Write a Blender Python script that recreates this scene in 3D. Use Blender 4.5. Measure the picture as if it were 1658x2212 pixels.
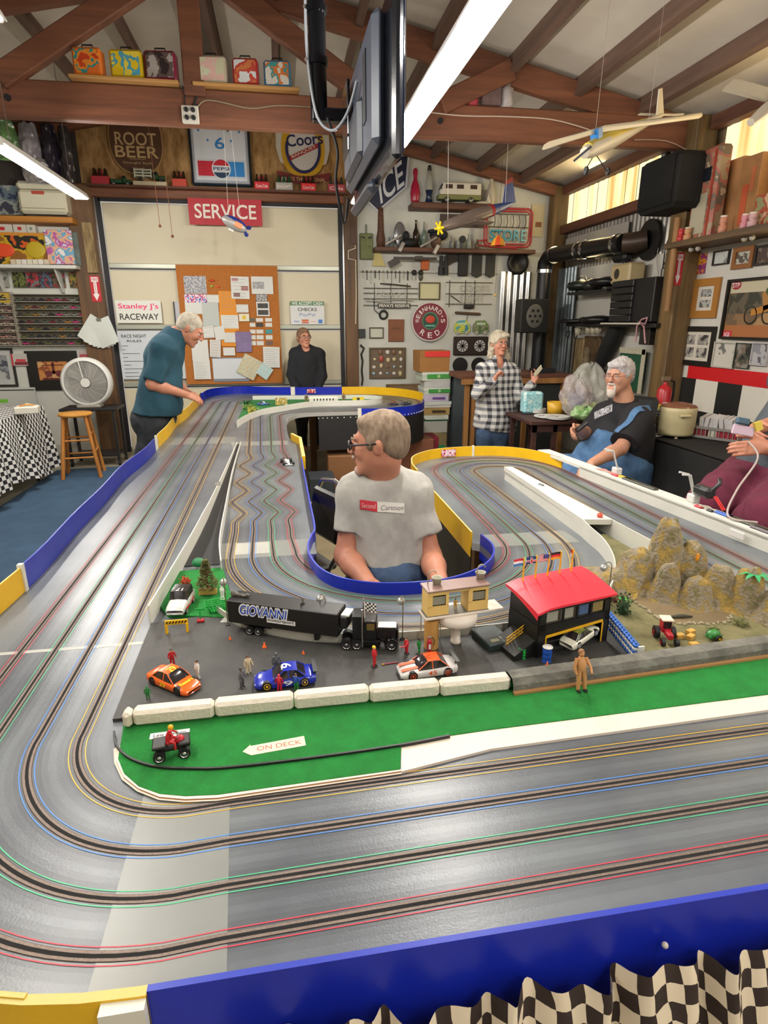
import bpy,math,random
import numpy as np
from mathutils import Vector,Matrix,noise
random.seed(7);np.random.seed(7)
for o in list(bpy.data.objects):bpy.data.objects.remove(o)
SC=bpy.context.scene;COL=SC.collection
PI=math.pi
# ---------------- camera ----------------
FP,CX,CY=1300.0,829.0,1106.0
PITCH=math.atan(409/1300.0);YAW=math.atan(226/math.hypot(1300,409));CAMH=1.6
cam=bpy.data.cameras.new('camera');camo=bpy.data.objects.new('camera',cam);COL.objects.link(camo)
cam.sensor_fit='VERTICAL';cam.sensor_height=36.0;cam.lens=FP/2212*36.0
cam.clip_start=.05;cam.clip_end=100
camo.location=(0,0,CAMH);camo.rotation_euler=(PI/2-PITCH,0,-YAW)
SC.camera=camo
FW=Vector((math.sin(YAW)*math.cos(PITCH),math.cos(YAW)*math.cos(PITCH),-math.sin(PITCH)))
RT=Vector((math.cos(YAW),-math.sin(YAW),0));UP=RT.cross(FW);CAM=Vector((0,0,CAMH))
# measuring helpers: the point of the room that a photo pixel shows on a given level / wall plane
def ray(px,py):return FW*FP+RT*(px-CX)-UP*(py-CY)
def atZ(px,py,z):d=ray(px,py);return CAM+d*((z-CAMH)/d.z)
def atY(px,py,y):d=ray(px,py);return CAM+d*(y/d.y)
def atX(px,py,x):d=ray(px,py);return CAM+d*(x/d.x)
# ---------------- world, lamps, exposure ----------------
w=bpy.data.worlds.new('world');SC.world=w;w.use_nodes=True
w.node_tree.nodes['Background'].inputs[0].default_value=(1.0,.93,.84,1)
w.node_tree.nodes['Background'].inputs[1].default_value=.5
SC.view_settings.view_transform='Standard';SC.view_settings.look='None'
SC.view_settings.gamma=1;SC.view_settings.use_curve_mapping=False
SC.view_settings.exposure=0.0
def area(name,loc,sx,sy,power,col=(1,.95,.88),rot=(0,0,0)):
 l=bpy.data.lights.new(name,'AREA');l.shape='RECTANGLE';l.size=sx;l.size_y=sy;l.energy=power;l.color=col
 o=bpy.data.objects.new(name,l);o.location=loc;o.rotation_euler=rot;COL.objects.link(o);return o
LIGHTS=[(.735,1.9,4.02,2.6,42),(.735,4.55,5.85,2.6,28),(-1.76,4.75,6.62,2.7,42),(-1.06,.95,3.03,2.72,36),(3.0,-2.6,-.6,2.6,16),(2.3,-.2,1.3,2.75,26),(.735,-1.9,.1,2.6,15),(-1.73,-1.2,.8,2.7,13)]
for i,(x,y0,y1,z,p)in enumerate(LIGHTS):
 area('tube_light',(x,(y0+y1)/2,z-.035),.10,y1-y0,p*.6)
 for k in range(3):
  pl=bpy.data.lights.new('tube_glow','POINT');pl.energy=p*.74;pl.color=(1,.95,.88);pl.shadow_soft_size=.03
  po=bpy.data.objects.new('tube_glow',pl);po.location=(x,y0+(y1-y0)*(k+.5)/3,z-.05);COL.objects.link(po)
area('daylight_rear_window',(3.60,7.1,2.95),1.7,.36,22,(1,.78,.42),(0,math.radians(90),0)).rotation_euler=(0,math.radians(90),0)
area('daylight_front_window',(3.60,3.9,2.95),2.2,.36,24,(1,.78,.42),(0,math.radians(90),0))
# ---------------- materials ----------------
def lin(c):c=c/255.0;return c/12.92 if c<=.04045 else((c+.055)/1.055)**2.4
def rgb(c):
 if isinstance(c,str):c=tuple(int(c[i:i+2],16)for i in(0,2,4))
 return(lin(c[0]),lin(c[1]),lin(c[2]),1)
MC={}
def mat(c,r=.55,m=0.,var=0.,sc=20.,bump=0.,bsc=None,alpha=1.,em=0.,c2=None,stretch=None,coat=0.,trans=0.,name=None):
 """plain procedural material; colour c (hex), optionally broken up by noise towards c2"""
 key=(c,r,m,var,sc,bump,bsc,alpha,em,c2,stretch,coat,trans)
 if key in MC:return MC[key]
 M=bpy.data.materials.new(name or 'm_'+str(c));M.use_nodes=True;nt=M.node_tree;N=nt.nodes;L=nt.links
 b=N['Principled BSDF'];b.inputs['Base Color'].default_value=rgb(c);b.inputs['Roughness'].default_value=r
 b.inputs['Metallic'].default_value=m;b.inputs['Alpha'].default_value=alpha
 b.inputs['Coat Weight'].default_value=coat;b.inputs['Transmission Weight'].default_value=trans
 if em:b.inputs['Emission Color'].default_value=rgb(c);b.inputs['Emission Strength'].default_value=em
 if var or bump or c2:
  tc=N.new('ShaderNodeTexCoord');src=tc.outputs['Object']
  if stretch:
   mp=N.new('ShaderNodeMapping');mp.inputs['Scale'].default_value=stretch;L.new(src,mp.inputs['Vector']);src=mp.outputs[0]
  n=N.new('ShaderNodeTexNoise');n.inputs['Scale'].default_value=sc;n.inputs['Detail'].default_value=5;n.inputs['Roughness'].default_value=.6;L.new(src,n.inputs['Vector'])
  if var or c2:
   cr=N.new('ShaderNodeValToRGB');A=rgb(c)
   if c2:B=rgb(c2);A2=A
   else:A2=tuple(x*(1-var)for x in A[:3])+(1,);B=tuple(min(1,x*(1+var))for x in A[:3])+(1,)
   cr.color_ramp.elements[0].position=.34;cr.color_ramp.elements[1].position=.66
   cr.color_ramp.elements[0].color=A2;cr.color_ramp.elements[1].color=B
   L.new(n.outputs['Fac'],cr.inputs[0]);L.new(cr.outputs[0],b.inputs['Base Color'])
  if bump:
   n2=n
   if bsc:
    n2=N.new('ShaderNodeTexNoise');n2.inputs['Scale'].default_value=bsc;n2.inputs['Detail'].default_value=4;L.new(src,n2.inputs['Vector'])
   bp=N.new('ShaderNodeBump');bp.inputs['Strength'].default_value=bump;bp.inputs['Distance'].default_value=.01
   L.new(n2.outputs['Fac'],bp.inputs['Height']);L.new(bp.outputs[0],b.inputs['Normal'])
 MC[key]=M;return M
def wood(c1,c2,axis=0,sc=6.,r=.6):
 st=[14,14,14];st[axis]=1.0
 return mat(c1,r,sc=sc/6.,c2=c2,stretch=tuple(st),bump=.25)
def checker(c1,c2,size,r=.8,bump=0):
 key=('ck',c1,c2,size)
 if key in MC:return MC[key]
 M=bpy.data.materials.new('checker');M.use_nodes=True;nt=M.node_tree;N=nt.nodes;L=nt.links;b=N['Principled BSDF']
 uv=N.new('ShaderNodeUVMap');ck=N.new('ShaderNodeTexChecker');ck.inputs['Scale'].default_value=1/size
 ck.inputs['Color1'].default_value=rgb(c1);ck.inputs['Color2'].default_value=rgb(c2);L.new(uv.outputs[0],ck.inputs[0]);L.new(ck.outputs[0],b.inputs['Base Color']);b.inputs['Roughness'].default_value=r
 MC[key]=M;return M
def printed(cols,sc=8.,r=.4,seed=0.,kind='v'):
 """printed picture: patches of several colours"""
 key=('pr',tuple(cols),sc,r,seed,kind)
 if key in MC:return MC[key]
 M=bpy.data.materials.new('print');M.use_nodes=True;nt=M.node_tree;N=nt.nodes;L=nt.links;b=N['Principled BSDF'];b.inputs['Roughness'].default_value=r
 tc=N.new('ShaderNodeTexCoord');mp=N.new('ShaderNodeMapping');mp.inputs['Location'].default_value=(seed,seed*1.7,seed*.6);L.new(tc.outputs['Object'],mp.inputs[0])
 n0=N.new('ShaderNodeTexNoise');n0.inputs['Scale'].default_value=sc*1.3;n0.inputs['Detail'].default_value=3
 L.new(mp.outputs[0],n0.inputs['Vector'])
 cr=N.new('ShaderNodeValToRGB');e=cr.color_ramp.elements;cr.color_ramp.interpolation='CONSTANT' if kind=='v' else 'LINEAR'
 k=len(cols);lo,hi=.33,.66
 e[0].position=0;e[0].color=rgb(cols[0]);e[1].position=lo+(hi-lo)/k*1;e[1].color=rgb(cols[1])
 for i in range(2,k):
  x=e.new(lo+(hi-lo)*i/k);x.color=rgb(cols[i])
 L.new(n0.outputs['Fac'],cr.inputs[0]);L.new(cr.outputs[0],b.inputs['Base Color'])
 MC[key]=M;return M
 # ---------------- mesh builder ----------------
class MB:
 def __init__(s):s.v=[];s.f=[];s.m=[];s.mats=[];s.sm=[];s.uv={}
 def mi(s,m):
  if m not in s.mats:s.mats.append(m)
  return s.mats.index(m)
 def add(s,vs,fs,m,smooth=False):
  o=len(s.v);s.v+=[tuple(v)for v in vs];i=s.mi(m)
  for f in fs:s.f.append(tuple(o+a for a in f));s.m.append(i);s.sm.append(smooth)
  return s
 def box(s,c,d,m,R=None,bev=0.,taper=1.):
  hx,hy,hz=d[0]/2,d[1]/2,d[2]/2
  if bev:
   b=min(bev,hx*.9,hy*.9,hz*.9);vs=[]
   for sx in(-1,1):
    for sy in(-1,1):
     for sz in(-1,1):
      t=taper if sz>0 else 1.
      vs+=[(sx*hx*t,sy*(hy*t-b),sz*(hz-b)),(sx*(hx*t-b),sy*hy*t,sz*(hz-b)),(sx*(hx*t-b),sy*(hy*t-b),sz*hz)]
   import itertools
   idx=lambda x,y,z,k:((x*2+y)*2+z)*3+k
   fs=[]
   for x in(0,1):fs.append([idx(x,0,0,0),idx(x,1,0,0),idx(x,1,1,0),idx(x,0,1,0)])
   for y in(0,1):fs.append([idx(0,y,0,1),idx(1,y,0,1),idx(1,y,1,1),idx(0,y,1,1)])
   for z in(0,1):fs.append([idx(0,0,z,2),idx(1,0,z,2),idx(1,1,z,2),idx(0,1,z,2)])
   for a in(0,1):
    for c_ in(0,1):
     fs.append([idx(a,c_,0,0),idx(a,c_,1,0),idx(a,c_,1,1),idx(a,c_,0,1)])
     fs.append([idx(a,0,c_,0),idx(a,1,c_,0),idx(a,1,c_,2),idx(a,0,c_,2)])
     fs.append([idx(0,a,c_,1),idx(1,a,c_,1),idx(1,a,c_,2),idx(0,a,c_,2)])
   for x in(0,1):
    for y in(0,1):
     for z in(0,1):fs.append([idx(x,y,z,0),idx(x,y,z,1),idx(x,y,z,2)])
  else:
   vs=[(sx*hx*(taper if sz>0 else 1),sy*hy*(taper if sz>0 else 1),sz*hz)for sx in(-1,1)for sy in(-1,1)for sz in(-1,1)]
   fs=[(0,1,3,2),(4,6,7,5),(0,4,5,1),(2,3,7,6),(0,2,6,4),(1,5,7,3)]
  C=Vector(c);R=R or Matrix.Identity(3)
  return s.add([C+R@Vector(v)for v in vs],fs,m)
 def ring(s,C,r,ax,n,e=None):
  ax=Vector(ax).normalized();a=ax.orthogonal().normalized()if e is None else e;b=ax.cross(a)
  return[Vector(C)+a*(r*math.cos(2*PI*i/n))+b*(r*math.sin(2*PI*i/n))for i in range(n)]
 def cyl(s,a,b,r,m,r2=None,n=16,caps=True,smooth=True):
  a=Vector(a);b=Vector(b);r2=r if r2 is None else r2;ax=(b-a)
  e=ax.normalized().orthogonal().normalized()
  v=s.ring(a,r,ax,n,e)+s.ring(b,r2,ax,n,e)
  s.add(v,[(i,(i+1)%n,n+(i+1)%n,n+i)for i in range(n)],m,smooth)
  if caps:s.add(v,[tuple(range(n))[::-1],tuple(range(n,2*n))],m)
  return s
 def tube(s,pts,r,m,n=8,closed=False,rs=None):
  P=[Vector(p)for p in pts];N=len(P);vs=[];e=None
  for i in range(N):
   t=(P[(i+1)%N]-P[i-1])if closed else(P[min(i+1,N-1)]-P[max(i-1,0)])
   t=t.normalized()if t.length>1e-9 else Vector((0,0,1))
   if e is None:e=t.orthogonal().normalized()
   e=(e-t*e.dot(t));e=e.normalized()if e.length>1e-6 else t.orthogonal().normalized()
   vs+=s.ring(P[i],rs[i]if rs else r,t,n,e)
  fs=[]
  for i in range(N if closed else N-1):
   j=(i+1)%N
   for k in range(n):fs.append((i*n+k,i*n+(k+1)%n,j*n+(k+1)%n,j*n+k))
  s.add(vs,fs,m,True)
  if not closed:s.add(vs[:n]+vs[-n:],[tuple(range(n))[::-1],tuple(range(n,2*n))],m)
  return s
 def lathe(s,prof,m,C=(0,0,0),n=24,R=None,a0=0,a1=2*PI,smooth=True):
  """prof: list of (radius, height)"""
  C=Vector(C);R=R or Matrix.Identity(3);full=abs(a1-a0-2*PI)<1e-6;cols=n if full else n+1;vs=[]
  for(r,z)in prof:
   for i in range(cols):
    t=a0+(a1-a0)*i/n;vs.append(C+R@Vector((r*math.cos(t),r*math.sin(t),z)))
  fs=[(j*cols+i,j*cols+(i+1)%cols,(j+1)*cols+(i+1)%cols,(j+1)*cols+i)for j in range(len(prof)-1)for i in range(cols if full else n)]
  return s.add(vs,fs,m,smooth)
 def sph(s,C,r,m,n=16,R=None,z0=-1.,z1=1.):
  if not hasattr(r,'__len__'):r=(r,r,r)
  k=max(5,n//2);a0=math.asin(z0);a1=math.asin(z1);C=Vector(C);R=R or Matrix.Identity(3);vs=[]
  for j in range(k+1):
   a=a0+(a1-a0)*j/k
   for i in range(n):t=2*PI*i/n;vs.append(C+R@Vector((r[0]*math.cos(a)*math.cos(t),r[1]*math.cos(a)*math.sin(t),r[2]*math.sin(a))))
  return s.add(vs,[(j*n+i,j*n+(i+1)%n,(j+1)*n+(i+1)%n,(j+1)*n+i)for j in range(k)for i in range(n)],m,True)
 def prism(s,poly,a,b,m,R=None,C=(0,0,0),m2=None):
  """poly: (x,y) list, extruded from z=a to z=b, then placed by R, C"""
  n=len(poly);R=R or Matrix.Identity(3);C=Vector(C)
  vs=[C+R@Vector((x,y,a))for x,y in poly]+[C+R@Vector((x,y,b))for x,y in poly]
  from mathutils.geometry import tessellate_polygon as tp
  tri=tp([[Vector((x,y,0))for x,y in poly]])
  s.add(vs,[tuple(i+n for i in t)for t in tri],m2 or m)
  s.add(vs,[tuple(t)[::-1]for t in tri]+[(i,(i+1)%n,n+(i+1)%n,n+i)for i in range(n)],m);return s
 def grid(s,fn,nu,nv,m,smooth=True,uv=None):
  vs=[fn(i/(nu-1),j/(nv-1))for j in range(nv)for i in range(nu)]
  f0=len(s.f)
  s.add(vs,[(j*nu+i,j*nu+i+1,(j+1)*nu+i+1,(j+1)*nu+i)for j in range(nv-1)for i in range(nu-1)],m,smooth)
  if uv:
   k=f0
   for j in range(nv-1):
    for i in range(nu-1):
     s.uv[k]=[uv(a/(nu-1),b/(nv-1))for a,b in((i,j),(i+1,j),(i+1,j+1),(i,j+1))];k+=1
  return s
 def build(s,name,parent=None,loc=None):
  me=bpy.data.meshes.new(name);me.from_pydata(s.v,[],s.f);
  for m in s.mats:me.materials.append(m)
  me.polygons.foreach_set('material_index',s.m);me.polygons.foreach_set('use_smooth',s.sm)
  if s.uv:
   u=me.uv_layers.new(name='UVMap')
   for p in me.polygons:
    if p.index in s.uv:
     for li,c in zip(p.loop_indices,s.uv[p.index]):u.data[li].uv=c
  me.update();me.validate()
  o=bpy.data.objects.new(name,me);COL.objects.link(o)
  if parent is not None:o.parent=parent
  if loc is not None:o.location=loc
  return o
def rz(a):return Matrix.Rotation(a,3,'Z')
def rx(a):return Matrix.Rotation(a,3,'X')
def ry(a):return Matrix.Rotation(a,3,'Y')
def basis(x,y):
 x=Vector(x).normalized();y=Vector(y);z=x.cross(y).normalized();y=z.cross(x);return Matrix((x,y,z)).transposed()
def tag(o,label=None,cat=None,group=None,kind=None):
 if label:o['label']=label
 if cat:o['category']=cat
 if group:o['group']=group
 if kind:o['kind']=kind
 return o
def thing(name,label,cat,loc=(0,0,0),rot=0.,group=None,R=None):
 o=bpy.data.objects.new(name,None);COL.objects.link(o);o.empty_display_size=.05
 o.location=loc
 if R is not None:o.rotation_euler=R.to_euler()
 else:o.rotation_euler=(0,0,rot)
 return tag(o,label,cat,group)
def copy_tree(o,parent=None,loc=None,rot=None,label=None):
 c=o.copy();COL.objects.link(c);c.parent=parent
 if loc is not None:c.location=loc
 if rot is not None:c.rotation_euler=rot if hasattr(rot,'__len__')else(0,0,rot)
 if label:c['label']=label
 for ch in list(o.children):copy_tree(ch,c)
 return c
def solo(name,mb,label,cat,loc=None,group=None,rot=None):
 o=mb.build(name,None,loc);
 if rot is not None:o.rotation_euler=rot if hasattr(rot,'__len__')else(0,0,rot)
 return tag(o,label,cat,group)
def struct(name,mb):return tag(mb.build(name),kind='structure')
FONT_CACHE={}
def glyphs(txt,shear=0.,bold=0.,space=1.):
 key=(txt,shear,bold,space)
 if key not in FONT_CACHE:
  cu=bpy.data.curves.new('t','FONT');cu.body=txt;cu.extrude=0;cu.shear=shear;cu.offset=bold;cu.space_character=space;cu.resolution_u=4
  ob=bpy.data.objects.new('t',cu);COL.objects.link(ob);me=ob.to_mesh()
  V=[tuple(v.co)for v in me.vertices];F=[tuple(p.vertices)for p in me.polygons]
  ob.to_mesh_clear();bpy.data.objects.remove(ob);FONT_CACHE[key]=(V,F)
 return FONT_CACHE[key]
def text(mb,txt,C,X,Yv,w,h,m,d=.001,shear=0.,bold=.012,space=1.):
 """lettering fitted to a w x h box centred on C; X = reading direction, Yv = up; stands d proud of C"""
 V,F=glyphs(txt,shear,bold,space)
 if not V:return mb
 x0=min(v[0]for v in V);x1=max(v[0]for v in V);y0=min(v[1]for v in V);y1=max(v[1]for v in V)
 X=Vector(X).normalized();Yv=Vector(Yv).normalized();Zv=X.cross(Yv);C=Vector(C)+Zv*d
 sx=w/(x1-x0);sy=h/(y1-y0)if h else sx
 return mb.add([C+X*((v[0]-(x0+x1)/2)*sx)+Yv*((v[1]-(y0+y1)/2)*sy)for v in V],F,m)
def spline(P,n=8,closed=False):
 P=[Vector(p)if len(p)==3 else Vector((p[0],p[1],0))for p in P];out=[];N=len(P)
 for i in range(N if closed else N-1):
  p0=P[(i-1)%N]if closed or i>0 else P[0];p1=P[i];p2=P[(i+1)%N];p3=P[(i+2)%N]if closed or i<N-2 else P[N-1]
  for k in range(n):
   t=k/n;out.append(.5*((2*p1)+(p2-p0)*t+(2*p0-5*p1+4*p2-p3)*t*t+(3*p1-p0-3*p2+p3)*t**3))
 if not closed:out.append(P[-1])
 return out
def offs(P,d):
 """offset of a 2D polyline to its right by d"""
 out=[]
 for i in range(len(P)):
  t=P[min(i+1,len(P)-1)]-P[max(i-1,0)];t.z=0
  t=t.normalized()if t.length>1e-9 else Vector((0,1,0));out.append(P[i]+Vector((t.y,-t.x,0))*d)
 return out
def strip(mb,P,d0,d1,z,m):
 A=offs(P,d0);B=offs(P,d1);n=len(P)
 return mb.add([(a.x,a.y,z)for a in A]+[(b.x,b.y,z)for b in B],[(i,n+i,n+i+1,i+1)for i in range(n-1)],m)
def wallstrip(mb,P,z0,z1,th,m,mtop=None):
 """a thin upright band that follows the polyline P, thickness th to its right"""
 A=P;B=offs(P,th);n=len(P);g=lambda Q,z:[(q.x,q.y,z)for q in Q]
 zf=z1 if callable(z1)else(lambda i:z1);z0f=z0 if callable(z0)else(lambda i:z0)
 gz=lambda Q,f:[(q.x,q.y,f(i))for i,q in enumerate(Q)]
 v=gz(A,z0f)+gz(A,zf)+gz(B,zf)+gz(B,z0f);fs=[];ft=[]
 for i in range(n-1):
  fs+=[(i,i+1,n+i+1,n+i),(2*n+i,2*n+i+1,3*n+i+1,3*n+i),(3*n+i,3*n+i+1,i+1,i)];ft.append((n+i,n+i+1,2*n+i+1,2*n+i))
 fs+=[(0,n,2*n,3*n),(n-1,4*n-1,3*n-1,2*n-1)]
 mb.add(v,fs,m);mb.add(v,ft,mtop or m);return mb
 # ---------------- implicit bodies (one continuous surface) ----------------
def sdf_mesh(name,prims,h,m,parent=None,k=.02,disp=None,clips=(),ksub=.008):
 """prims: dict(t='c'|'e', ...) smooth-united and meshed with surface nets"""
 def bb(p):
  if p['t']=='c':a,b=np.array(p['a']),np.array(p['b']);r=max(p['r1'],p['r2'])*max(p.get('fl',(1,1,1)));return np.minimum(a,b)-r,np.maximum(a,b)+r
  c=np.array(p['c']);r=max(p['r']);return c-r,c+r
 adds=[p for p in prims if not p.get('sub')]
 lo=np.min([bb(p)[0]for p in adds],0)-3*h;hi=np.max([bb(p)[1]for p in adds],0)+3*h
 n=np.ceil((hi-lo)/h).astype(int)+1
 f=np.full(n,1.0,dtype=np.float32)
 ax=[lo[i]+h*np.arange(n[i])for i in range(3)]
 for p in prims:
  kk=p.get('k',k);l,u=bb(p);mg=kk+2*h+.004
  i0=np.maximum(0,np.floor((l-mg-lo)/h).astype(int));i1=np.minimum(n,np.ceil((u+mg-lo)/h).astype(int)+1)
  if(i1<=i0).any():continue
  sl=tuple(slice(i0[i],i1[i])for i in range(3))
  X,Yg,Zg=np.meshgrid(*[ax[i][sl[i]]for i in range(3)],indexing='ij');Q=np.stack([X,Yg,Zg],-1)
  if p['t']=='c':
   a,b=np.array(p['a'],float),np.array(p['b'],float);ab=b-a;L2=max(1e-12,ab@ab)
   tt=((Q-a)@ab)/L2;t=np.clip(tt,0,1);D=Q-a-t[...,None]*ab
   if 'fl' in p:
    D=(D@np.array(p['R']))/np.array(p['fl'])
   d=np.linalg.norm(D,axis=-1)-(p['r1']+(p['r2']-p['r1'])*t)
   if p.get('cap'):L=math.sqrt(L2);d=np.maximum(d,np.maximum(-tt*L,(tt-1)*L))
  else:
   D=Q-np.array(p['c'],float)
   if 'R' in p:D=D@np.array(p['R'])
   r=np.array(p['r'],float);q=np.linalg.norm(D/r,axis=-1);q2=np.linalg.norm(D/(r*r),axis=-1)
   d=q*(q-1)/np.maximum(q2,1e-6)
  g=f[sl]
  if p.get('sub'):
   d=-d;kk=p.get('k',ksub);hh=np.clip(.5-.5*(d-g)/kk,0,1)if kk>0 else 0
   f[sl]=g*hh+d*(1-hh)+kk*hh*(1-hh)
  else:
   hh=np.clip(.5+.5*(g-d)/kk,0,1);f[sl]=g*(1-hh)+d*hh-kk*hh*(1-hh)
 for(c,nn)in clips:
  X,Yg,Zg=np.meshgrid(*ax,indexing='ij');nn=np.array(nn,float);nn/=np.linalg.norm(nn)
  f=np.maximum(f,(X-c[0])*nn[0]+(Yg-c[1])*nn[1]+(Zg-c[2])*nn[2])
 s=f<0;S=[s[i:n[0]-1+i,j:n[1]-1+j,q:n[2]-1+q]for i in(0,1)for j in(0,1)for q in(0,1)]
 tot=sum(x.astype(np.int8)for x in S);act=(tot>0)&(tot<8);idx=np.argwhere(act)
 vid=np.full(act.shape,-1,int);vid[act]=np.arange(len(idx))
 acc=np.zeros((len(idx),3));cnt=np.zeros(len(idx))
 cor=np.array([(i,j,q)for i in(0,1)for j in(0,1)for q in(0,1)]);val=np.stack([f[idx[:,0]+c[0],idx[:,1]+c[1],idx[:,2]+c[2]]for c in cor],1)
 for e0 in range(8):
  for e1 in range(e0+1,8):
   if abs(cor[e0]-cor[e1]).sum()==1:
    A,B=val[:,e0],val[:,e1];ok=(A<0)!=(B<0);t=np.where(ok,A/np.where(ok,A-B,1),0)
    acc[ok]+=(cor[e0]+t[:,None]*(cor[e1]-cor[e0]))[ok];cnt[ok]+=1
 V=lo+h*(idx+acc/cnt[:,None]);F=[]
 for a in range(3):
  b,c=(a+1)%3,(a+2)%3;s0=[slice(None)]*3;s1=[slice(None)]*3;s0[a]=slice(0,n[a]-1);s1[a]=slice(1,n[a])
  A,B=s[tuple(s0)],s[tuple(s1)];ed=np.argwhere(A!=B);ed=ed[(ed[:,b]>0)&(ed[:,c]>0)&(ed[:,b]<n[b]-1)&(ed[:,c]<n[c]-1)]
  def g(db,dc):e=ed.copy();e[:,b]+=db;e[:,c]+=dc;return vid[e[:,0],e[:,1],e[:,2]]
  q=np.stack([g(-1,-1),g(0,-1),g(0,0),g(-1,0)],1);flip=~A[ed[:,0],ed[:,1],ed[:,2]];q[flip]=q[flip][:,::-1];F.append(q)
 F=np.concatenate(F)
 if disp:
  V=np.array(disp(V))
 me=bpy.data.meshes.new(name);me.vertices.add(len(V));me.vertices.foreach_set('co',V.astype(np.float32).ravel())
 me.loops.add(len(F)*4);me.loops.foreach_set('vertex_index',F.ravel().astype(np.int32));me.polygons.add(len(F))
 me.polygons.foreach_set('loop_start',np.arange(0,len(F)*4,4,dtype=np.int32));me.polygons.foreach_set('loop_total',np.full(len(F),4,dtype=np.int32))
 me.update(calc_edges=True);me.validate();me.polygons.foreach_set('use_smooth',[True]*len(me.polygons));me.materials.append(m)
 o=bpy.data.objects.new(name,me);COL.objects.link(o)
 if parent is not None:o.parent=parent
 return o
def con(a,b,r1,r2=None,**kw):return dict(t='c',a=tuple(a),b=tuple(b),r1=r1,r2=r1 if r2 is None else r2,**kw)
def ell(c,r,**kw):return dict(t='e',c=tuple(c),r=tuple(r)if hasattr(r,'__len__')else(r,r,r),**kw)
# =====================  ROOM  =====================
YB,XR,XL,YF=8.16,3.70,-4.76,-3.2
RIDGE=-.53
def roofz(x):return 4.11-.2*abs(x-RIDGE)
WHITE=mat('c9c9c0',.7,var=.05,sc=2.5);OLDW=mat('cbc6b4',.7,var=.06,sc=2)
BROWN=mat('87543a',.6,sc=1.0,c2='633c2a',stretch=(1,14,14),bump=.2)
BROWNY=mat('6f4530',.65,sc=1.0,c2='4f2f22',stretch=(14,1,14),bump=.2)
BROWNZ=mat('72502f',.6,sc=1.0,c2='4a3622',stretch=(14,14,1),bump=.2)
POSTZ=mat('80633a',.6,sc=1.2,c2='54442a',stretch=(12,12,1),bump=.2)
DARK=mat('17161a',.6);BLACK=mat('0c0c0d',.5);BLACKG=mat('0a0a0c',.25);CHROME=mat('c8c8c8',.18,1.0)
mb=MB();CONC=mat('8d8571',.8,var=.12,sc=3,bump=.08,bsc=60)
mb.box(((XL+XR)/2,(YF+YB)/2,-.05),(XR-XL+.4,YB-YF+.6,.1),CONC);struct('floor',mb)
mb=MB();CEIL=mat('cfc6b8',.85,var=.08,sc=1.5,bump=.1,bsc=30)
for sx,xe in((-1,XL),(1,XR)):
 v=[(RIDGE,YF,4.11),(xe,YF,roofz(xe)),(xe,YB+.2,roofz(xe)),(RIDGE,YB+.2,4.11)]
 mb.add(v+[(a,b,c+.06)for a,b,c in v],[(0,1,2,3),(4,7,6,5),(0,4,5,1),(1,5,6,2),(2,6,7,3),(3,7,4,0)],CEIL)
struct('ceiling',mb)
# back wall: white lower parts, plywood over the door, gable
mb=MB()
def poly_y(mb,pts,y,m,th=.05):
 n=len(pts);mb.add([(x,y,z)for x,z in pts]+[(x,y+th,z)for x,z in pts],[tuple(range(n)),tuple(range(n,2*n))[::-1]]+[(i,i+n,(i+1)%n+n,(i+1)%n)for i in range(n)],m)
poly_y(mb,[(.98,0),(XR,0),(XR,roofz(XR)),(.98,roofz(.98))],YB,WHITE)
poly_y(mb,[(XL,0),(-2.15,0),(-2.15,3.0),(XL,3.0)],YB,WHITE)
struct('wall_back',mb)
mb=MB();OSB=mat('bd9460',.8,c2='85602f',sc=16,stretch=(1,1,.35),bump=.2)
poly_y(mb,[(-2.15,2.95),(.98,2.95),(.98,roofz(.98)),(RIDGE,roofz(RIDGE)),(-2.15,roofz(-2.15))],YB,OSB)
struct('wall_back_plywood',mb)
mb=MB();poly_y(mb,[(XL,3.0),(-2.15,3.0),(-2.15,roofz(-2.15)),(XL,roofz(XL))],YB,mat('3b3430',.9,var=.2,sc=3));struct('wall_back_gable',mb)
mb=MB();mb.box((XL-.05,(YF+YB)/2,1.7),(.1,YB-YF+.4,3.4),WHITE);struct('wall_left',mb)
mb=MB();mb.box(((XL+XR)/2,YF-.05,2.1),(XR-XL,.1,4.2),WHITE);struct('wall_front',mb)
# right wall: painted board below, corrugated sheet above
def corr(mb,x,y0,y1,z0,z1,m,pitch=.076,amp=.009,axis='x'):
 n=int((y1-y0)/pitch*8);P=[(y0+(y1-y0)*i/n,x-amp+amp*math.cos(2*PI*i/8))for i in range(n+1)]
 g=(lambda a,b,z:(b,a,z))if axis=='x' else(lambda a,b,z:(a,b,z))
 v=[g(a,b,z0)for a,b in P]+[g(a,b,z1)for a,b in P]
 mb.add(v,[(i,i+1,n+2+i,n+1+i)for i in range(n)],m,True)
mb=MB();RW=mat('cbc7bd',.7,var=.05,sc=2)
mb.box((XR+.03,(YF+YB)/2,1.12),(.06,YB-YF,2.24),RW);struct('wall_right',mb)
mb=MB();GALV=mat('a7a29c',.38,.55,c2='8b857c',sc=3)
corr(mb,XR+.02,5.3,YB,2.24,roofz(XR),GALV);mb.box((XR+.05,4.2,2.5),(.03,2.4,.6),mat('a07b4c',.7,c2='866439',sc=5));mb.box((XR+.06,(YF+YB)/2,3.1),(.02,YB-YF,1.9),mat('8c7a60',.8));struct('wall_right_upper',mb)
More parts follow.
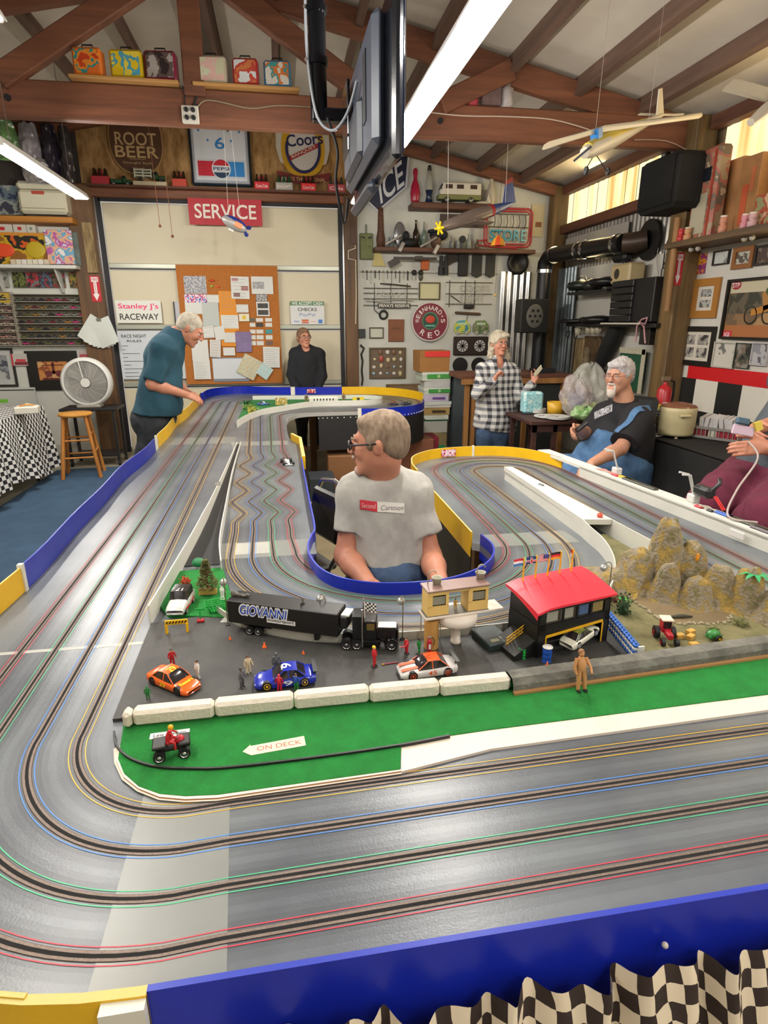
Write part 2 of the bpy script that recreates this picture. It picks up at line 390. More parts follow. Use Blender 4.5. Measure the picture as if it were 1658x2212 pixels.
# windows: translucent ribbed daylight panels
def window(name,y0,y1,z0,z1):
 M=bpy.data.materials.new('daylight panel');M.use_nodes=True;nt=M.node_tree;N=nt.nodes;L=nt.links;b=N['Principled BSDF']
 tc=N.new('ShaderNodeTexCoord');mp=N.new('ShaderNodeMapping');mp.inputs['Scale'].default_value=(1,1,.10);L.new(tc.outputs['Object'],mp.inputs[0])
 n=N.new('ShaderNodeTexNoise');n.inputs['Scale'].default_value=6;n.inputs['Detail'].default_value=2;L.new(mp.outputs[0],n.inputs[0])
 cr=N.new('ShaderNodeValToRGB');e=cr.color_ramp.elements;e[0].position=.30;e[0].color=rgb('dc9c50');e[1].position=.55;e[1].color=rgb('fff0c0')
 x=e.new(.42);x.color=rgb('f9d88e');L.new(n.outputs[0],cr.inputs[0]);L.new(cr.outputs[0],b.inputs['Emission Color']);b.inputs['Emission Strength'].default_value=1.25
 b.inputs['Base Color'].default_value=rgb('806040')
 mb=MB();corr(mb,XR+.004,y0,y1,z0,z1,M,pitch=.12,amp=.004);o=struct(name,mb)
 return o
window('window_1',6.03,8.02,2.79,3.14);window('window_2',3.3,5.12,2.79,3.13)
# posts, beams and trusses
tn=[0]
def trim(mb):tn[0]+=1;return struct('trim_%d'%tn[0],mb)
mb=MB();mb.box((-2.18,YB-.07,1.55),(.28,.13,3.1),BROWNZ,bev=.01);trim(mb)
mb=MB();mb.box((.92,YB-.07,1.55),(.16,.13,3.1),BROWNZ,bev=.01);trim(mb)
mb=MB();mb.box((3.60,8.05,1.62),(.19,.19,3.25),POSTZ,bev=.01);trim(mb)
mb=MB();mb.box((3.60,5.33,1.62),(.20,.22,3.25),POSTZ,bev=.01);trim(mb)
mb=MB();mb.box((XL+.15,5.33,1.6),(.2,.2,3.2),POSTZ,bev=.01);trim(mb)
mb=MB();mb.box((-.6,YB-.06,3.02),(3.35,.12,.09),BROWN,bev=.01);trim(mb)
for z,y0,y1 in((2.73,5.43,8.0),(3.19,5.43,8.0),(3.18,1.0,5.2)):
 mb=MB();mb.box((XR-.05,(y0+y1)/2,z),(.1,y1-y0,.10),BROWNY,bev=.008);trim(mb)
def truss(y,full=True):
 mb=MB()
 w,hz=.09,.24
 def bar(x0,z0,x1,z1,h,yy=y,m=BROWN,t=w):
  d=Vector((x1-x0,0,z1-z0));L=d.length;a=math.atan2(d.z,d.x);mb.box(((x0+x1)/2,yy,(z0+z1)/2),(L,t,h),m,R=ry(-a),bev=.008)
 if full:
  bar(XL+.1,3.135,XR-.08,3.135,hz)
  for s in(1,-1):
   e=XR if s>0 else XL
   bar(RIDGE,4.00,e-.05*s,roofz(e)-.12,.18,y+.004,t=.086)
   bar(RIDGE+s*1.33,3.24,RIDGE+s*.05,4.02,.15,y-.06);bar(RIDGE+s*1.87,3.24,RIDGE+s*2.44,roofz(RIDGE+s*2.44)-.12,.15,y-.06)
  bar(RIDGE,3.2,RIDGE,4.0,.15,y-.05)
  # bolts
  for bx in(XL+1.5,-1.83,RIDGE,.80,1.34):
   mb.cyl((bx,y-.045,3.13),(bx,y-.062,3.13),.022,DARK,n=10)
 else:
  for s in(1,-1):
   e=XR if s>0 else XL;bar(RIDGE,4.01,e-.05*s,roofz(e)-.10,.12,t=.12)
 return trim(mb)
truss(5.40);truss(1.2);truss(-2.0);truss(8.02,False)
PURL=mat('6e5547',.75,sc=1.0,c2='553f35',stretch=(12,1,12),bump=.15)
for s in(1,-1):
 for d in(.08,.62,1.24,1.83,2.45,3.03,3.6):
  x=RIDGE+s*d;mb=MB();mb.box((x,(YF+YB)/2,roofz(x)-.075),(.055,YB-YF,.14),PURL,R=ry(s*.2));trim(mb)
  # baseboard on the left of the door
mb=MB();mb.box((-3.4,YB-.012,.06),(2.2,.02,.12),mat('b9b7ae',.5));struct('baseboard_back',mb)
# overhead garage door
mb=MB();PAN=mat('cfc5a9',.5,var=.03,sc=1.5)
for z0,z1 in((.02,.80),(.84,1.50),(1.54,2.20),(2.24,2.93)):mb.box((-.59,YB+.02,(z0+z1)/2),(2.76,.03,z1-z0),PAN,bev=.006)
door=tag(mb.build('door_1'),kind='structure')
mb=MB();RAIL=mat('a9ab9c',.4,.3)
for z in(.85,1.55,2.25):mb.box((-.59,YB-.004,z),(2.76,.022,.055),RAIL,bev=.006);mb.box((-.59,YB+.003,z-.035),(2.76,.01,.012),DARK)
mb.build('panel_rail',door)
mb=MB()
for x in(-2.0,.80):mb.box((x,YB-.02,1.49),(.05,.03,2.98),DARK)
mb.box((-.59,YB-.02,2.965),(2.8,.03,.05),DARK);mb.build('weather_seal',door)
mb=MB()
mb.box((-2.032,YB-.035,1.5),(.014,.02,3.0),CHROME);mb.box((.832,YB-.035,1.5),(.014,.02,3.0),CHROME);mb.box((-.59,YB-.035,2.99),(2.86,.02,.012),CHROME)
mb.build('door_track',door)
# painted stripe and chequers on the right wall
mb=MB();RED=mat('c8141c',.45);CB=mat('141412',.6);CW=mat('d9d4c6',.6)
mb.box((XR-.003,2.1,1.172),(.008,6.1,.115),RED)
ys=[5.22]+[5.02-.29*i for i in range(17)]
for r in range(3):
 for i in range(len(ys)-1):
  mb.box((XR-.002,(ys[i]+ys[i+1])/2,1.115-.275*(r+.5)),(.006,ys[i]-ys[i+1],.275),CB if(i+r)%2==0 else CW)
struct('trim_stripe',mb)
# blue carpet runner
mb=MB();mb.prism([(-2.56,7.15),(-2.60,3.92),(-.95,3.90),(-.95,7.30),(-1.80,7.24)],.0,.012,mat('37526b',.95,var=.14,sc=5,bump=.3,bsc=220))
solo('carpet_runner',mb,'flat blue carpet runner on the concrete beside the left side of the track','carpet')
mb=MB();mb.box((.15,3.4,.006),(.9,2.4,.012),mat('86795c',.9,var=.12,sc=6));solo('floor_mat',mb,'tan floor covering inside the pit well under the chair of the man in grey','mat')
# fluorescent fixtures
TUBE=mat('ffffff',.5,em=9.0);ENAM=mat('e8e6e0',.4)
lab=['long twin-tube fluorescent light hanging to the right of the television','short visible end of the fluorescent light beyond the television, over the door','slanting fluorescent light at the left, over the wall of shelves','white enamel light reflector cut off at the top left corner']
for i,(x,y0,y1,z,p)in enumerate(LIGHTS):
 L=thing('fluorescent_light',lab[i]if i<4 else 'fluorescent light hanging behind the camera','ceiling light',(x,(y0+y1)/2,z),group=None if i<4 else 'lights behind the camera')
 l=y1-y0;b=MB();b.prism([(-.068,.006),(-.045,.05),(.045,.05),(.068,.006),(.064,.003),(.04,.042),(-.04,.042),(-.064,.003)],-l/2,l/2,ENAM,R=basis((1,0,0),(0,0,1)));b.build('reflector',L)
 n=max(1,round(l/1.0));n=2 if l>1.5 else 1
 for k in range(n):
  ya=-l/2+l*k/n+.02;yb=-l/2+l*(k+1)/n-.02
  for dx in(-.035,.035):
   t=MB();t.cyl((dx,ya+.03,.008),(dx,yb-.03,.008),.017,TUBE,n=10,caps=False);t.build('tube',L)
  for q in(ya,yb):c=MB();c.box((0,q,.012),(.12,.02,.035),ENAM,bev=.004);c.build('tube_holder',L)
 for q in(-l/2+.3,l/2-.3):c=MB();c.tube([(0,q,.05),(0,q,roofz(x)-z-.01)],.003,CHROME,n=5);c.build('hanging_chain',L)
 # =====================  SLOT CAR TRACK  =====================
T=.78
track=thing('slot_car_track','big grey four-lane wooden slot car track winding through the room','race track',(0,0,0))
def arc(cx,cy,r,a0,a1,n=20,ry_=None):return[Vector((cx+r*math.cos(math.radians(a0+(a1-a0)*i/n)),cy+(ry_ or r)*math.sin(math.radians(a0+(a1-a0)*i/n)),0))for i in range(n+1)]
def lane(i):
 o=.0862*i;P=[]
 P+=[Vector((-.447-o-.035*(y-1.15)/5.6,y,0))for y in np.linspace(1.15,6.72,24)]
 P+=arc(-.282,6.72,.20+o,180,90)[1:]
 P+=[Vector((x,6.92+o-.02*0,0))for x in np.linspace(-.2,.75,8)]
 P+=arc(.80,6.52,.40+o,90,-90,24)
 P+=[Vector((x,6.12-o,0))for x in np.linspace(.75,.25,6)]
 P+=arc(.20,5.62,.50-o,90,180,14)
 x0=[-.243,-.166,-.094,-.018][i]
 P+=[Vector((-.30+o+(x0+.30-o)*k/6,5.62-1.55*k/6,0))for k in range(1,6)]
 zig=[(0,4.02),(.027,3.82),(-.033,3.615),(.036,3.415),(-.026,3.22),(.038,3.035),(-.022,2.84),(.046,2.645),(.014,2.525),(.021,2.38)]
 for(a,ya),(b,yb)in zip(zig[:-1],zig[1:]):
  for k in range(8):
   t=k/8;s=t*t*(3-2*t)*.45+t*.55;P.append(Vector((x0+a+(b-a)*s,ya+(yb-ya)*t,0)))
 P+=[Vector((x0+.021,2.30,0))]
 P+=arc(.42,2.14,[.640,.562,.484,.402][i],180,360,40,[.655,.575,.49,.40][i])
 P+=[Vector(([1.062,.980,.908,.832][i],y,0))for y in np.linspace(2.3,3.1,6)]
 r=[.146,.228,.302,.378][i]
 P+=arc(1.209,3.22,r,180,0,26)
 P+=[Vector((1.355+o*.92+.04*(3.2-y)/1.9,y,0))for y in np.linspace(3.1,1.35,8)]
 P+=arc(1.08,1.235,.31+o*.93,0,-90,20,.302+o*.985)
 P+=[Vector((x,(.933-o*.985)-.030*(1.08-x)/1.28,0))for x in np.linspace(1.0,-.12,8)]
 P+=arc(-.20,1.15,.248+o,270,180,26,.25+o*.985)[:-1]
 return P
LINEC=['d9a520','3f7fd0','3fae78','c3283a'];NAMES=['yellow','blue','green','red']
DECK=None
def deckmat():
 M=bpy.data.materials.new('painted deck');M.use_nodes=True;nt=M.node_tree;N=nt.nodes;L=nt.links;b=N['Principled BSDF']
 tc=N.new('ShaderNodeTexCoord');n=N.new('ShaderNodeTexNoise');n.inputs['Scale'].default_value=3.5;n.inputs['Detail'].default_value=6;L.new(tc.outputs['Object'],n.inputs[0])
 cr=N.new('ShaderNodeValToRGB');e=cr.color_ramp.elements;e[0].position=.35;e[0].color=rgb('55595e');e[1].position=.65;e[1].color=rgb('6b7073');L.new(n.outputs[0],cr.inputs[0]);L.new(cr.outputs[0],b.inputs['Base Color'])
 n2=N.new('ShaderNodeTexNoise');n2.inputs['Scale'].default_value=260;L.new(tc.outputs['Object'],n2.inputs[0]);bp=N.new('ShaderNodeBump');bp.inputs['Strength'].default_value=.12;bp.inputs['Distance'].default_value=.002
 L.new(n2.outputs[0],bp.inputs['Height']);L.new(bp.outputs[0],b.inputs['Normal'])
 b.inputs['Roughness'].default_value=.31;b.inputs['Specular IOR Level'].default_value=.5
 return M
DECK=deckmat()
# wall lines (the track edge lies along them)
def wob(y):return .010*math.sin(y*3.3+.5)+.006*math.sin(y*7)
LEFT=[Vector((-.845-.004*y+wob(y),y,0))for y in np.linspace(1.3,6.9,46)]
BACK=spline([(-.862,6.9),(-.84,7.25),(-.70,7.48),(-.45,7.56),(-.15,7.42),(.2,7.33),(.7,7.30)],6)
FAR=spline([(.7,7.30),(1.05,7.24),(1.32,7.02),(1.47,6.70),(1.49,6.40),(1.41,6.12),(1.22,5.90),(.95,5.79),(.72,5.79)],6)
EDGE1=spline([(.72,5.79),(.45,5.78),(.25,5.76),(.12,5.68),(.045,5.5),(.02,5.3),(.018,4.9),(.03,4.5),(.06,4.34),(.095,4.24)],5)
INNER=[Vector((.095,y,0))for y in(4.2,3.6)]+spline([(.097,3.2),(.10,2.7),(.103,2.3),(.085,2.2),(.066,2.08),(.072,1.97),(.10,1.86),(.16,1.775),(.26,1.72),(.38,1.705),(.50,1.72),(.61,1.78),(.69,1.87),(.73,1.98),(.725,2.10)],5)
LOOP=[Vector((.700,y,0))for y in(2.12,2.6,3.1)]+spline([(.703,3.25),(.74,3.42),(.83,3.55),(.97,3.64),(1.19,3.67),(1.40,3.62),(1.53,3.48),(1.60,3.25)],6)
RIGHT=[Vector((1.61+.15*(3.05-y)/1.25,y,0))for y in(3.05,2.6,2.2,1.8,1.5)]+arc(1.16,1.20,.66,10,-90,16)
FRONT=[Vector((x,.545,0))for x in(1.0,.6,.2,-.19)]
CORN=arc(-.20,1.16,.64,-90,-180,16,.615)
OUT=LEFT+BACK[1:]+FAR[1:]+EDGE1[1:]+INNER+LOOP+RIGHT+FRONT+CORN
from mathutils.geometry import tessellate_polygon
mb=MB();n=len(OUT);tri=tessellate_polygon([OUT])
mb.add([(p.x,p.y,T)for p in OUT],[t if(OUT[t[1]]-OUT[t[0]]).cross(OUT[t[2]]-OUT[t[0]]).z>0 else t[::-1]for t in tri],DECK)
mb.add([(p.x,p.y,T)for p in OUT]+[(p.x,p.y,T-.03)for p in OUT],[(i,(i+1)%n,n+(i+1)%n,n+i)for i in range(n)],mat('9a9c98',.5))
mb.add([(p.x,p.y,T-.03)for p in OUT],[t for t in tri],mat('6b4a2c',.8))
deck=mb.build('deck',track)
# lanes: copper braid either side of a black slot, painted lines outside
BRAID=mat('75655a',.55,.3,var=.25,sc=400);BRD=mat('3a2f28',.7);SLOT=mat('070605',.9)
for i in range(4):
 P=lane(i)+[lane(i)[0]]
 Lr=MB();strip(Lr,P,-.0085,.0085,T+.0006,BRD);strip(Lr,P,-.0075,-.0025,T+.0014,BRAID);strip(Lr,P,.0025,.0075,T+.0014,BRAID);strip(Lr,P,-.0030,.0030,T+.0016,SLOT)
 lo=Lr.build('slot_lane',track);lo['label']='slot with braid of the %s lane'%NAMES[i]
 Lr=MB();c=mat(LINEC[i],.45,var=.12,sc=14);q=.0128 if i else .0150
 strip(Lr,P,-q-.0010,-q+.0008,T+.0009,c);strip(Lr,P,q-.0008,q+.0010,T+.0009,c)
 l2=Lr.build('lane_line',track);l2['label']='painted %s lines of one lane'%NAMES[i]
 # lighter repair panels, tape bars and scuffs painted on the deck
PT=mat('7b7d78',.33,var=.05,sc=6);PT2=mat('a3a299',.4,var=.06,sc=9)
def quad(_,pts,m,dz=.0004):mb=MB();mb.add([(x,y,T+dz)for x,y in pts],[tuple(range(len(pts)))],m);mb.build('repair_panel',track)
mb=None
quad(mb,[(-.285,.96),(-.285,.56),(-.108,.56),(-.132,.945)],PT)
quad(mb,[(-.30,2.27),(-.30,2.10),(.095,2.10),(.095,2.27)],PT);quad(mb,[(-.205,2.26),(-.205,2.14),(-.078,2.14),(-.078,2.26)],PT2,.0005)
quad(mb,[(-.80,4.62),(-.80,4.36),(-.36,4.36),(-.36,4.62)],PT);quad(mb,[(-.36,4.40),(-.36,4.24),(.02,4.24),(.02,4.40)],PT)
quad(mb,[(-.80,1.53),(-.80,1.515),(-.39,1.515),(-.39,1.53)],PT2)
quad(mb,[(.77,2.20),(.77,2.06),(1.12,2.06),(1.12,2.20)],PT)
# rubber darkening where the cars run
mb=MB();RUB=mat('48484a',.36,alpha=.08)
for i in range(4):strip(mb,lane(i)+[lane(i)[0]],-.036,.036,T+.0003,RUB)
for i in range(4):strip(mb,lane(i)+[lane(i)[0]],-.022,.024,T+.00035,RUB)
o=mb.build('rubbered_line',track);o.visible_shadow=True
# guard walls
BLUE=mat('1226a4',.33,var=.06,sc=6);YEL=mat('e0b010',.4,var=.05,sc=8);TAPE=mat('d8d4c4',.5);WALLW=mat('cdcbc0',.45,var=.04,sc=5)
def wall(P,z0,z1,m,th=-.006,lab=None):
 b=MB();wallstrip(b,P,z0,z1,th,m,mtop=(mat('c9b56a',.6)if m is YEL else mat('2536a4',.4)if m is BLUE else None));o=b.build('guard_wall',track)
 if lab:o['label']=lab
 return o
def seg(P,f):return[p for p in P if f(p)]
L1=[p for p in LEFT if p.y<=1.95];L2=[p for p in LEFT if 1.90<=p.y<=4.25];L3=[p for p in LEFT if p.y>=4.2]
full=lambda P:P
wall(CORN[::1][2:]+L1,T-.05,T+.082,YEL,lab='yellow guard wall of the front left corner')
wall(L2,T-.10,T+.086,BLUE,lab='long blue guard wall on the left')
wall(L3,T-.10,T+.090,YEL,lab='yellow guard wall beside the standing man')
LB=[p for p in LEFT if p.y>6.5]
wall(LB+BACK,T-.1,T+.088,BLUE,lab='blue guard wall along the back');
wall([p for p in FAR if p.y>6.42],T-.1,T+.088,YEL,lab='yellow guard wall of the far lobe')
wall([p for p in FAR if p.y<=6.45],T-.065,T+.030,BLUE,lab='low blue guard wall of the far lobe')
wall([p for p in EDGE1 if p.y<=4.45]+INNER[:2],T-.03,T+.05,YEL,th=-.02,lab='yellow foam edge of the pit well')
wall(INNER[1:],T-.07,T+.042,BLUE,th=.006,lab='blue guard wall round the seated man')
wall(LOOP[:4],T-.06,T+.045,YEL,th=-.006,lab='yellow guard wall right of the seated man')
kk=next(i for i,p in enumerate(LOOP)if p.y>3.2)
wall(LOOP[2:],T-.03,T+.062,YEL,lab='yellow guard wall round the right loop')
wall(RIGHT[:6],T-.03,T+.055,WALLW,lab='white wall below the drivers ledge')
wall(RIGHT[5:]+[Vector((1.1,.545,0))],T-.03,T+.055,WALLW)
wall([Vector((1.2,.545,0))]+FRONT,T-.10,T+.080,BLUE,th=-.008,lab='blue guard wall across the front')
wall([FRONT[-1]]+CORN[:4],T-.10,T+.080,YEL,th=-.012,lab='orange-yellow guard wall at the front left')
def tape(p,d,z0=T-.02,z1=T+.092,w=.03,off=.004):
 b=MB();t=Vector(d).normalized();n_=Vector((t.y,-t.x,0))
 b.box((p[0],p[1],(z0+z1)/2),(w,.016,z1-z0),TAPE,R=basis(t,n_));b.build('joint_tape',track)
tape((LEFT[5].x-.003,1.93),(0,1,0),w=.018);tape((LEFT[24].x-.003,4.24),(0,1,0),w=.016)
tape((-.215,.528),(1,0,0),T-.06,T+.076,.05);tape((.12,7.345),(1,-.2,0),w=.05);tape((.72,5.785),(1,0,0),T-.09,T+.034,.035);tape((1.19,3.672),(1,0,0),T,T+.066,.014)
# black skirt of the far lobe and of the well, with screw heads
b=MB();SK=mat('100f11',.55,var=.3,sc=30)
wallstrip(b,[p for p in FAR if p.y<=6.75]+EDGE1[1:9],T-.36,T-.028,-.004,SK);b.build('skirt_panel',track)
b=MB();EG=mat('9c9b95',.5);wallstrip(b,FAR[-2:]+EDGE1[1:26],T-.03,T+.004,-.006,EG);b.build('edge_trim',track)
for p in[p for p in FAR if p.y<=6.3]+EDGE1[1:9]:b=MB();b.sph((p.x+.003,p.y-.012,T-.05),.006,WALLW,n=8);b.build('screw_head',track)
b=MB();wallstrip(b,INNER[6:],T-.40,T-.06,.004,SK);b.build('skirt_panel',track);b=MB();wallstrip(b,LOOP[:5],T-.42,T-.02,-.004,SK);b.build('skirt_panel',track)
for x,y in((-.7,1.5),(-.7,4.0),(-.7,6.6),(-.3,3.2),(.3,6.5),(1.2,6.4),(1.1,2.2),(1.1,3.2),(1.6,2.4),(1.5,1.2),(-.3,1.2),(.5,1.2)):
 b=MB();b.box((x,y,.375),(.07,.07,.75),mat('6b4a2c',.8));b.build('leg',track)
 # driver's ledge on the right
RX=lambda y:1.61+.15*(3.05-y)/1.25
b=MB();A=[(RX(y)+.0,y)for y in(3.5,3.05,2.2,1.6,1.2)];Bp=[(RX(y)+.075,y)for y in(1.2,1.6,2.2,3.05,3.5)]
b.prism(A+Bp,T+.045,T+.062,mat('d3d0c6',.45,var=.03,sc=4));b.build('driver_ledge',track)
# stickers on the yellow and white walls
def stick(C,X,w,h,cols,txt=None,tc='ffffff',d=.009):
 b=MB();R=basis(X,(0,0,1));b.box(C,(w,h,.001),printed(cols,40,.5,C[0]),R=R)
 if txt:text(b,txt,C,X,(0,0,1),w*.85,h*.6,mat(tc,.5),d=.001)
 o=b.build('sticker',track);return o
stick((.335,7.30,T+.045),(1,-.03,0),.10,.045,('b02030','e8d8c0'),'race','b01828')
stick((.86,3.585,T+.030),(.85,.5,0),.045,.04,('1d1b18','c9c1a0'))
stick((1.02,3.643,T+.030),(1,.2,0),.10,.045,('b52f55','d8b8c8'),'race','f0e0e0')
stick((.70,5.772,T-.0),(1,0,0),.001,.001,('b02030','e8d8c0'))
# inner low white walls and islands
isl=MB()
I1=spline([(-.385,5.05),(-.33,5.35),(-.20,5.72),(.02,5.98),(.30,6.24),(.60,6.25),(.85,6.26),(1.02,6.38),(1.05,6.55),(.96,6.66),(.75,6.72),(.30,6.76),(-.1,6.80),(-.33,6.82)],5)
wallstrip(isl,I1,T,T+.055,.006,WALLW);isl.build('island_wall',track)
b=MB();GRS=mat('1f7a35',.95,c2='2a5d2c',sc=60,bump=.6,bsc=300)
loop_poly=I1+[Vector((-.39,6.6,0)),Vector((-.40,5.6,0))]
b.prism([(p.x,p.y)for p in loop_poly],T,T+.012,GRS);b.build('island_turf',track)
b=MB();D1=[Vector((1.185,3.06,0)),Vector((1.215,3.02,0)),Vector((1.235,2.6,0)),Vector((1.255,2.15,0)),Vector((1.275,1.7,0))]
wallstrip(b,[Vector((1.175,3.05,0)),Vector((1.165,2.6,0)),Vector((1.155,2.12,0))],T,T+.07,-.003,WALLW)
wallstrip(b,[Vector((1.175,3.05,0)),Vector((1.21,3.04,0)),Vector((1.24,2.6,0)),Vector((1.27,2.12,0)),Vector((1.30,1.62,0))],T,T+.07,-.004,WALLW)
b.prism([(1.17,3.055),(1.155,2.12),(1.27,2.10),(1.212,3.045)][::-1],T+.05,T+.0715,WALLW)
b.build('divider_wall',track)
b=MB();I3=spline([(1.155,2.12),(1.145,2.04),(1.135,1.93),(1.10,1.80),(1.045,1.68),(.97,1.57),(.89,1.50),(.76,1.45),(.6,1.425),(.3,1.42),(.05,1.45),(-.14,1.56),(-.22,1.66)],5)
wallstrip(b,I3[:30],T,lambda i:T+.072-.020*min(1,i/25),-.004,WALLW)
wallstrip(b,[p for p in I3 if p.x<1.0],T,T+.028,-.004,mat('b7b4a6',.5));b.build('scenery_wall',track)
b=MB();wallstrip(b,spline([(-.335,4.35),(-.34,3.4),(-.35,2.6),(-.365,2.2),(-.385,1.85),(-.400,1.62)],4),T,lambda i:T+.012+.05*min(1,i/9),.004,WALLW)
wallstrip(b,spline([(-.310,4.35),(-.30,3.4),(-.275,2.6),(-.26,2.2),(-.235,1.98)],4),T,lambda i:T+.012+.032*min(1,i/9),.004,WALLW);b.build('centre_wall',track)
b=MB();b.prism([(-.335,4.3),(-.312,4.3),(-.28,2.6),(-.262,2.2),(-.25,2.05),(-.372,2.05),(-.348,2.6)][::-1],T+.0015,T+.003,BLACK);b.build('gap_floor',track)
# =====================  SCENERY ON THE TRACK  =====================
def PZ(px,py,z=T):return atZ(px,py,z)
def P2(L,z=T):return[(atZ(a,b,z).x,atZ(a,b,z).y)for a,b in L]
def pm(name,parent,fn):
 b=MB();fn(b);return b.build(name,parent)
layout=thing('pit_scenery','diorama base with black asphalt, green turf and cream border inside the track','diorama',(0,0,0))
ASPH=mat('2c2b29',.6,c2='413f3b',sc=7,bump=.15,bsc=150);TURF=mat('0f7a2a',.95,c2='0a6a22',sc=30,bump=.5,bsc=420);TURF2=mat('2c6b37',.8,c2='245f30',sc=20)
CREAM=mat('ddcfbc',.55,var=.03,sc=6)
back=[(p.x,p.y-.012)for p in I3 if p.x<.9]
pm('asphalt_pad',layout,lambda b:b.prism([(-.400,1.62),(-.395,1.18),(.87,1.20),(.905,1.48)]+back,T,T+.008,ASPH))
tf=P2([(262,1600),(255,1640),(268,1672),(300,1700),(345,1716),(400,1721),(470,1718),(864,1663),(866,1612),(970,1590),(1058,1577),(1658,1501)],T+.006)+[(1.35,1.03),(1.35,1.21),(-.37,1.18)]
pm('turf_strip',layout,lambda b:b.prism(tf[:1]+tf[1:],T,T+.008,TURF))
lo_=P2([(250,1620),(252,1650),(268,1685),(300,1710),(345,1728),(400,1733),(470,1730),(866,1672)],T)
pm('border_strip',layout,lambda b:strip(b,[Vector((x,y,0))for x,y in lo_],-.004,.004,T+.004,CREAM))
b=MB();Q=[Vector((x,y,0))for x,y in lo_];wallstrip(b,Q,T,T+.007,-.010,mat('a5784c',.7),mtop=CREAM);b.build('wooden_border',layout)
cw=P2([(866,1672),(866,1612),(970,1590),(1058,1577),(1658,1501)])+[(1.35,1.03),(1.35,.995)]+P2([(1658,1538),(1058,1623)])
pm('cream_strip',layout,lambda b:b.prism(cw,T,T+.006,CREAM))
rail=spline([tuple(p)for p in P2([(249,1582),(250,1598),(258,1617),(285,1640),(340,1657),(420,1661),(500,1658),(680,1637),(860,1611),(970,1590)],T+.008)],5)
b=MB();wallstrip(b,rail,T,T+.013,.004,mat('1b1a18',.5));b.build('black_rail',layout)
# gravel field on the right
GROUND=mat('7c744f',.95,c2='5e5b38',sc=14,bump=.5,bsc=160);MUD=mat('7d6a4c',.5,c2='6a5b42',sc=9)
gp=[(.855,1.20),(1.35,1.235),(1.36,1.5),(1.275,1.75),(1.25,2.1),(1.165,2.1),(1.15,2.02),(1.14,1.92),(1.105,1.80),(1.05,1.68),(.975,1.57),(.90,1.50),(.86,1.46)]
pm('gravel_ground',layout,lambda b:b.prism(gp,T,T+.012,GROUND))
pond=P2([(1360,1290),(1352,1262),(1385,1246),(1450,1252),(1500,1272),(1560,1300),(1580,1330),(1560,1345),(1500,1348),(1440,1345),(1400,1320)],T+.012)
pm('muddy_pond',layout,lambda b:b.prism([tuple(p)[:2]for p in spline(pond,4,True)],T+.012,T+.0135,MUD))
RK=mat('9a8f72',.9,c2='7e765c',sc=60)
pr=spline(pond,5,True)
for i,p in enumerate(pr):
 if p.y<1.62:
  for k in range(2):
   b=MB();r=random.uniform(.003,.006);b.sph((p.x+random.uniform(-.006,.006),p.y+random.uniform(-.006,.006),T+.0135),(r,r*1.2,r*.8),RK,n=6);b.build('shore_pebble',layout)
   # rocky hill
def hill(x,y):
 g=lambda cx,cy,h,sx,sy=None:h*math.exp(-(((x-cx)/sx)**2+((y-cy)/(sy or sx))**2)**1.9)
 h=max(g(1.165,1.60,.235,.055,.065),g(1.085,1.62,.125,.066),g(1.225,1.555,.165,.055),g(1.125,1.52,.12,.04),g(1.26,1.47,.12,.05),g(1.318,1.42,.135,.046,.05),g(1.19,1.47,.085,.045),g(1.36,1.34,.10,.055),g(1.02,1.62,.06,.055),g(1.23,1.66,.12,.055))
 n=noise.ridged_multi_fractal(Vector((x*22,y*22,3)),1.0,2.2,5,1.0,2.0)
 return h*(.90+.055*n)+(.010*noise.noise(Vector((x*34,y*34,7)))+.003*n)*min(1,h*20)
def hillmat():
 M=mat('8d8460',.95,c2='6d6b62',sc=26,bump=.8,bsc=110,name='hill');M=M.copy();nt=M.node_tree;N=nt.nodes;L=nt.links
 cr=[n for n in N if n.type=='VALTORGB'][0];e=cr.color_ramp.elements;e[0].position=.30;e[1].position=.72;e[0].color=rgb('b08c48');e[1].color=rgb('666a3c')
 for p,c in((.40,'9c8344'),(.47,'8a7648'),(.53,'8d8372'),(.60,'7c6d50')):x=e.new(p);x.color=rgb(c)
 return M
b=MB();nx,ny=130,130;X0,X1,Y0,Y1=.93,1.42,1.30,1.80
HM=hillmat()
def hv(u,v):x=X0+(X1-X0)*u;y=Y0+(Y1-Y0)*v;h=hill(x,y);return(x+.006*noise.noise(Vector((x*30,y*30,1))),y,T+.012+h-(.004 if h<.006 else 0))
b.grid(hv,nx,ny,HM);solo('rocky_hill',b,'rugged tan and grey model mountain beside the right straight','model mountain')
# grey stone kerb and white plaster barriers
K0,K1=(.487,1.128),(1.36,1.188)
b=MB();d=Vector((K1[0]-K0[0],K1[1]-K0[1],0));L_=d.length;STN=mat('77746a',.85,c2='55534b',sc=20,bump=.5,bsc=90)
prof=[(0,0),(0,.022),(.010,.036),(.040,.038),(.048,0)]
R_=basis(d,(-d.y,d.x,0));rng=random.Random(3)
b.grid(lambda u,v:(lambda p:(K0[0]+d.x*u+R_[0][1]*p[0],K0[1]+d.y*u+R_[1][1]*p[0],T+.006+p[1]+.002*noise.noise(Vector((u*90,p[0]*200,1)))))(prof[round(v*4)]),90,5,STN,smooth=False)
b.box((K0[0]+d.x/2,K0[1]+d.y/2-.004,T+.010),(L_,.010,.008),mat('9c7444',.8),R=R_)
solo('stone_kerb',b,'long grey stone-look kerb behind the green turf, right of the white barriers','kerb')
ends=[(-.365,1.135),(-.345,1.140),(-.178,1.142),(-.009,1.143),(.158,1.141),(.319,1.137),(.486,1.134)]
PLS=mat('d5cbb8',.7,var=.04,sc=30,bump=.3,bsc=120)
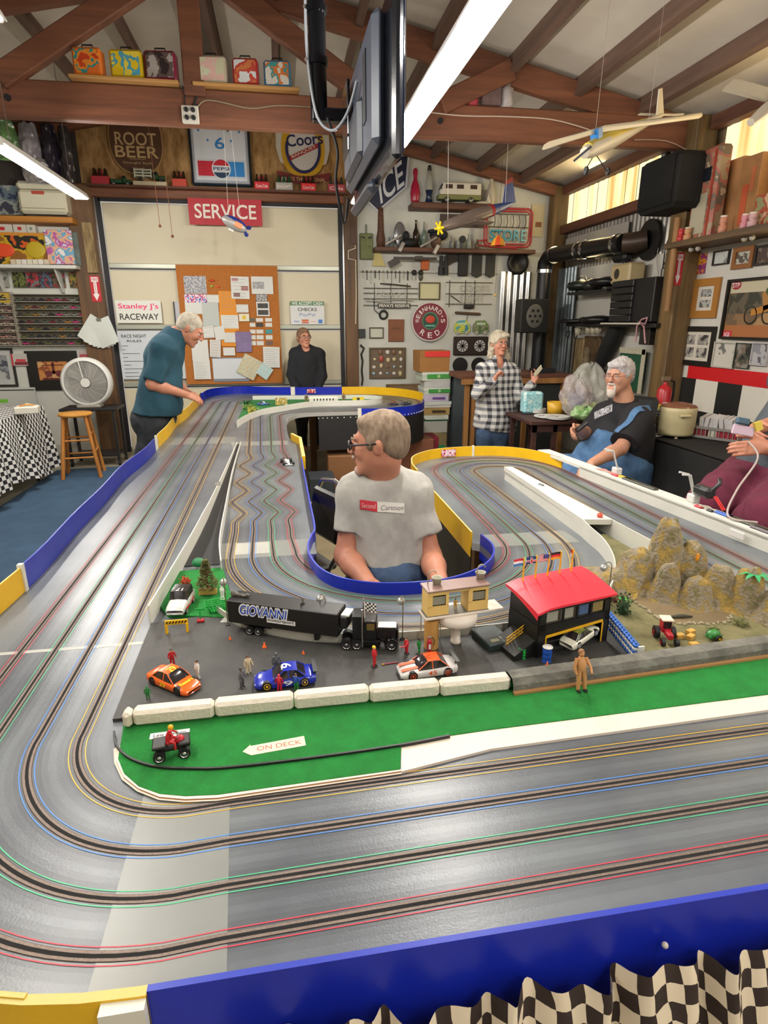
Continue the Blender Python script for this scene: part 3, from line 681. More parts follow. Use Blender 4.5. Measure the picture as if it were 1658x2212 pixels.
bl=['stubby rounded end block of the white barrier row, at its left end','white plaster barrier block in front of the orange toy car','white plaster barrier block left of the crew by the blue toy car','white plaster barrier block right of the blue toy car','white plaster barrier block left of the silver toy car','white plaster barrier block in front of the silver toy car, last before the grey kerb']
for i in range(6):
 a,c=ends[i],ends[i+1];w=c[0]-a[0]-.002;b=MB();b.box((0,0,.018),(w,.034,.036),PLS,bev=.007);solo('barrier_block',b,bl[i],'barrier',((a[0]+c[0])/2,(a[1]+c[1])/2+.018,T+.008),group='white barrier blocks along the turf')
TP=T+.008
# ---- toy cars ----
TYRE=mat('0e0e0e',.6)
def car(name,label,x,y,rot,L,cb,croof=None,crim='c0c0c0',W=None,Hh=None,z=TP,tilt=0,spoiler=None,roofpanel=None,num=None,numc='f0e020',hood=None,door=None,kind='stock',glassc='2a2628',stripe=None):
 W=W or L*.42;Hh=Hh or L*.29;r=L*.082
 body=mat(cb,.25,coat=.6);roof=mat(croof or cb,.25,coat=.6);gl=mat(glassc,.12)
 t=thing(name,label,'toy car',(x,y,z));t.rotation_euler=(0,tilt,rot)
 if kind=='stock':
  st=[(-.5,.40,.52,.16),(-.47,.46,.60,.10),(-.38,.5,.62,.08),(-.2,.5,.60,.07),(0,.5,.58,.07),(.18,.5,.57,.07),(.32,.49,.52,.07),(.43,.46,.44,.07),(.49,.38,.34,.08),(.5,.34,.30,.1)]
  gh=[(-.34,.40,.60),(-.20,.34,.97),(-.10,.33,1.0),(.03,.33,.98),(.10,.345,.9),(.20,.40,.58)]
 else:
  st=[(-.5,.48,.62,.18),(-.48,.5,.66,.16),(.10,.5,.66,.16),(.16,.49,.62,.16),(.42,.47,.56,.16),(.48,.46,.50,.16),(.5,.44,.40,.18)]
  gh=[(-.42,.46,.62),(-.38,.43,1.0),(0,.43,1.0),(.05,.43,.98),(.14,.46,.62)]
 b=MB();vs=[]
 for(u,w,h,lo)in st:
  for(a,c)in((-.92,lo),(-1,lo+.12),(-1.0,h*.72),(-.93,h*.93),(-.78,h),(0,h*1.03),(.78,h),(.93,h*.93),(1,h*.72),(1,lo+.12),(.92,lo)):
   vs.append((u*L,a*w*W,c*Hh if c!=lo else lo*Hh))
 n=11;fs=[(i*n+j,i*n+(j+1)%n,(i+1)*n+(j+1)%n,(i+1)*n+j)for i in range(len(st)-1)for j in range(n)];fs+=[tuple(range(n)),tuple(range((len(st)-1)*n,len(st)*n))[::-1]]
 b.add(vs,fs,body,True)
 if stripe:
  for s_ in(-1,1):b.box((-.02*L,s_*W*.5,Hh*.30),(L*.7,.0012,Hh*.12),mat(stripe,.3))
 bo=b.build('body',t)
 g=MB();vs=[]
 for(u,w,h)in gh:vs+=[(u*L,-w*W,h*Hh),(u*L,-w*W*.5,h*Hh*1.02),(u*L,w*W*.5,h*Hh*1.02),(u*L,w*W,h*Hh)]
 vs+=[(u*L,s*W*(.43 if kind=='stock' else .47),.56*Hh)for s in(-1,1)for u,_,_ in gh]
 k=len(gh);fs=[];base=4*k
 for i in range(k-1):
  isroof=gh[i][2]>.9 and gh[i+1][2]>.9
  for j in range(3):fs.append(((4*i+j,4*i+j+1,4*i+5+j,4*i+4+j),isroof))
  fs.append(((4*i,4*i+4,base+i+1,base+i),False));fs.append(((4*i+3,4*i+7,base+k+i+1,base+k+i),False))
 g.add(vs,[f for f,q in fs if not q],gl,True);g.build('windows',t)
 g=MB();g.add([(a,b_,c+.0006)for a,b_,c in vs],[f for f,q in fs if q],roof,True)
 for s in(-1,1):
  for(u0,h0,u1,h1)in((gh[0][0],.6,gh[1][0],.97),(-.05,.58,-.05,1.0),(gh[-1][0],.58,gh[-3][0],.98)):
   g.cyl((u0*L,s*W*.43,h0*Hh),(u1*L,s*W*.335,h1*Hh),L*.010,roof,n=6)
 g.build('roof',t)
 for sx in(-.31,.30):
  for sy in(-1,1):
   w=MB();w.cyl((sx*L,sy*W*.36,r),(sx*L,sy*W*.5,r),r,TYRE,n=18);o=w.build('tyre',t)
   w=MB();w.lathe([(0,.0),(r*.2,.0004),(r*.28,-.001),(r*.5,-.001),(r*.62,.0008),(r*.66,0)],mat(crim,.3),(sx*L,sy*(W*.5+.0004),r),n=14,R=rx(-sy*PI/2));w.build('rim',o)
 if spoiler:
  s=MB();s.box((-.49*L,0,Hh*.86),(L*.07,W*.92,.0016),mat(spoiler,.4));
  for q in(-.3,.3):s.box((-.48*L,q*W,Hh*.72),(L*.05,.0014,Hh*.24),mat(spoiler,.4))
  s.build('spoiler',t)
 if num:
  q=MB();text(q,num,(-.03*L,0,Hh*1.035),(0,1 if rot<-.2 and kind=='stock' else-1,0),(-1 if rot<-.2 and kind=='stock' else 1,0,0),W*.34,L*.16,mat(numc,.4),d=.0006)if not roofpanel else None
  for s_ in(-1,1):
   text(q,num,(-.04*L,s_*W*.505,Hh*.38),(-s_ if False else(1 if s_<0 else-1),0,0),(0,0,1),L*.15,Hh*.30,mat(numc,.4),d=.0006)
  q.build('race_number',t)
 if hood:
  q=MB();text(q,hood[0],(.31*L,0,Hh*.545),(0,1,0),(-1,0,0),W*.62,L*.09,mat(hood[1],.4),d=.001);q.build('hood_lettering',t)
 gq=MB()
 for s_ in(-1,1):gq.sph((.485*L,s_*W*.30,Hh*.30),(L*.012,W*.06,Hh*.05),mat('e8e4d8',.2),n=8)
 gq.build('headlights',t)
 return t
car('stock_car','orange toy stock car number 29 at the left end of the pit lane',-.285,1.292,math.radians(-40),.135,'e0601a',num='29',numc='f4e21a',hood=("Reese's",'f4e21a'),crim='303030')
c=car('stock_car','blue toy stock car number 9 with yellow wheels in the middle of the pit lane',-.028,1.262,math.radians(183),.142,'1a2ba0',num='9',numc='f2f2f2',crim='e8b818',spoiler='15151a',W=.062)
c=car('sports_car','silver and orange toy car number 45 behind the white barrier',.312,1.248,math.radians(184),.142,'c9c4c0',croof='d8561f',num='45',numc='d8561f',crim='e0502a',spoiler='4a4a48',W=.062)
b=MB()
for s_ in(-1,1):b.box((.30*.142,s_*.013,.0235),(.05,.010,.001),mat('d8561f',.3),R=ry(.12))
b.build('bonnet_stripe',c)
c=car('muscle_car','white and olive green toy car jacked up in the pit garage',.735,1.300,math.radians(28),.118,'d8d6c2',croof='6e7a2e',crim='b8b8b8',z=TP+.024,tilt=-.18)
c=car('off_road_truck','white and red toy off-roader number 17 parked by the barricade',-.330,1.700,math.radians(-97),.122,'d4cfc8',croof='2c2826',kind='jeep',num='17',numc='f0f0f0',W=.056,Hh=.058,stripe='c02030',crim='a0a0a0')
# ---- articulated lorry ----
LRY=thing('toy_lorry','black articulated toy lorry with a blue and white team name on its trailer','toy lorry',(.115,1.392,TP),math.radians(-25))
BK=mat('161412',.45,var=.2,sc=40)
pm('trailer_box',LRY,lambda b:b.box((-.165,.034,.064),(.318,.068,.066),BK,bev=.002))
def trl(b):
 text(b,'GIOVANNI',(-.215,-.0005,.076),(1,0,0),(0,0,1),.146,.036,mat('e6e6e0',.5),d=.0006,shear=.25,bold=.09);text(b,'GIOVANNI',(-.215,-.0005,.076),(1,0,0),(0,0,1),.138,.027,mat('1f48b8',.4),d=.0012,shear=.25,bold=.01)
 b.box((-.165,-.0008,.054),(.082,.0006,.012),mat('e6e6e0',.5));text(b,'motorsport',(-.165,-.0012,.0545),(1,0,0),(0,0,1),.075,.0095,mat('26221f',.5),d=.0004)
pm('team_name',LRY,trl)
pm('reefer_unit',LRY,lambda b:b.box((.006,.034,.070),(.020,.05,.035),mat('1d1c1b',.5),bev=.003).box((.010,.034,.0895),(.022,.042,.004),mat('c8c8c0',.4)))
def wheel(par,x,y0,y1,r,rim='9a9a98',nm='tyre'):
 w=MB();w.cyl((x,y0,r),(x,y1,r),r,TYRE,n=18);o=w.build(nm,par);w=MB()
 w.lathe([(0,.001),(r*.3,.001),(r*.35,-.0005),(r*.58,-.0005),(r*.68,.001)],mat(rim,.25,.7),(x,y0-.0003 if y0<y1 else y0+.0003,r),n=14,R=rx(PI/2 if y0<y1 else-PI/2));w.build('rim',o)
for x in(-.262,-.236):
 wheel(LRY,x,.002,.016,.0125);wheel(LRY,x,.066,.052,.0125)
pm('chassis',LRY,lambda b:b.box((-.245,.034,.024),(.08,.03,.014),BK).box((-.07,.034,.022),(.012,.05,.026),BK))
CAB=thing('tmp','x','x');bpy.data.objects.remove(CAB)
cabR=rz(math.radians(14));co=Vector((.045,.034,0))
def cbx(b,c,d,m,bev=.002):b.box(co+cabR@Vector(c),d,m,R=cabR,bev=bev)
GB=mat('101012',.2,coat=.5)
pm('sleeper_cab',LRY,lambda b:(cbx(b,(-.006,0,.062),(.026,.054,.064),GB),cbx(b,(.026,0,.054),(.034,.052,.052),GB)))
pm('bonnet',LRY,lambda b:(cbx(b,(.068,0,.042),(.058,.040,.032),GB,.005),cbx(b,(.070,0,.059),(.050,.034,.003),CHROME),cbx(b,(.099,0,.036),(.004,.044,.036),CHROME)))
pm('cab_window',LRY,lambda b:(cbx(b,(.028,-.0265,.066),(.020,.001,.018),mat('6b5a2c',.2)),cbx(b,(.0435,0,.068),(.001,.044,.016),mat('5a4c28',.2))))
for s_ in(-1,1):
 pm('exhaust_stack',LRY,lambda b:b.cyl(co+cabR@Vector((.007,s_*.032,.012)),co+cabR@Vector((.007,s_*.032,.118)),.0024,CHROME,n=10))
 pm('mudguard',LRY,lambda b:b.lathe([(.0165,-.008),(.018,-.006),(.018,.006),(.0165,.008)],GB,co+cabR@Vector((.082,s_*.024,.0165)),n=12,R=cabR@rx(PI/2),a0=0,a1=PI))
for x in(-.035,-.008,.082):
 for s_ in(-1,1):
  w=MB();a=co+cabR@Vector((x,s_*.014,.015));c_=co+cabR@Vector((x,s_*.030,.015));w.cyl(a,c_,.015,TYRE,n=18);o=w.build('tyre',LRY)
  w=MB();w.lathe([(0,.001),(.004,.001),(.005,-.0005),(.009,-.0005),(.0105,.001)],CHROME,co+cabR@Vector((x,s_*.0303,.015)),n=14,R=cabR@rx(-s_*PI/2));w.build('rim',o)
pm('fuel_tank',LRY,lambda b:cbx(b,(.028,0,.018),(.05,.054,.018),GB,.004))
# ---- little figures ----
def fig(label,px,py,h,top,leg,skin='c79270',hat=None,rot=0.,arm=((.35,.1),(-.35,.1)),base=None,z=TP,name='figurine',lean=0,pt=None):
 p=pt or PZ(px,py,z);t=thing(name,label,'figurine',(p[0],p[1],z),rot);s=h/.055
 t.rotation_euler=(lean,0,rot);mt,ml=mat(top,.5),mat(leg,.5);hh=Vector
 z0=.0015 if base else 0
 if base:pm('stand',t,lambda b:b.lathe([(.0,0),(.008*s,0),(.0085*s,.0012),(0,.0016)],mat(base,.6),n=14))
 b=MB();b.tube([(0,0,.053*s*.52),(0,0,.030*s),(0,.0,.038*s),(0,0,.0455*s)],1,mt,n=10,rs=[.0052*s,.0058*s,.0066*s,.0035*s]);b.build('torso',t)
 for k,s_ in((0,-1),(1,1)):
  b=MB();a,f=arm[k];sh=Vector((s_*.0062*s,0,.0435*s));el=sh+Vector((s_*.004*s,-.004*s*f*3,-.011*s));ha=el+Vector((a*-.006*s*0+(-s_)*a*.006*s,-.010*s*f*2,-.009*s+f*.012*s));b.tube([sh,el,ha],1,mt,n=8,rs=[.0024*s,.0021*s,.0017*s]);b.sph(ha,.0019*s,mat(skin,.6),n=8);b.build('arm',t)
  b=MB();b.tube([(s_*.0028*s,0,.029*s),(s_*.0040*s,-.0010*s,.015*s),(s_*.0045*s,0,.002*s+z0)],1,ml,n=8,rs=[.0036*s,.0030*s,.0023*s]);b.box((s_*.0045*s,-.0016*s,.0015*s+z0),(.0036*s,.0075*s,.003*s),mat('2a2420',.6),bev=.0008);b.build('leg',t)
 b=MB();b.sph((0,-.0004*s,.0500*s),(.0035*s,.0040*s,.0046*s),mat(skin,.6),n=12);b.cyl((0,0,.0445*s),(0,0,.048*s),.0018*s,mat(skin,.6),n=8);b.build('head',t)
 b=MB();b.sph((0,.0006*s,.0512*s),(.0041*s,.0046*s,.0044*s),mat(hat or '3a2a1c',.5),n=12,z0=.0 if hat is None else-.2);b.build('cap' if hat else 'hair',t)
 return t
fig('red crewman figurine kneeling behind the orange toy car',373,1437,.046,'b01820','b01820',rot=.4)
fig('white-suited crewman figurine with a red badge beside the orange toy car',428,1466,.050,'d8d2c8','d2ccc4',base='6a6a60',rot=-1)
fig('green figurine crouching near the left end of the barriers',320,1510,.034,'1c6e2c','1c6e2c',skin='2c7a38',hat='1c6e2c')
fig('cream-suited crewman figurine left of the blue toy car',537,1455,.050,'cdbb96','cdbb96',base='6a6a60',rot=.3)
fig('grey figurine on a round stand in front of the cream-suited figurine',523,1486,.053,'5b585a','4c4a4c',skin='6a6566',base='4c4a4c',rot=1.0)
fig('dark grey figurine behind the roof of the blue toy car',598,1452,.054,'54555a','54555a',skin='54555a',hat='54555a',base='4c4a4c')
fig('red crewman figurine leaning at the side of the blue toy car',604,1494,.046,'b81c30','b81c30',hat='b81c30',rot=2.8)
fig('blue and green crewman figurine at the rear wheel of the blue toy car',640,1492,.046,'22489a','1f7a30',rot=2.5)
fig('red figurine with a yellow helmet in front of the lorry cab',808,1440,.058,'b81c24','b81c24',hat='e8c020',base='2a2420',rot=1.2)
fig('red-suited figurine pointing, standing left of the tan column',878,1412,.047,'b81c28','b81c28',base='2a2420',rot=-1.2,arm=((.35,.1),(.3,.9)))
fig('green-suited figurine facing the red pointing figurine',904,1413,.047,'1d7a30','1d7a30',skin='4a3a28',base='2a2420',rot=1.4)
fig('tall tan naked-looking action figure leaning on the grey kerb with its feet on the turf',0,0,.100,'b98450','b98450',skin='b98450',hat='8a6038',z=T+.008,pt=(.646,1.112),lean=-.18,name='action_figure',arm=((.35,.1),(.2,.3)))
# seated/rider figure parts for the quad bike
Q=thing('quad_bike','small black and red toy quad bike on the turf','toy quad bike',(-.249,1.044,T+.008),math.radians(8))
BR=mat('1c1816',.45)
pm('chassis',Q,lambda b:b.box((0,0,.017),(.046,.016,.010),BR,bev=.003));pm('front_rack',Q,lambda b:b.box((.024,0,.030),(.022,.036,.006),BR,bev=.002))
pm('rear_rack',Q,lambda b:b.box((-.022,0,.030),(.026,.036,.007),BR,bev=.002));pm('seat',Q,lambda b:b.box((-.003,0,.029),(.026,.012,.008),mat('b01828',.4),bev=.003));pm('bonnet',Q,lambda b:b.sph((.016,0,.032),(.010,.009,.008),mat('b01828',.3)))
pm('handlebar',Q,lambda b:b.tube([(.012,-.013,.042),(.012,0,.038),(.012,.013,.042)],.001,BR))
for x in(-.023,.023):
 for y in(-1,1):wheel(Q,x,y*.021 if y>0 else-.021,y*.011,.0115,'d0d0cc')
RD=thing('rider_figurine','red rider figurine with a yellow helmet sitting on the quad bike','figurine',(-.252,1.044,T+.008+.033),math.radians(8));rm=mat('c02028',.45)
pm('torso',RD,lambda b:b.tube([(-.002,0,0),(0,0,.012),(.003,0,.022)],1,rm,n=10,rs=[.0055,.006,.004]));pm('helmet',RD,lambda b:b.sph((.005,0,.029),(.0055,.005,.0055),mat('e8a818',.3)))
for s_ in(-1,1):
 pm('arm',RD,lambda b:b.tube([(.003,s_*.006,.020),(.009,s_*.009,.013),(.014,s_*.009,.010)],.0019,rm));pm('leg',RD,lambda b:b.tube([(0,s_*.005,.001),(.010,s_*.009,-.002),(.010,s_*.010,-.016)],.0026,rm))
def card(name,label,cat,c,X,w,h,m,txt=None,tm=None,th=.0008,par=None):
 b=MB();X=Vector(X).normalized();Yv=Vector((-X.y,X.x,0));b.box((0,0,th/2),(w,h,th),m,R=basis(X,Yv))
 if txt:text(b,txt,(0,0,th),X,Yv,w*.82,h*.55,tm,d=.0003)
 return solo(name,b,label,cat,c)
card('name_card','small white name card with handwriting behind the quad bike','card',(-.265,1.108,T+.0082),(1,.06,0),.078,.018,mat('e4e0d4',.6),'Lew Tiessen',mat('2a2a2a',.6))
b=MB();X=Vector((1,.09,0)).normalized();Yv=Vector((-X.y,X.x,0));RR=basis(X,Yv)
b.prism([(-.066,-.001),(-.050,.016),(-.049,.012),(.058,.016),(.058,-.014),(-.050,-.016)],0,.0006,mat('d2cfae',.6),R=RR);text(b,'ON DECK',(.006,0,.0006),X,Yv,.088,.013,mat('b4504c',.6),d=.0003,bold=0)
solo('tape_arrow',b,'cream masking tape arrow lettered ON DECK stuck on the green turf','sign',(-.048,1.035,T+.0082))
# ---- street furniture ----
def cone(px,py,h,lab,g=None):
 p=PZ(px,py,TP);b=MB();m=mat('e0601c',.5);b.box((0,0,.0008),(h*.7,h*.7,.0016),m);b.lathe([(h*.26,.0016),(h*.08,h),(0,h)],m,n=12);solo('traffic_cone',b,lab,'traffic cone',(p.x,p.y,TP),group='traffic cones in the pit lane')
cone(497,1381,.010,'tiny orange cone behind the lorry, nearest its rear');cone(571,1398,.015,'larger orange cone under the middle of the trailer');cone(655,1412,.010,'tiny orange cone near the lorry drive wheels');cone(1181,1438,.012,'orange cone in front of the blue barrel')
bt=thing('barricade','yellow road barricade with black hatching at the front of the white off-roader','barricade',(-.318,1.552,TP),math.radians(2));ym=mat('e6b010',.4)
pm('board',bt,lambda b:b.box((0,0,.0315),(.060,.004,.014),ym,bev=.001))
for k in range(7):pm('hatch_mark',bt,lambda b:b.box((-.024+.008*k,-.0022,.0315),(.0035,.0006,.008),mat('1c1a14',.5),R=ry(.6)))
for s_ in(-1,1):pm('leg',bt,lambda b:b.box((s_*.027,0,.013),(.006,.010,.026),ym))
def lamp(px,py,h,lab,d=(1,0),ball=.011,base=True,pt=None,z=TP,r=.0014):
 p=pt or PZ(px,py,z);t=thing('lamp_post',lab,'lamp post',(p[0],p[1],z),group='gooseneck lamp posts of the diorama');d=Vector((d[0],d[1],0)).normalized()
 pm('post',t,lambda b:b.tube([(0,0,0),(0,0,h*.82)]+[Vector((0,0,h*.82))+d*(.012-.012*math.cos(a))+Vector((0,0,.016*math.sin(a)))for a in np.linspace(0.3,PI*.95,8)],r,mat('75694c',.45,.4),n=7))
 pm('lamp_shade',t,lambda b:b.sph(tuple(Vector((0,0,h*.80))+d*.025),ball,mat('b9bab4',.25,.6),n=16))
 if base:pm('foot',t,lambda b:b.lathe([(0,0),(.007,0),(.006,.002),(.0015,.004)],mat('2a2826',.6),n=12))
lamp(492,1350,.150,'gooseneck lamp post leaning behind the rear end of the lorry',(-.2,1));lamp(745,1375,.120,'gooseneck lamp post behind the middle of the trailer',(-.6,1),pt=(.085,1.475))
lamp(870,1375,.125,'gooseneck lamp post between the lorry cab and the tan column',(0,1),pt=(.285,1.415));lamp(1305,1300,.140,'gooseneck lamp post at the right end of the red roofed pit building',(-1,.1),pt=(.945,1.535));lamp(0,0,.115,'gooseneck lamp post behind the row of flags',(-1,.1),pt=(.78,1.465))
def drum(px,py,r,h,col,lab,lid=None):
 p=PZ(px,py,TP);b=MB();m=mat(col,.4)
 b.lathe([(0,0),(r,0),(r,.0015),(r*.94,.003),(r*.94,h*.33),(r,h*.35),(r*.94,h*.38),(r*.94,h*.64),(r,h*.67),(r*.94,h*.70),(r*.94,h*.96),(r,h),(r*.8,h),(r*.78,h*.95),(0,h*.95)],m,n=18)
 if lid:b.lathe([(0,h*1.02),(r*1.05,h*1.0),(r*1.08,h*.95),(r,h*.94)],mat(lid,.6),n=16)
 solo('oil_drum',b,lab,'barrel',(p.x,p.y+r,TP))
drum(1184,1434,.012,.042,'1c4ea8','blue barrel with a white lid at the front corner of the pit building','d8d4cc');drum(1130,1425,.0095,.027,'15903a','small green barrel in front of the pit building steps')
fx=thing('fire_extinguisher','red miniature fire extinguisher at the foot of the tan column','fire extinguisher',(.340,1.338,TP));rm=mat('a8182a',.35)
pm('cylinder',fx,lambda b:b.lathe([(0,0),(.0055,0),(.006,.002),(.006,.030),(.004,.035),(.0018,.037),(.0018,.040)],rm,n=16));pm('valve',fx,lambda b:b.box((0,0,.043),(.009,.003,.004),mat('c8c4b8',.3,.6)))
pm('label_plate',fx,lambda b:b.box((0,-.0061,.018),(.006,.0006,.014),mat('e0dcd4',.5)));pm('hose',fx,lambda b:b.tube([(.002,0,.042),(.010,0,.040),(.014,0,.030),(.012,0,.018)],.0009,TYRE))
# race control tower
tw=thing('control_tower','cream two-room race control booth on a white platform with a tan column','model building',(.418,1.375,TP),math.radians(7));CRM=mat('d9b56a',.55);WP=mat('dcd0c2',.5)
pm('column',tw,lambda b:b.cyl((-.068,-.004,0),(-.068,-.004,.082),.019,mat('ba8a48',.6),n=24));pm('pedestal',tw,lambda b:b.lathe([(0,0),(.014,0),(.0145,.006),(.012,.012),(.012,.045),(.016,.052),(.050,.064),(.054,.070),(.054,.090),(0,.090)],WP,(.003,0,0),n=32))
pm('platform',tw,lambda b:b.box((.015,-.002,.0945),(.218,.055,.007),WP,bev=.001))
pm('platform_floor',tw,lambda b:b.box((-.005,-.002,.0985),(.175,.050,.0012),mat('6e6a5e',.6)))
def booth(b):
 zb=.099
 for x in(-.058,.052):
  w=.056
  for(cx,cz,dx,dz)in((x,zb+.013,w,.026),(x,zb+.061,w,.010),(x-w/2+.006,zb+.040,.012,.034),(x+w/2-.004,zb+.040,.008,.034)):b.box((cx,-.022,cz),(dx,.003,dz),CRM)
  b.box((x,.022,zb+.033),(w,.003,.066),CRM)
  for q in(-1,1):b.box((x+q*(w/2-.0015),0,zb+.033),(.003,.044,.066),CRM)
 b.box((-.003,-.022,zb+.063),(.060,.003,.006),CRM)
pm('booth',tw,booth);pm('roof',tw,lambda b:b.box((-.003,.002,.1675),(.172,.060,.005),mat('8b6f66',.35),bev=.001))
for x in(-.058,.052):pm('window',tw,lambda b:b.box((x+.002,-.0205,.139),(.034,.001,.022),mat('9a9684',.15,trans=.3)))
for x in(-.050,.072):pm('roof_bucket',tw,lambda b:b.lathe([(0,.0),(.010,0),(.013,.018),(.0145,.019),(.0125,.018),(.009,.003),(0,.003)],mat('a9a692',.5),(x,.012,.170),n=18))
for x,s_ in((-.072,1),(.066,1)):pm('hook_lamp',tw,lambda b:b.tube([(x,.02,.17),(x,.02,.195)]+[(x+s_*(.011-.011*math.cos(a)),.018-.012*math.sin(a)*0,.195+.012*math.sin(a))for a in np.linspace(.3,2.9,7)],.0016,mat('a9a08a',.4,.5),n=7))
for x in(-.085,-.03,.02,.07):pm('support_rod',tw,lambda b:b.cyl((x,.03,0),(x,.03,.092),.0014,mat('a8a290',.5),n=6))
fig('tiny gold figurine seated in the doorway of the control booth',0,0,.030,'b8923c','b8923c',skin='b8923c',z=TP+.0995,pt=(.416,1.372),hat='3c4a5a')
fl=thing('chequered_flag','black and white chequered flag behind the lorry cab','flag',(.178,1.40,TP));pm('pole',fl,lambda b:b.cyl((0,0,0),(.004,0,.125),.0017,mat('c8c2b2',.5),n=8))
def ckf(b):
 A_,B_=mat('e8e4da',.6),mat('16150f',.6)
 for i in range(6):
  for j in range(5):
   f=lambda u,v:(.004+.0050*u,-.001+.002*math.sin(u*1.4),.126-.0052*v-.0016*u)
   b.add([f(i,j),f(i+1,j),f(i+1,j+1),f(i,j+1)],[(0,1,2,3)],A_ if(i+j)%2 else B_)
pm('flag_cloth',fl,ckf)
b=MB();b.box((0,0,.011),(.072,.098,.022),mat('23302f',.45,var=.15,sc=30),bev=.003);b.box((-.010,-.03,.0222),(.024,.014,.0006),mat('8f8a6a',.6));b.box((.018,-.022,.0222),(.018,.012,.0006),mat('8f8a6a',.6));solo('transformer_box',b,'flat dark green box with pale labels between the booth and the pit building','box',(.517,1.362,TP),rot=math.radians(12))
b=MB();b.tube([(0,0,.002),(.036,.003,.002)],.0014,mat('a02840',.5));b.sph((-.002,0,.002),(.004,.002,.002),mat('e0a030',.5),n=8);solo('match_stick',b,'thin red stick with a yellow tip lying in front of the silver toy car','stick',(.215,1.296,TP))
# pit building with a red roof
pb=thing('pit_building','black two-storey pit building with a bright red roof and yellow trim','model building',(.600,1.262,TP),math.radians(14));KB=mat('141310',.45);YL=mat('d9a415',.45);RR_=mat('e02a3c',.45)
Wd,Dp=.228,.125
def pbw(b):
 for(x,w,z,h)in((.011,.022,.0665,.133),(Wd-.010,.020,.0665,.133),(Wd/2,Wd,.078,.028),(Wd/2,Wd,.128,.008),(.075,.006,.108,.036),(.120,.006,.108,.036),(.165,.006,.108,.036)):b.box((x,.002,z),(w,.004,h),KB)
 for x in(.002,Wd-.002):b.box((x,Dp/2,.0665),(.004,Dp,.133),KB)
 b.box((Wd/2,Dp,.040),(Wd,.004,.08),KB);b.box((Wd/2,Dp/2,.090),(Wd,Dp,.003),KB)
pm('walls',pb,pbw);pm('floor_slab',pb,lambda b:b.box((Wd/2,Dp/2,.0015),(Wd,Dp,.003),mat('2c2b29',.6)))
for i in range(4):pm('window',pb,lambda b:b.box((.041+.0485*i,.0045,.108),(.038,.001,.028),mat('a6a294' if i<2 else '54688a' if i==2 else '9a8450',.2,trans=.2)))
pm('yellow_beam',pb,lambda b:b.box((.115,-.0012,.061),(.182,.002,.007),YL,R=ry(-.05)).box((.206,-.0012,.032),(.004,.002,.056),YL).box((.024,-.0012,.032),(.003,.002,.05),YL))
def rf(u,v):x=-.012+(Wd+.022)*u;y=-.008+(Dp+.016)*v;return(x,y,.140+.024*math.sin(v*PI/2)-.010*max(0,1-u*6))
pm('roof',pb,lambda b:(b.grid(rf,8,12,RR_),b.grid(lambda u,v:tuple(Vector(rf(u,v))-Vector((0,0,.006))),8,12,RR_),b.grid(lambda u,v:tuple(Vector(rf(u,0))-Vector((0,0,.006*v))),8,2,RR_),b.grid(lambda u,v:tuple(Vector(rf(0,u))-Vector((0,0,.006*v+.012*v*(1-u)))),8,2,RR_),b.grid(lambda u,v:tuple(Vector(rf(1,u))-Vector((0,0,.006*v))),8,2,RR_)))
pm('stair_block',pb,lambda b:b.prism([(-.060,0),(.0,0),(.0,.045),(-.060,.014)],.01,Dp-.02,KB,R=Matrix(((1,0,0),(0,0,1),(0,1,0)))))
def ladder(b):
 for k in range(7):b.box((-.050+.009*k,.06,.030+.0047*k),(.0018,.002,.020),YL)
 for q in(0,.010,.019):b.box((-.024,.06,.033+q),(.060,.002,.002),YL,R=ry(-.48))
pm('stair_railing',pb,ladder)
FLG=[(['c62a3a','e8e6e2','2f7ac0'],'red white and blue striped flag',0),(['27407a','c62a3a','e8e6e2'],'red and white crossed blue flag',1),(['b83a4a','e0dcdc'],'red and white striped flag with blue corner',2),(['1a1818','c62a3a','e0a818'],'black red and gold flag',0),(['c62a3a','e8e6e2'],'red and white flag hanging edge-on',3)]
for i,(cols,nm,k)in enumerate(FLG):
 q=Matrix.Rotation(math.radians(14),3,'Z')@Vector((.028+.040*i,.115,.158));f=thing('flag',nm+' on a yellow pole behind the red roof','flag',(q.x+.600,q.y+1.262,TP+q.z),math.radians(4),group='flags on the pit building')
 pm('pole',f,lambda b:b.cyl((0,0,-.004),(0,0,.070),.0022,mat('ddb022',.5),n=8))
 def fc(b):
  w,h=(.030,.020)if k!=3 else(.008,.020);g=lambda u,v:(-w*u,.002*math.sin(u*5),.068-h*v)
  if k==0:
   for r in range(3):b.grid(lambda u,v:g(u,(r+v)/3),7,2,mat(cols[r],.6))
  elif k==1:
   b.grid(g,7,2,mat(cols[0],.6));
   for(X0_,X1_,Z0,Z1,c)in((0,w,.45,.68,'e8e6e2'),(.42*w,.6*w,.1,1,'e8e6e2'),(0,w,.50,.62,'c62a3a'),(.46*w,.56*w,.1,1,'c62a3a')):b.box((-(X0_+X1_)/2,0,.068-h*(Z0+Z1)/2),(X1_-X0_,.006 if c=='c62a3a' else .0055,h*(Z1-Z0)*.9),mat(c,.6))
  elif k==2:
   for r in range(9):b.grid(lambda u,v:g(u,(r+v)/9),7,2,mat(cols[r%2],.6))
   b.box((-.0075,.0008,.0625),(.015,.006,.010),mat('33457e',.6))
  else:
   for r in range(2):b.grid(lambda u,v:g(u,(r+v)/2),3,2,mat(cols[r],.6))
 pm('flag_cloth',f,fc)
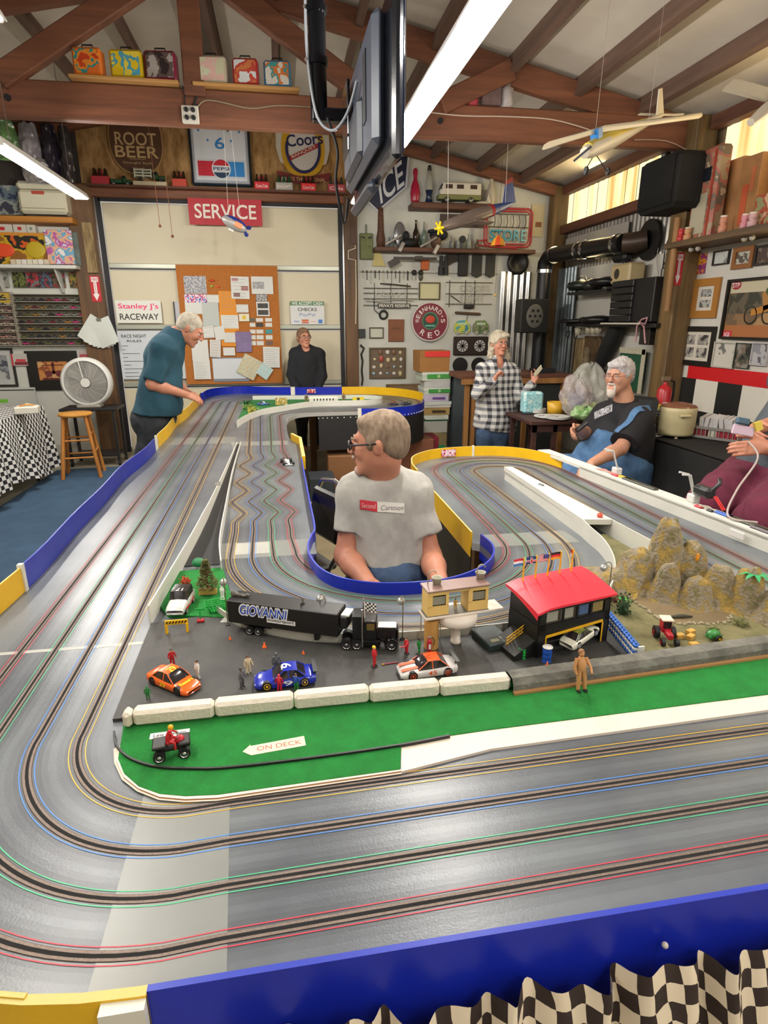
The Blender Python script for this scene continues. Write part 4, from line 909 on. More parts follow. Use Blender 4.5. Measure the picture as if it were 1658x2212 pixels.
 # tyre wall
tb=thing('tyre_barrier','blue and white stacked tyre barrier right of the pit building','tyre wall',(0,0,TP))
a,c=Vector((.845,1.222,0)),Vector((.868,1.395,0));nT=13
for i in range(nT):
 p=a.lerp(c,i/(nT-1))
 for j in range(5):
  m=mat('2f62b4' if j%2==0 else 'dcd8cc',.5);b=MB();b.lathe([(.003,.0005),(.0072,0),(.0088,.002),(.0088,.006),(.0072,.008),(.003,.0075)],m,(p.x,p.y,.0085*j),n=12);b.build('tyre',tb)
pm('end_block',tb,lambda b:b.box((.853,1.211,.020),(.016,.005,.040),mat('c9c9c0',.5)))
# screwdriver, hand tools
b=MB();b.cyl((0,0,.006),(.034,-.012,.006),.0052,mat('d8481c',.35),n=10,r2=.0045);b.cyl((.034,-.012,.006),(.072,-.026,.003),.0013,CHROME,n=8);solo('screwdriver',b,'orange-handled screwdriver lying by the pit garage','screwdriver',(.690,1.232,TP))
b=MB();b.box((0,0,.006),(.030,.020,.012),mat('23262b',.4),bev=.003);b.cyl((.018,-.008,.004),(.018,.008,.004),.004,TYRE);b.cyl((-.014,-.012,.018),(.006,.004,.010),.002,TYRE);solo('trolley_jack',b,'small black trolley jack beside the orange screwdriver','jack',(.685,1.203,TP))
# farm corner
tr=thing('toy_tractor','red toy tractor with a white cab roof on the gravel field','toy tractor',(.975,1.292,T+.012),math.radians(-105));tm=mat('a81c28',.35)
pm('bonnet',tr,lambda b:b.box((.022,0,.026),(.034,.015,.016),tm,bev=.003));pm('cab',tr,lambda b:b.box((-.008,0,.038),(.026,.024,.034),tm,bev=.002));pm('cab_window',tr,lambda b:b.box((.0055,0,.044),(.001,.020,.018),mat('201c1c',.15)).box((-.008,.0122,.044),(.018,.001,.018),mat('201c1c',.15)))
pm('roof',tr,lambda b:b.box((-.008,0,.0575),(.032,.030,.006),mat('dcd0b4',.5),bev=.002))
for y in(-1,1):wheel(tr,-.010,y*.026,y*.015,.0165,'a81c28');wheel(tr,.036,y*.022,y*.013,.010,'a81c28')
bl_=thing('toy_baler','green toy baler with yellow wheel hubs at the right of the gravel field','toy farm machine',(1.098,1.268,T+.012),math.radians(10));gm=mat('2f7a34',.4)
pm('hopper',bl_,lambda b:b.sph((0,0,.018),(.020,.013,.012),gm,n=14));pm('drawbar',bl_,lambda b:b.cyl((.015,0,.012),(.036,.002,.006),.002,gm));pm('body',bl_,lambda b:b.box((-.002,0,.014),(.034,.018,.010),gm,bev=.002))
for y in(-1,1):wheel(bl_,.004,y*.018,y*.012,.010,'d8b018')
for(px,py,r_,lab)in((1466,1378,.1,'yellow hay bale nearest the red tractor'),(1490,1380,.5,'largest yellow hay bale, in the middle of the four'),(1490,1369,.3,'yellow hay bale lying at the back of the group'),(1497,1397,.0,'yellow hay bale at the front, nearest the green baler')):
 p=PZ(px,py,T+.012);b=MB();b.box((0,0,.006),(.024,.015,.012),mat('c39a4a',.9,c2='a77e34',sc=120),bev=.001);solo('hay_bale',b,lab,'hay bale',(p.x,p.y,T+.012),group='hay bales on the gravel field',rot=r_)
cr_=PZ(1465,1335,T+.013);b=MB();GC=mat('4d4a38',.8,c2='3c3a2c',sc=90,bump=.5,bsc=300);b.tube([(-.036,.006,.003),(-.02,.002,.005),(0,0,.006),(.016,-.001,.006),(.026,-.002,.005),(.040,-.003,.003)],1,GC,n=8,rs=[.001,.004,.006,.0058,.004,.0028]);solo('crocodile_model',b,'dark grey-green model crocodile lying in the muddy pond','toy animal',tuple(cr_))
b=MB();b.sph((0,0,.010),(.004,.002,.010),mat('8fb8a4',.3),n=12);p=PZ(1372,1272,T+.0135);solo('surfboard_model',b,'tiny pale green oval board standing in the pond','miniature',tuple(p))
for i,(px,py,s_,col,c2,lab)in enumerate([(1345,1325,.030,'27401f','1c3016','dark green bush right of the pit building'),(1330,1300,.016,'6a3a2c','4c2c22','small reddish shrub behind the right end of the red roof'),(1541,1365,.018,'5b6a34','46542a','round green bush behind the toy baler'),(1600,1352,.022,'6a6a3c','52522c','dry green bush at the foot of the hill, far right'),(1435,1248,.010,'57623a','414a2c','low tuft at the foot of the highest peak'),(1510,1210,.014,'55632f','3f4a26','grassy tuft on the right shoulder of the hill'),(1408,1165,.016,'1d2a1c','141f14','dark conifer sprig at the back of the hill'),(1272,1138,.012,'2a3022','1f241a','black-green twig in the corner of the white divider wall')]):
 p=atZ(px,py,T+.012)if i not in(5,6,7)else{5:Vector((1.225,1.60,T+.09)),6:Vector((1.17,1.78,T+.01)),7:Vector((1.19,2.06,T+.002))}[i]
 if i==5:p.z=T+.012+hill(p.x,p.y)-.006
 b=MB();m=mat(col,.95,c2=c2,sc=80)
 tall=2.4 if i in(0,6)else 1.0
 for k in range(70):
  u=Vector((random.gauss(0,1),random.gauss(0,1),abs(random.gauss(0,1)))).normalized()*s_*random.uniform(.5,1);u.z*=tall
  v=Vector((random.uniform(-1,1),random.uniform(-1,1),random.uniform(-.3,1))).normalized()*s_*.35;w_=v.orthogonal().normalized()*s_*.12
  b.add([u,u+v*.5+w_,u+v,u+v*.5-w_],[(0,1,2,3)],m)
 b.sph((0,0,s_*.3),(s_*.5,s_*.5,s_*.4*tall),m,n=8);solo('model_shrub',b,lab,'model bush',(p.x,p.y,p.z))
def palm(loc,s_,lab,col='2f9a5c',n=8,up=.5):
 b=MB();m=mat(col,.5)
 for k in range(n):
  a_=2*PI*k/n+.3;d_=Vector((math.cos(a_),math.sin(a_),0));sd=Vector((-d_.y,d_.x,0));L0=[]
  for q in range(6):t_=q/5;w_=s_*.16*math.sin(PI*min(1,t_*.9+.1));c_=d_*s_*t_+Vector((0,0,s_*(up*t_-1.0*t_*t_*up*1.3)+s_*.3));L0+=[c_-sd*w_,c_+sd*w_]
  b.add(L0,[(2*q,2*q+1,2*q+3,2*q+2)for q in range(5)],m)
 b.cyl((0,0,0),(0,0,s_*.3),s_*.06,m,n=6);solo('model_palm',b,lab,'model plant',loc)
palm((1.315,1.40,T+.115),.045,'bright green plastic palm leaves at the right edge beside the hill');p=PZ(1345,1300,T+.012);palm((p.x,p.y,T+.012),.026,'small bright green plastic plant near the pit building','3f9a3a',6,.9)
fc=thing('fence_piece','short yellow broken fence piece below the hill','fence',(1.028,1.525,T+.014),.5);ym2=mat('d9b860',.6)
for z in(.006,.014):pm('fence_rail',fc,lambda b:b.box((0,0,z),(.022,.0015,.0022),ym2))
for x in(-.007,0,.007):pm('fence_post',fc,lambda b:b.box((x,-.001,.010),(.0022,.0016,.020),ym2,R=ry(.25)))
b=MB();om=mat('e0900f',.5);b.sph((0,0,.009),(.005,.005,.008),om,n=10);b.sph((0,-.001,.019),.0042,om,n=10)
for s_ in(-1,1):b.cyl((s_*.003,0,.012),(s_*.008,-.002,.016),.0016,om,n=6);b.cyl((s_*.003,0,0),(s_*.003,0,.006),.002,om,n=6);b.sph((s_*.003,0,.0235),.0015,om,n=6)
solo('orange_critter',b,'tiny orange toy animal climbing the hill below the peak','toy animal',(1.21,1.515,T+.012+hill(1.21,1.515)))
# left wedge: turf, planter, shrubs, signs
lw=thing('turf_patch','small green turf patch behind the white off-roader','turf',(0,0,0));pm('turf',lw,lambda b:b.prism([(-.385,1.99),(-.392,1.72),(-.36,1.66),(-.20,1.62),(-.165,1.66),(-.205,1.84),(-.235,2.0)][::-1],TP-.0075,TP+.002,TURF))
b=MB();m=mat('b4481c',.9,c2='8a3014',sc=90)
for k in range(150):
 u=Vector((random.gauss(0,1),random.gauss(0,1),random.gauss(0,.8))).normalized()*.018*random.uniform(.6,1);v=Vector((random.gauss(0,1),random.gauss(0,1),random.gauss(0,1))).normalized()*.007;w_=v.orthogonal().normalized()*.0022
 b.add([u,u+v*.5+w_,u+v,u+v*.5-w_],[(0,1,2,3)],m)
b.sph((0,0,0),.013,m,n=10);solo('orange_shrub',b,'rust-orange fuzzy model shrub behind the off-roader','model bush',(-.335,1.84,T+.035))
b=MB();b.sph((0,0,.014),(.022,.022,.016),mat('0f6a3a',.6),n=16);solo('green_mound',b,'smooth dark green dome at the head of the narrow gap','model bush',(-.318,2.02,T+.012))
tt=thing('potted_conifer','olive green model conifer standing in a wooden planter','model tree',(-.262,1.79,TP));pm('planter',tt,lambda b:b.box((0,0,.010),(.055,.022,.020),mat('c09a50',.6),bev=.003));pm('trunk',tt,lambda b:b.cyl((0,0,.018),(0,0,.10),.002,mat('4a3420',.8),n=6))
def con_(b):
 m=mat('6a6a30',.95,c2='4c4c20',sc=70)
 for k in range(1100):
  z=random.random()**1.3;a_=random.uniform(0,2*PI);r_=.032*(1-z)*random.uniform(.3,1)+.002;u=Vector((r_*math.cos(a_),r_*math.sin(a_),.024+.090*z));v=Vector((math.cos(a_),math.sin(a_),random.uniform(-.3,.6)))*.008;w_=Vector((-math.sin(a_),math.cos(a_),0))*.0028
  b.add([u,u+v*.5+w_,u+v,u+v*.5-w_],[(0,1,2,3)],m)
pm('foliage',tt,con_)
b=MB();rd=mat('9a2a1c',.7)
for k in range(8):b.sph((random.uniform(-.008,.008),random.uniform(-.006,.006),.01+k*.010),random.uniform(.004,.007),rd,n=8)
b.cyl((0,0,0),(0,0,.08),.0015,rd,n=6);solo('red_flower_spray',b,'spray of dark red flowers left of the potted conifer','model plant',(-.272,1.83,TP))
b=MB();wm=mat('d4d0c6',.5);b.lathe([(0,0),(.009,0),(.009,.003),(.005,.006),(.0055,.018),(.007,.030),(.006,.036),(.003,.039),(.0042,.044),(.003,.050),(0,.052)],wm,n=14);b.cyl((.005,0,.03),(.011,-.002,.022),.0018,wm,n=6);solo('white_statuette',b,'white statuette behind the green basket','figurine',(-.214,1.745,TP))
bk=thing('green_basket','bright green plastic miniature basket','basket',(-.222,1.668,TP),.2);gm=mat('18a03c',.35)
def bsk(b):
 for k in range(5):w_=.020+.0035*k;b.tube([(-w_,-w_*.62,.004+k*.006),(w_,-w_*.62,.004+k*.006),(w_,w_*.62,.004+k*.006),(-w_,w_*.62,.004+k*.006)],.0014,gm,n=6,closed=True)
 for q in range(-3,4):
  for s_ in(-1,1):b.cyl((q*.006,s_*.0125,.002),(q*.0098,s_*.021,.029),.0010,gm,n=5)
 for s_ in(-1,1):
  for q in(-.008,0,.008):b.cyl((s_*.020,q,.002),(s_*.034,q*1.6,.029),.0010,gm,n=5)
 b.box((0,0,.002),(.042,.026,.002),gm)
pm('basket_body',bk,bsk)
ss=thing('street_sign','green street name sign on a red foot in front of the green basket','sign',(-.262,1.604,TP));pm('post',ss,lambda b:b.cyl((0,0,.004),(0,0,.040),.0016,mat('1fa045',.4),n=8));pm('sign_plate',ss,lambda b:b.box((.002,0,.039),(.026,.002,.006),mat('1fa045',.4)));pm('foot',ss,lambda b:b.box((0,0,.004),(.020,.012,.008),mat('b4202c',.4),bev=.002))
b=MB();b.prism([(-.03,-.03),(.035,-.035),(.03,.03),(-.01,.035)],0,.001,mat('c8ccc0',.3,alpha=.75));b.cyl((.02,0,0),(.022,.0,.03),.004,mat('c9cabf',.3));solo('plastic_scrap',b,'crumpled clear plastic sheet left of the lorry tail','plastic',(-.178,1.62,TP))
b=MB();GR=mat('6c665c',.7,c2='4c4740',sc=60)
for k in range(9):b.sph((-.02+.005*k,.003*math.sin(k*2),.004+.002*math.sin(k)),(.006,.004,.004),GR,n=8)
b.sph((-.026,0,.006),(.007,.006,.009),GR,n=10);solo('grey_creature',b,'grey model creature crouching on top of the trailer at its rear','figurine',(-.138,1.545,TP+.0975),rot=-.4)
b=MB();b.sph((0,0,.006),(.0035,.003,.006),GR,n=10);b.sph((0,0,.014),.0035,GR,n=10);b.box((0,0,.002),(.010,.008,.004),GR);solo('grey_bust',b,'small grey figure standing on top of the middle of the trailer','figurine',(.025,1.475,TP+.0975))
# small flags on the centre wall
for(y,lab)in((2.95,'nearer small chequered flag on the centre wall'),(4.0,'farther small chequered flag on the centre wall')):
 b=MB();A_,B_=mat('e8e4da',.6),mat('16150f',.6);b.cyl((0,0,-.03),(0,0,.022),.001,A_,n=6)
 for i in range(7):
  for j in range(5):b.add([(-.014+.004*u,.0006,.022-.004*v)for u,v in((i,j),(i+1,j),(i+1,j+1),(i,j+1))],[(0,1,2,3)],A_ if(i+j)%2 else B_)
 solo('chequered_pennant',b,lab,'flag',(-.338,y,T+.055))
 # slot car on the chicane
sc=thing('formula_slot_car','white open-wheel slot car on the red lane of the chicane','slot car',(.007,3.63,T+.002),math.radians(-80));wm=mat('dcdcd8',.3)
pm('body',sc,lambda b:b.tube([(-.050,0,.012),(-.03,0,.014),(0,0,.014),(.03,0,.010),(.058,0,.006)],1,wm,n=10,rs=[.010,.013,.014,.008,.004]));pm('front_wing',sc,lambda b:b.box((.052,0,.005),(.012,.044,.002),wm));pm('rear_wing',sc,lambda b:b.box((-.052,0,.024),(.012,.040,.003),mat('202020',.4)));pm('driver',sc,lambda b:b.sph((-.004,0,.026),.007,mat('303030',.3),n=10))
for x,r_ in((-.038,.0125),(.038,.010)):
 for y in(-1,1):wheel(sc,x,y*.034,y*.020,r_,'303030')
 # far island: small cars, cones, boards
ic=car('blue_roadster','small blue toy car on the turf of the far island',-.20,6.35,.2,.13,'2a5a98',crim='808080',z=T+.012)
for(x,y,lab,c1)in((-.02,6.30,'small yellow picture board beside the blue car on the far island',('c8b060','9a8040','ddd0a0')),):
 b=MB();b.box((0,0,.04),(.12,.006,.07),printed(c1,20));solo('picture_board',b,lab,'board',(x,y,T+.012))
gs=thing('grandstand_model','small white grandstand with tiny black spectators on the far island','model building',(.42,6.42,T+.012));pm('stand',gs,lambda b:b.box((0,0,.025),(.30,.05,.05),mat('d8d4c8',.5)).box((0,.02,.055),(.30,.02,.02),mat('d8d4c8',.5)))
for k in range(7):pm('spectator',gs,lambda b:b.cyl((-.10+.033*k,-.026,.02),(-.10+.033*k,-.026,.05),.006,mat('1a1a1a',.6),n=6))
b=MB();b.box((0,0,.035),(.12,.006,.05),mat('e0c828',.5));b.box((0,-.004,.035),(.03,.002,.04),mat('2a2a20',.5));solo('yellow_board',b,'yellow advertising board on the far island','board',(.78,6.36,T+.012))
for(x,lab)in((.24,'brown figure at the left end of the small grandstand'),(.63,'brown figure at the right end of the small grandstand')):
 fig(lab,0,0,.10,'6a5030','7a6a40',z=T+.012,pt=(x,6.40))
for k,(x,y,lab)in enumerate(((-.33,6.0,'leafy yellow-green shrub at the near tip of the far island'),(-.29,5.75,'yellow flowering shrub at the tip of the far island'),(-.36,6.3,'dark green shrub on the left of the far island'))):
 b=MB();m=mat(['7a8a34','b09a3a','2a6a34'][k],.9,c2=['4a6a28','5a7a30','1a4a24'][k],sc=40)
 for q in range(60):
  u=Vector((random.gauss(0,.5),random.gauss(0,.8),random.random()))*.045;v=Vector((random.gauss(0,1),random.gauss(0,1),random.random())).normalized()*.03;w_=v.orthogonal().normalized()*.010;b.add([u,u+v*.5+w_,u+v,u+v*.5-w_],[(0,1,2,3)],m)
 solo('island_shrub',b,lab,'model bush',(x,y,T+.012))
for(x,lab,c1)in((1.13,'orange-topped marker car parked on the far lobe','e05a20'),(1.27,'dark blue parked slot car on the far lobe','22305a')):
 car('parked_slot_car',lab,x,6.22,.3,.11,'2a3450',croof=c1,crim='505050',z=T+.002)
b=MB();b.tube([(0,0,.001),(.008,-.010,.002),(.010,-.03,.002)],.007,mat('6e7274',.7),n=5);solo('grey_clip',b,'small grey clip lying on top of the white divider wall','clip',(1.20,2.66,T+.071))
b=MB();m=mat('c8503c',.5);b.lathe([(.006,0),(.010,.001),(.012,.012),(.009,.018),(.005,.016)],m,n=12);b.sph((0,0,.008),.005,mat('e0d8cc',.5),n=8);solo('red_ring_figure',b,'tiny red and white ornament on the corner of the divider wall','ornament',(1.235,2.135,T+.07))
# =====================  BACK WALL  =====================
class Wall:
 def __init__(s,f,c,X,sgn):s.f=f;s.c=c;s.X=Vector(X);s.N=s.X.cross(Vector((0,0,1)));s.s=sgn;s.R=basis(s.X,(0,0,1))
 def pt(s,px,py,off=0):return s.f(px,py,s.c+s.s*off)
 def rect(s,r,off=0):
  m=s.pt((r[0]+r[2])/2,(r[1]+r[3])/2,off);cy=(r[1]+r[3])/2;cx=(r[0]+r[2])/2
  w=(s.pt(r[2],cy,off)-s.pt(r[0],cy,off)).dot(s.X);h=s.pt(cx,r[1],off).z-s.pt(cx,r[3],off).z
  return m,abs(w),abs(h)
BW=Wall(atY,YB,(1,0,0),-1);DW=Wall(atY,YB-.02,(1,0,0),-1);RW_=Wall(atX,XR,(0,-1,0),-1)
INK=mat('26241f',.6);PAPER=mat('d4d4ce',.6);RED2=mat('b81c28',.5)
def lines(b,w,h,n,m,z,x0=-.4,x1=.4,y0=.38,y1=-.4,rough=True):
 for i in range(n):
  y=h*(y0+(y1-y0)*i/max(1,n-1));e=x1-(random.random()*.3 if rough else 0);b.add([(w*x0,y-h*.006,z),(w*e,y-h*.006,z),(w*e,y+h*.006,z),(w*x0,y+h*.006,z)],[(0,1,2,3)],m)
def sheet(name,label,cat,wall,r,m,off=.004,th=.0015,rot=0,txt=(),ln=0,lm=None,pics=(),group=None,fn=None,bev=0):
 """a flat thing on a wall: local x right, y up, z out of the wall"""
 c,w,h=wall.rect(r,off);b=MB();b.box((0,0,th/2),(w,h,th),m,bev=bev)
 for(px_,py_,pw,ph,pm_)in pics:b.box((w*px_,h*py_,th+.0004),(w*pw,h*ph,.0008),pm_)
 for(s_,tx,ty,tw,th_,tm)in txt:text(b,s_,(w*tx,h*ty,th+.0012),(1,0,0),(0,1,0),w*tw,h*th_,tm,d=.0004)
 if ln:lines(b,w,h,ln,lm or mat('8a8a88',.6),th+.0008)
 if fn:fn(b,w,h,th)
 o=b.build(name);o.location=c;o.rotation_euler=(wall.R@rz(rot)).to_euler();return tag(o,label,cat,group)
def framed(name,label,wall,r,fm,pm_,fw=.12,off=.004,mount=None,cat='picture',pics=(),depth=.018,fn=None):
 c,w,h=wall.rect(r,off);t=thing(name,label,cat,c,R=wall.R);f=fw*min(w,h)
 b=MB();b.box((0,h/2-f/2,depth/2),(w,f,depth),fm);b.box((0,-h/2+f/2,depth/2),(w,f,depth),fm);b.box((-w/2+f/2,0,depth/2),(f,h-2*f,depth),fm);b.box((w/2-f/2,0,depth/2),(f,h-2*f,depth),fm);b.build('frame',t)
 b=MB();b.box((0,0,depth*.2),(w-2*f,h-2*f,.002),mount or pm_)
 o=b.build('mount' if mount else 'picture_print',t)
 if mount and not pics:pics=((0,0,.72,.7,pm_),)
 for(a,q,pw,ph,m)in pics:b=MB();b.box(((w-2*f)*a,(h-2*f)*q,depth*.2+.0015),((w-2*f)*pw,(h-2*f)*ph,.001),m);b.build('photo_print',o if mount else t)
 if fn:b=MB();fn(b,w,h,depth*.2+.003);b.build('picture_detail',t)
 return t
 # ---- posts: arrow signs, papers, timber offcut ----
P1=Wall(atY,YB-.14,(1,0,0),-1)
ARR=lambda tm:(lambda b,w,h,th:(b.prism([(-.16*w,.38*h),(.16*w,.38*h),(.16*w,-.20*h),(.34*w,-.20*h),(0,-.46*h),(-.34*w,-.20*h),(-.16*w,-.20*h)],th,th+.001,tm),b.box((0,.36*h,th+.001),(w*.72,h*.18,.002),tm),text(b,'FIRE',(0,.36*h,th+.002),(1,0,0),(0,1,0),w*.6,h*.10,RED2,d=.0005),text(b,'EXTINGUISHER',(0,.05*h,th+.002),(0,-1,0),(1,0,0),h*.42,w*.10,RED2,d=.0005)))
sheet('arrow_sign','red and white FIRE arrow sign on the brown door post at the left','sign',P1,(196,596,217,652),RED2,fn=ARR(mat('e0dcd8',.5)),off=.002)
WG=mat('a08a60',.8,c2='6a5436',sc=3,stretch=(12,2,2),bump=.4)
sheet('weathered_board','weathered timber offcut with dark knots on the left door post','board',P1,(184,482,206,590),WG,th=.03,off=.002)
sheet('hanging_tool','dark twisted metal tool hanging on the right door post','tool',P1,(757,478,767,528),mat('4a2f1e',.6),th=.02,off=.002)
b=MB();pts=[P1.pt(a,c,.01)for a,c in((766,530),(768,536),(752,542),(752,559),(768,562),(769,640),(768,700))];b.tube(pts,.006,mat('d8d0b0',.5));solo('white_cable',b,'white bent cable running down the right door post','cable')
ppl=thing('paper_bundle','fan of white papers clipped to the left door post above the fan','papers',P1.pt(215,690,.02),R=P1.R)
for i,a in enumerate((-.62,-.38,-.18,.02,.20,.38)):
 b=MB();b.grid(lambda u,v:(.23*(u-.5)+.02*v*math.sin(i),-.31*v,.004*i+.012*v+.02*math.sin(u*3+i)*v),5,6,mat('c9cdc6',.6));o=b.build('paper_sheet',ppl);o.rotation_euler=(0,0,a)
b=MB();b.box((0,0,.035),(.05,.03,.02),CHROME);b.build('clip',ppl)
# ---- garage door signs and boards ----
PINK=mat('e8206c',.5)
sheet('raceway_sign',"white sign lettered Stanley J's in pink and RACEWAY in black",'sign',DW,(251,649,349,698),mat('dcdcd2',.5),txt=(("Stanley J's",0,.22,.88,.30,PINK),('RACEWAY',0,-.22,.86,.28,INK)),off=.02,th=.006)
sheet('service_sign','red SERVICE sign with white letters hanging at the top of the garage door','sign',BW,(408,430,566,487),mat('b3202e',.5),txt=(('SERVICE',0,.02,.84,.55,mat('e6ded4',.5)),),off=.13,th=.006)
sheet('payment_sign','white sign reading WE ACCEPT CASH, CHECKS, PayPal with card logos','sign',DW,(627,651,700,701),mat('d3d4d2',.5),off=.02,th=.003,pics=((0,.41,1,.18,mat('4a7a4c',.5)),(-.33,-.37,.20,.17,mat('dde0e8',.5)),(-.07,-.37,.20,.17,mat('c85a2a',.5)),(.16,-.37,.18,.17,mat('e0dcd4',.5)),(.38,-.37,.12,.17,mat('3a76c0',.5))),txt=(('WE ACCEPT CASH',0,.41,.90,.14,mat('e4e8e0',.5)),('CHECKS',0,.15,.56,.14,INK),('PayPal',0,-.09,.46,.17,mat('8a92b8',.5)),('VISA',-.33,-.37,.17,.09,mat('28387a',.5)),('MasterCard',-.07,-.37,.18,.05,mat('f0e0d0',.5)),('DISCOVER',.16,-.37,.16,.05,mat('c05a5a',.5))))
sheet('whiteboard','large white handwritten results board behind the man in teal','whiteboard',DW,(260,716,416,819),mat('c9ced2',.35),off=.02,th=.01,txt=(('RACE NIGHT',-.28,.40,.34,.07,INK),('RULES',-.28,.30,.2,.05,INK)),fn=lambda b,w,h,th:lines(b,w,h,9,mat('4a4c50',.6),th+.001,-.46,-.12,.2,-.44))
sheet('grey_board','grey magnetic board with a black left edge beside the cork board','notice board',DW,(377,652,473,708),mat('a9acb0',.35),off=.022,th=.012,pics=((-.49,0,.03,1,INK),(-.30,.05,.30,.8,mat('b4b4b8',.5)),(.05,.05,.34,.8,mat('bfc0b8',.5))))
CORK=mat('b5702e',.9,c2='a4622a',sc=60,bump=.1)
sheet('cork_board','tall orange-brown cork notice board on the garage door','notice board',DW,(393,577,606,832),CORK,off=.03,th=.012)
cv5=lambda a,b_,c,d:(380+a*.2413,560+b_*.2413,380+c*.2413,560+d*.2413)
OR=mat('d98a1c',.6);LG=mat('b9beb8',.6)
SH=[((72,150,272,310),printed(('8a8a90','c4c4c6','5a5a62','a8a0a8'),30),0,0,'glossy grey picture sheet at the top left of the cork board'),((75,315,275,388),printed(('2c4fae','d8506a','e0e0e6','2c4fae'),22),0,0,'blue and red printed strip under the glossy grey sheet'),((277,318,388,388),PAPER,3,0,'small white card right of the blue and red strip'),((235,390,385,600),LG,0,0,'plain grey sheet left of the upper orange papers'),((82,388,232,490),PAPER,0,0,'pale sheet above the head of the man in teal'),((385,285,535,475),OR,7,0,'upper orange sheet with faint printed lines'),((392,470,560,640),OR,0,0,'middle orange sheet partly under a white page'),((402,620,540,780),OR,0,0,'lower orange sheet partly under two white pages'),((405,500,558,620),PAPER,5,0,'white printed page over the middle orange sheet'),((492,155,655,355),PAPER,6,-.02,'white page with three small red pictures, top centre'),((674,155,868,312),PAPER,0,0,'white page with a grey photograph, top right'),((715,315,815,375),printed(('4a4a4a','b0b0b0','7a7a7a'),30),0,0,'small grey photograph strip below the top right page'),((720,380,836,510),PAPER,0,0,'white card with two dark oval photographs'),((540,405,648,478),PAPER,2,0,'white card above the yellow sun card'),((563,488,655,555),mat('dcd8c0',.6),0,0,'cream card with a yellow sun'),((535,650,675,832),mat('7d6a94',.6,var=.15,sc=8),8,0,'purple printed sheet in the lower middle of the board'),((430,657,530,745),PAPER,5,0,'white page left of the purple sheet'),((423,790,528,862),PAPER,1,0,'white card with a small logo left below the purple sheet'),((242,600,340,705),PAPER,3,.06,'small tilted page in front of the face of the man in teal'),((345,600,438,722),PAPER,0,.10,'tilted blank page left of the orange papers'),((302,722,400,878),mat('cdc9c2',.6),6,-.08,'narrow tilted page with faint lines below the blank one'),((140,722,290,905),PAPER,0,0,'tall white page at the lower left'),((158,905,308,1075),PAPER,8,0,'printed white page at the bottom left corner'),((780,785,928,970),PAPER,9,-.03,'white list with pink and blue handwriting, lower right'),((570,870,740,1060),printed(('cfc8a8','b8a878','d8d0b8','9ab0a0'),40),0,-.5,'tilted folded map at the bottom of the board'),((735,945,850,1060),mat('b9d0cc',.6),3,-.65,'tilted pale blue leaflet at the bottom right')]
for i,(r,m,ln,rot,lab)in enumerate(SH):
 ex={}
 if i==9:ex=dict(pics=((-.28,.36,.36,.14,mat('b88a88',.6)),(.25,-.02,.4,.2,mat('a87a74',.6)),(-.2,-.32,.36,.18,mat('8a6a68',.6))))
 if i==10:ex=dict(pics=((-.18,.0,.54,.4,printed(('5a5a5a','b4b4b4','8a8a8a'),40)),))
 if i==12:ex=dict(pics=((0,.22,.8,.34,mat('2c2a28',.5)),(0,-.24,.8,.34,mat('3a3430',.5))))
 if i==14:ex=dict(pics=((0,0,.34,.5,mat('e0b820',.5)),))
 sheet('notice_sheet',lab,'paper',DW,cv5(*r),m,off=.043+.0012*i,ln=ln,rot=rot,**ex)
sheet('small_whiteboard','grey-framed whiteboard at the bottom of the cork board','whiteboard',DW,cv5(330,880,650,1095),mat('7b8088',.5),off=.043,th=.008,pics=((-.04,.04,.9,.84,mat('cfd3d6',.4)),),ln=0)
k=0
for(y0,y1)in((527,560),(570,605),(630,665),(680,718),(732,770)):
 for(x0,x1)in((658,708),(716,778),(798,858)):
  k+=1;dx=(y0-527)*.035
  if(y0,x0)in((570,716),):m=mat('2c2c2a',.5)
  elif(y0,x0)==(630,798):m=mat('2f8f92',.5)
  elif(y0,x0)==(732,798):m=mat('6a5048',.5)
  elif(y0,x0)==(527,658):m=mat('5c5a44',.5)
  else:m=PAPER
  ln={'2':'black','3':'teal'}.get('','')
  row=['top','second','third','fourth','bottom'][[527,570,630,680,732].index(y0)];colw=['left','middle','right'][[658,716,798].index(x0)]
  sheet('business_card','business card in the %s row of the cork board cards, %s one'%(row,colw),'card',DW,cv5(x0+dx,y0,x1+dx,y1),m,off=.044,ln=2 if m is PAPER else 0,group='business cards on the cork board')
for(x,y,c,lab)in((322,190,'c0401c','dark orange fish-shaped lure at the top of the cork board'),(375,245,'e05a20','bright orange round lure on the cork board'),(318,242,'a0b040','small yellow-green badge between the orange lures')):
 b=MB();b.sph((0,0,.008),(.035 if c=='c0401c' else .02,.014,.008),mat(c,.4),n=12);o=b.build('fishing_lure');o.location=DW.pt(380+x*.2413,560+y*.2413,.044);o.rotation_euler=DW.R.to_euler();tag(o,lab,'lure')
 # pull cords and blimp
for(x,y,lab)in((345,486,'left thin pull cord with a small brown knob over the garage door'),(372,508,'right thin pull cord with a dark knob over the garage door')):
 p=atY(x,y,7.3);b=MB();b.tube([(0,0,0),(-.02,0,1.1)],.003,mat('8a5a40',.6),n=5);b.sph((0,0,-.01),.016,mat('7a4a34',.5),n=10);solo('pull_cord',b,lab,'cord',tuple(p))
bp=atY(506,484,6.4);bl=thing('toy_blimp','silver and blue toy blimp hanging in front of the red SERVICE sign','toy blimp',bp,R=ry(.45)@rz(.15));SILV=mat('a9a6a2',.35,.3)
pm('envelope',bl,lambda b:b.sph((0,0,0),(.125,.052,.055),SILV,n=24));pm('top_panel',bl,lambda b:b.sph((.004,0,.006),(.120,.050,.054),mat('2c3a86',.35),n=20,z0=.35));pm('ad_panel',bl,lambda b:b.box((.035,-.046,.004),(.075,.022,.050),mat('d88a5c',.5),bev=.006))
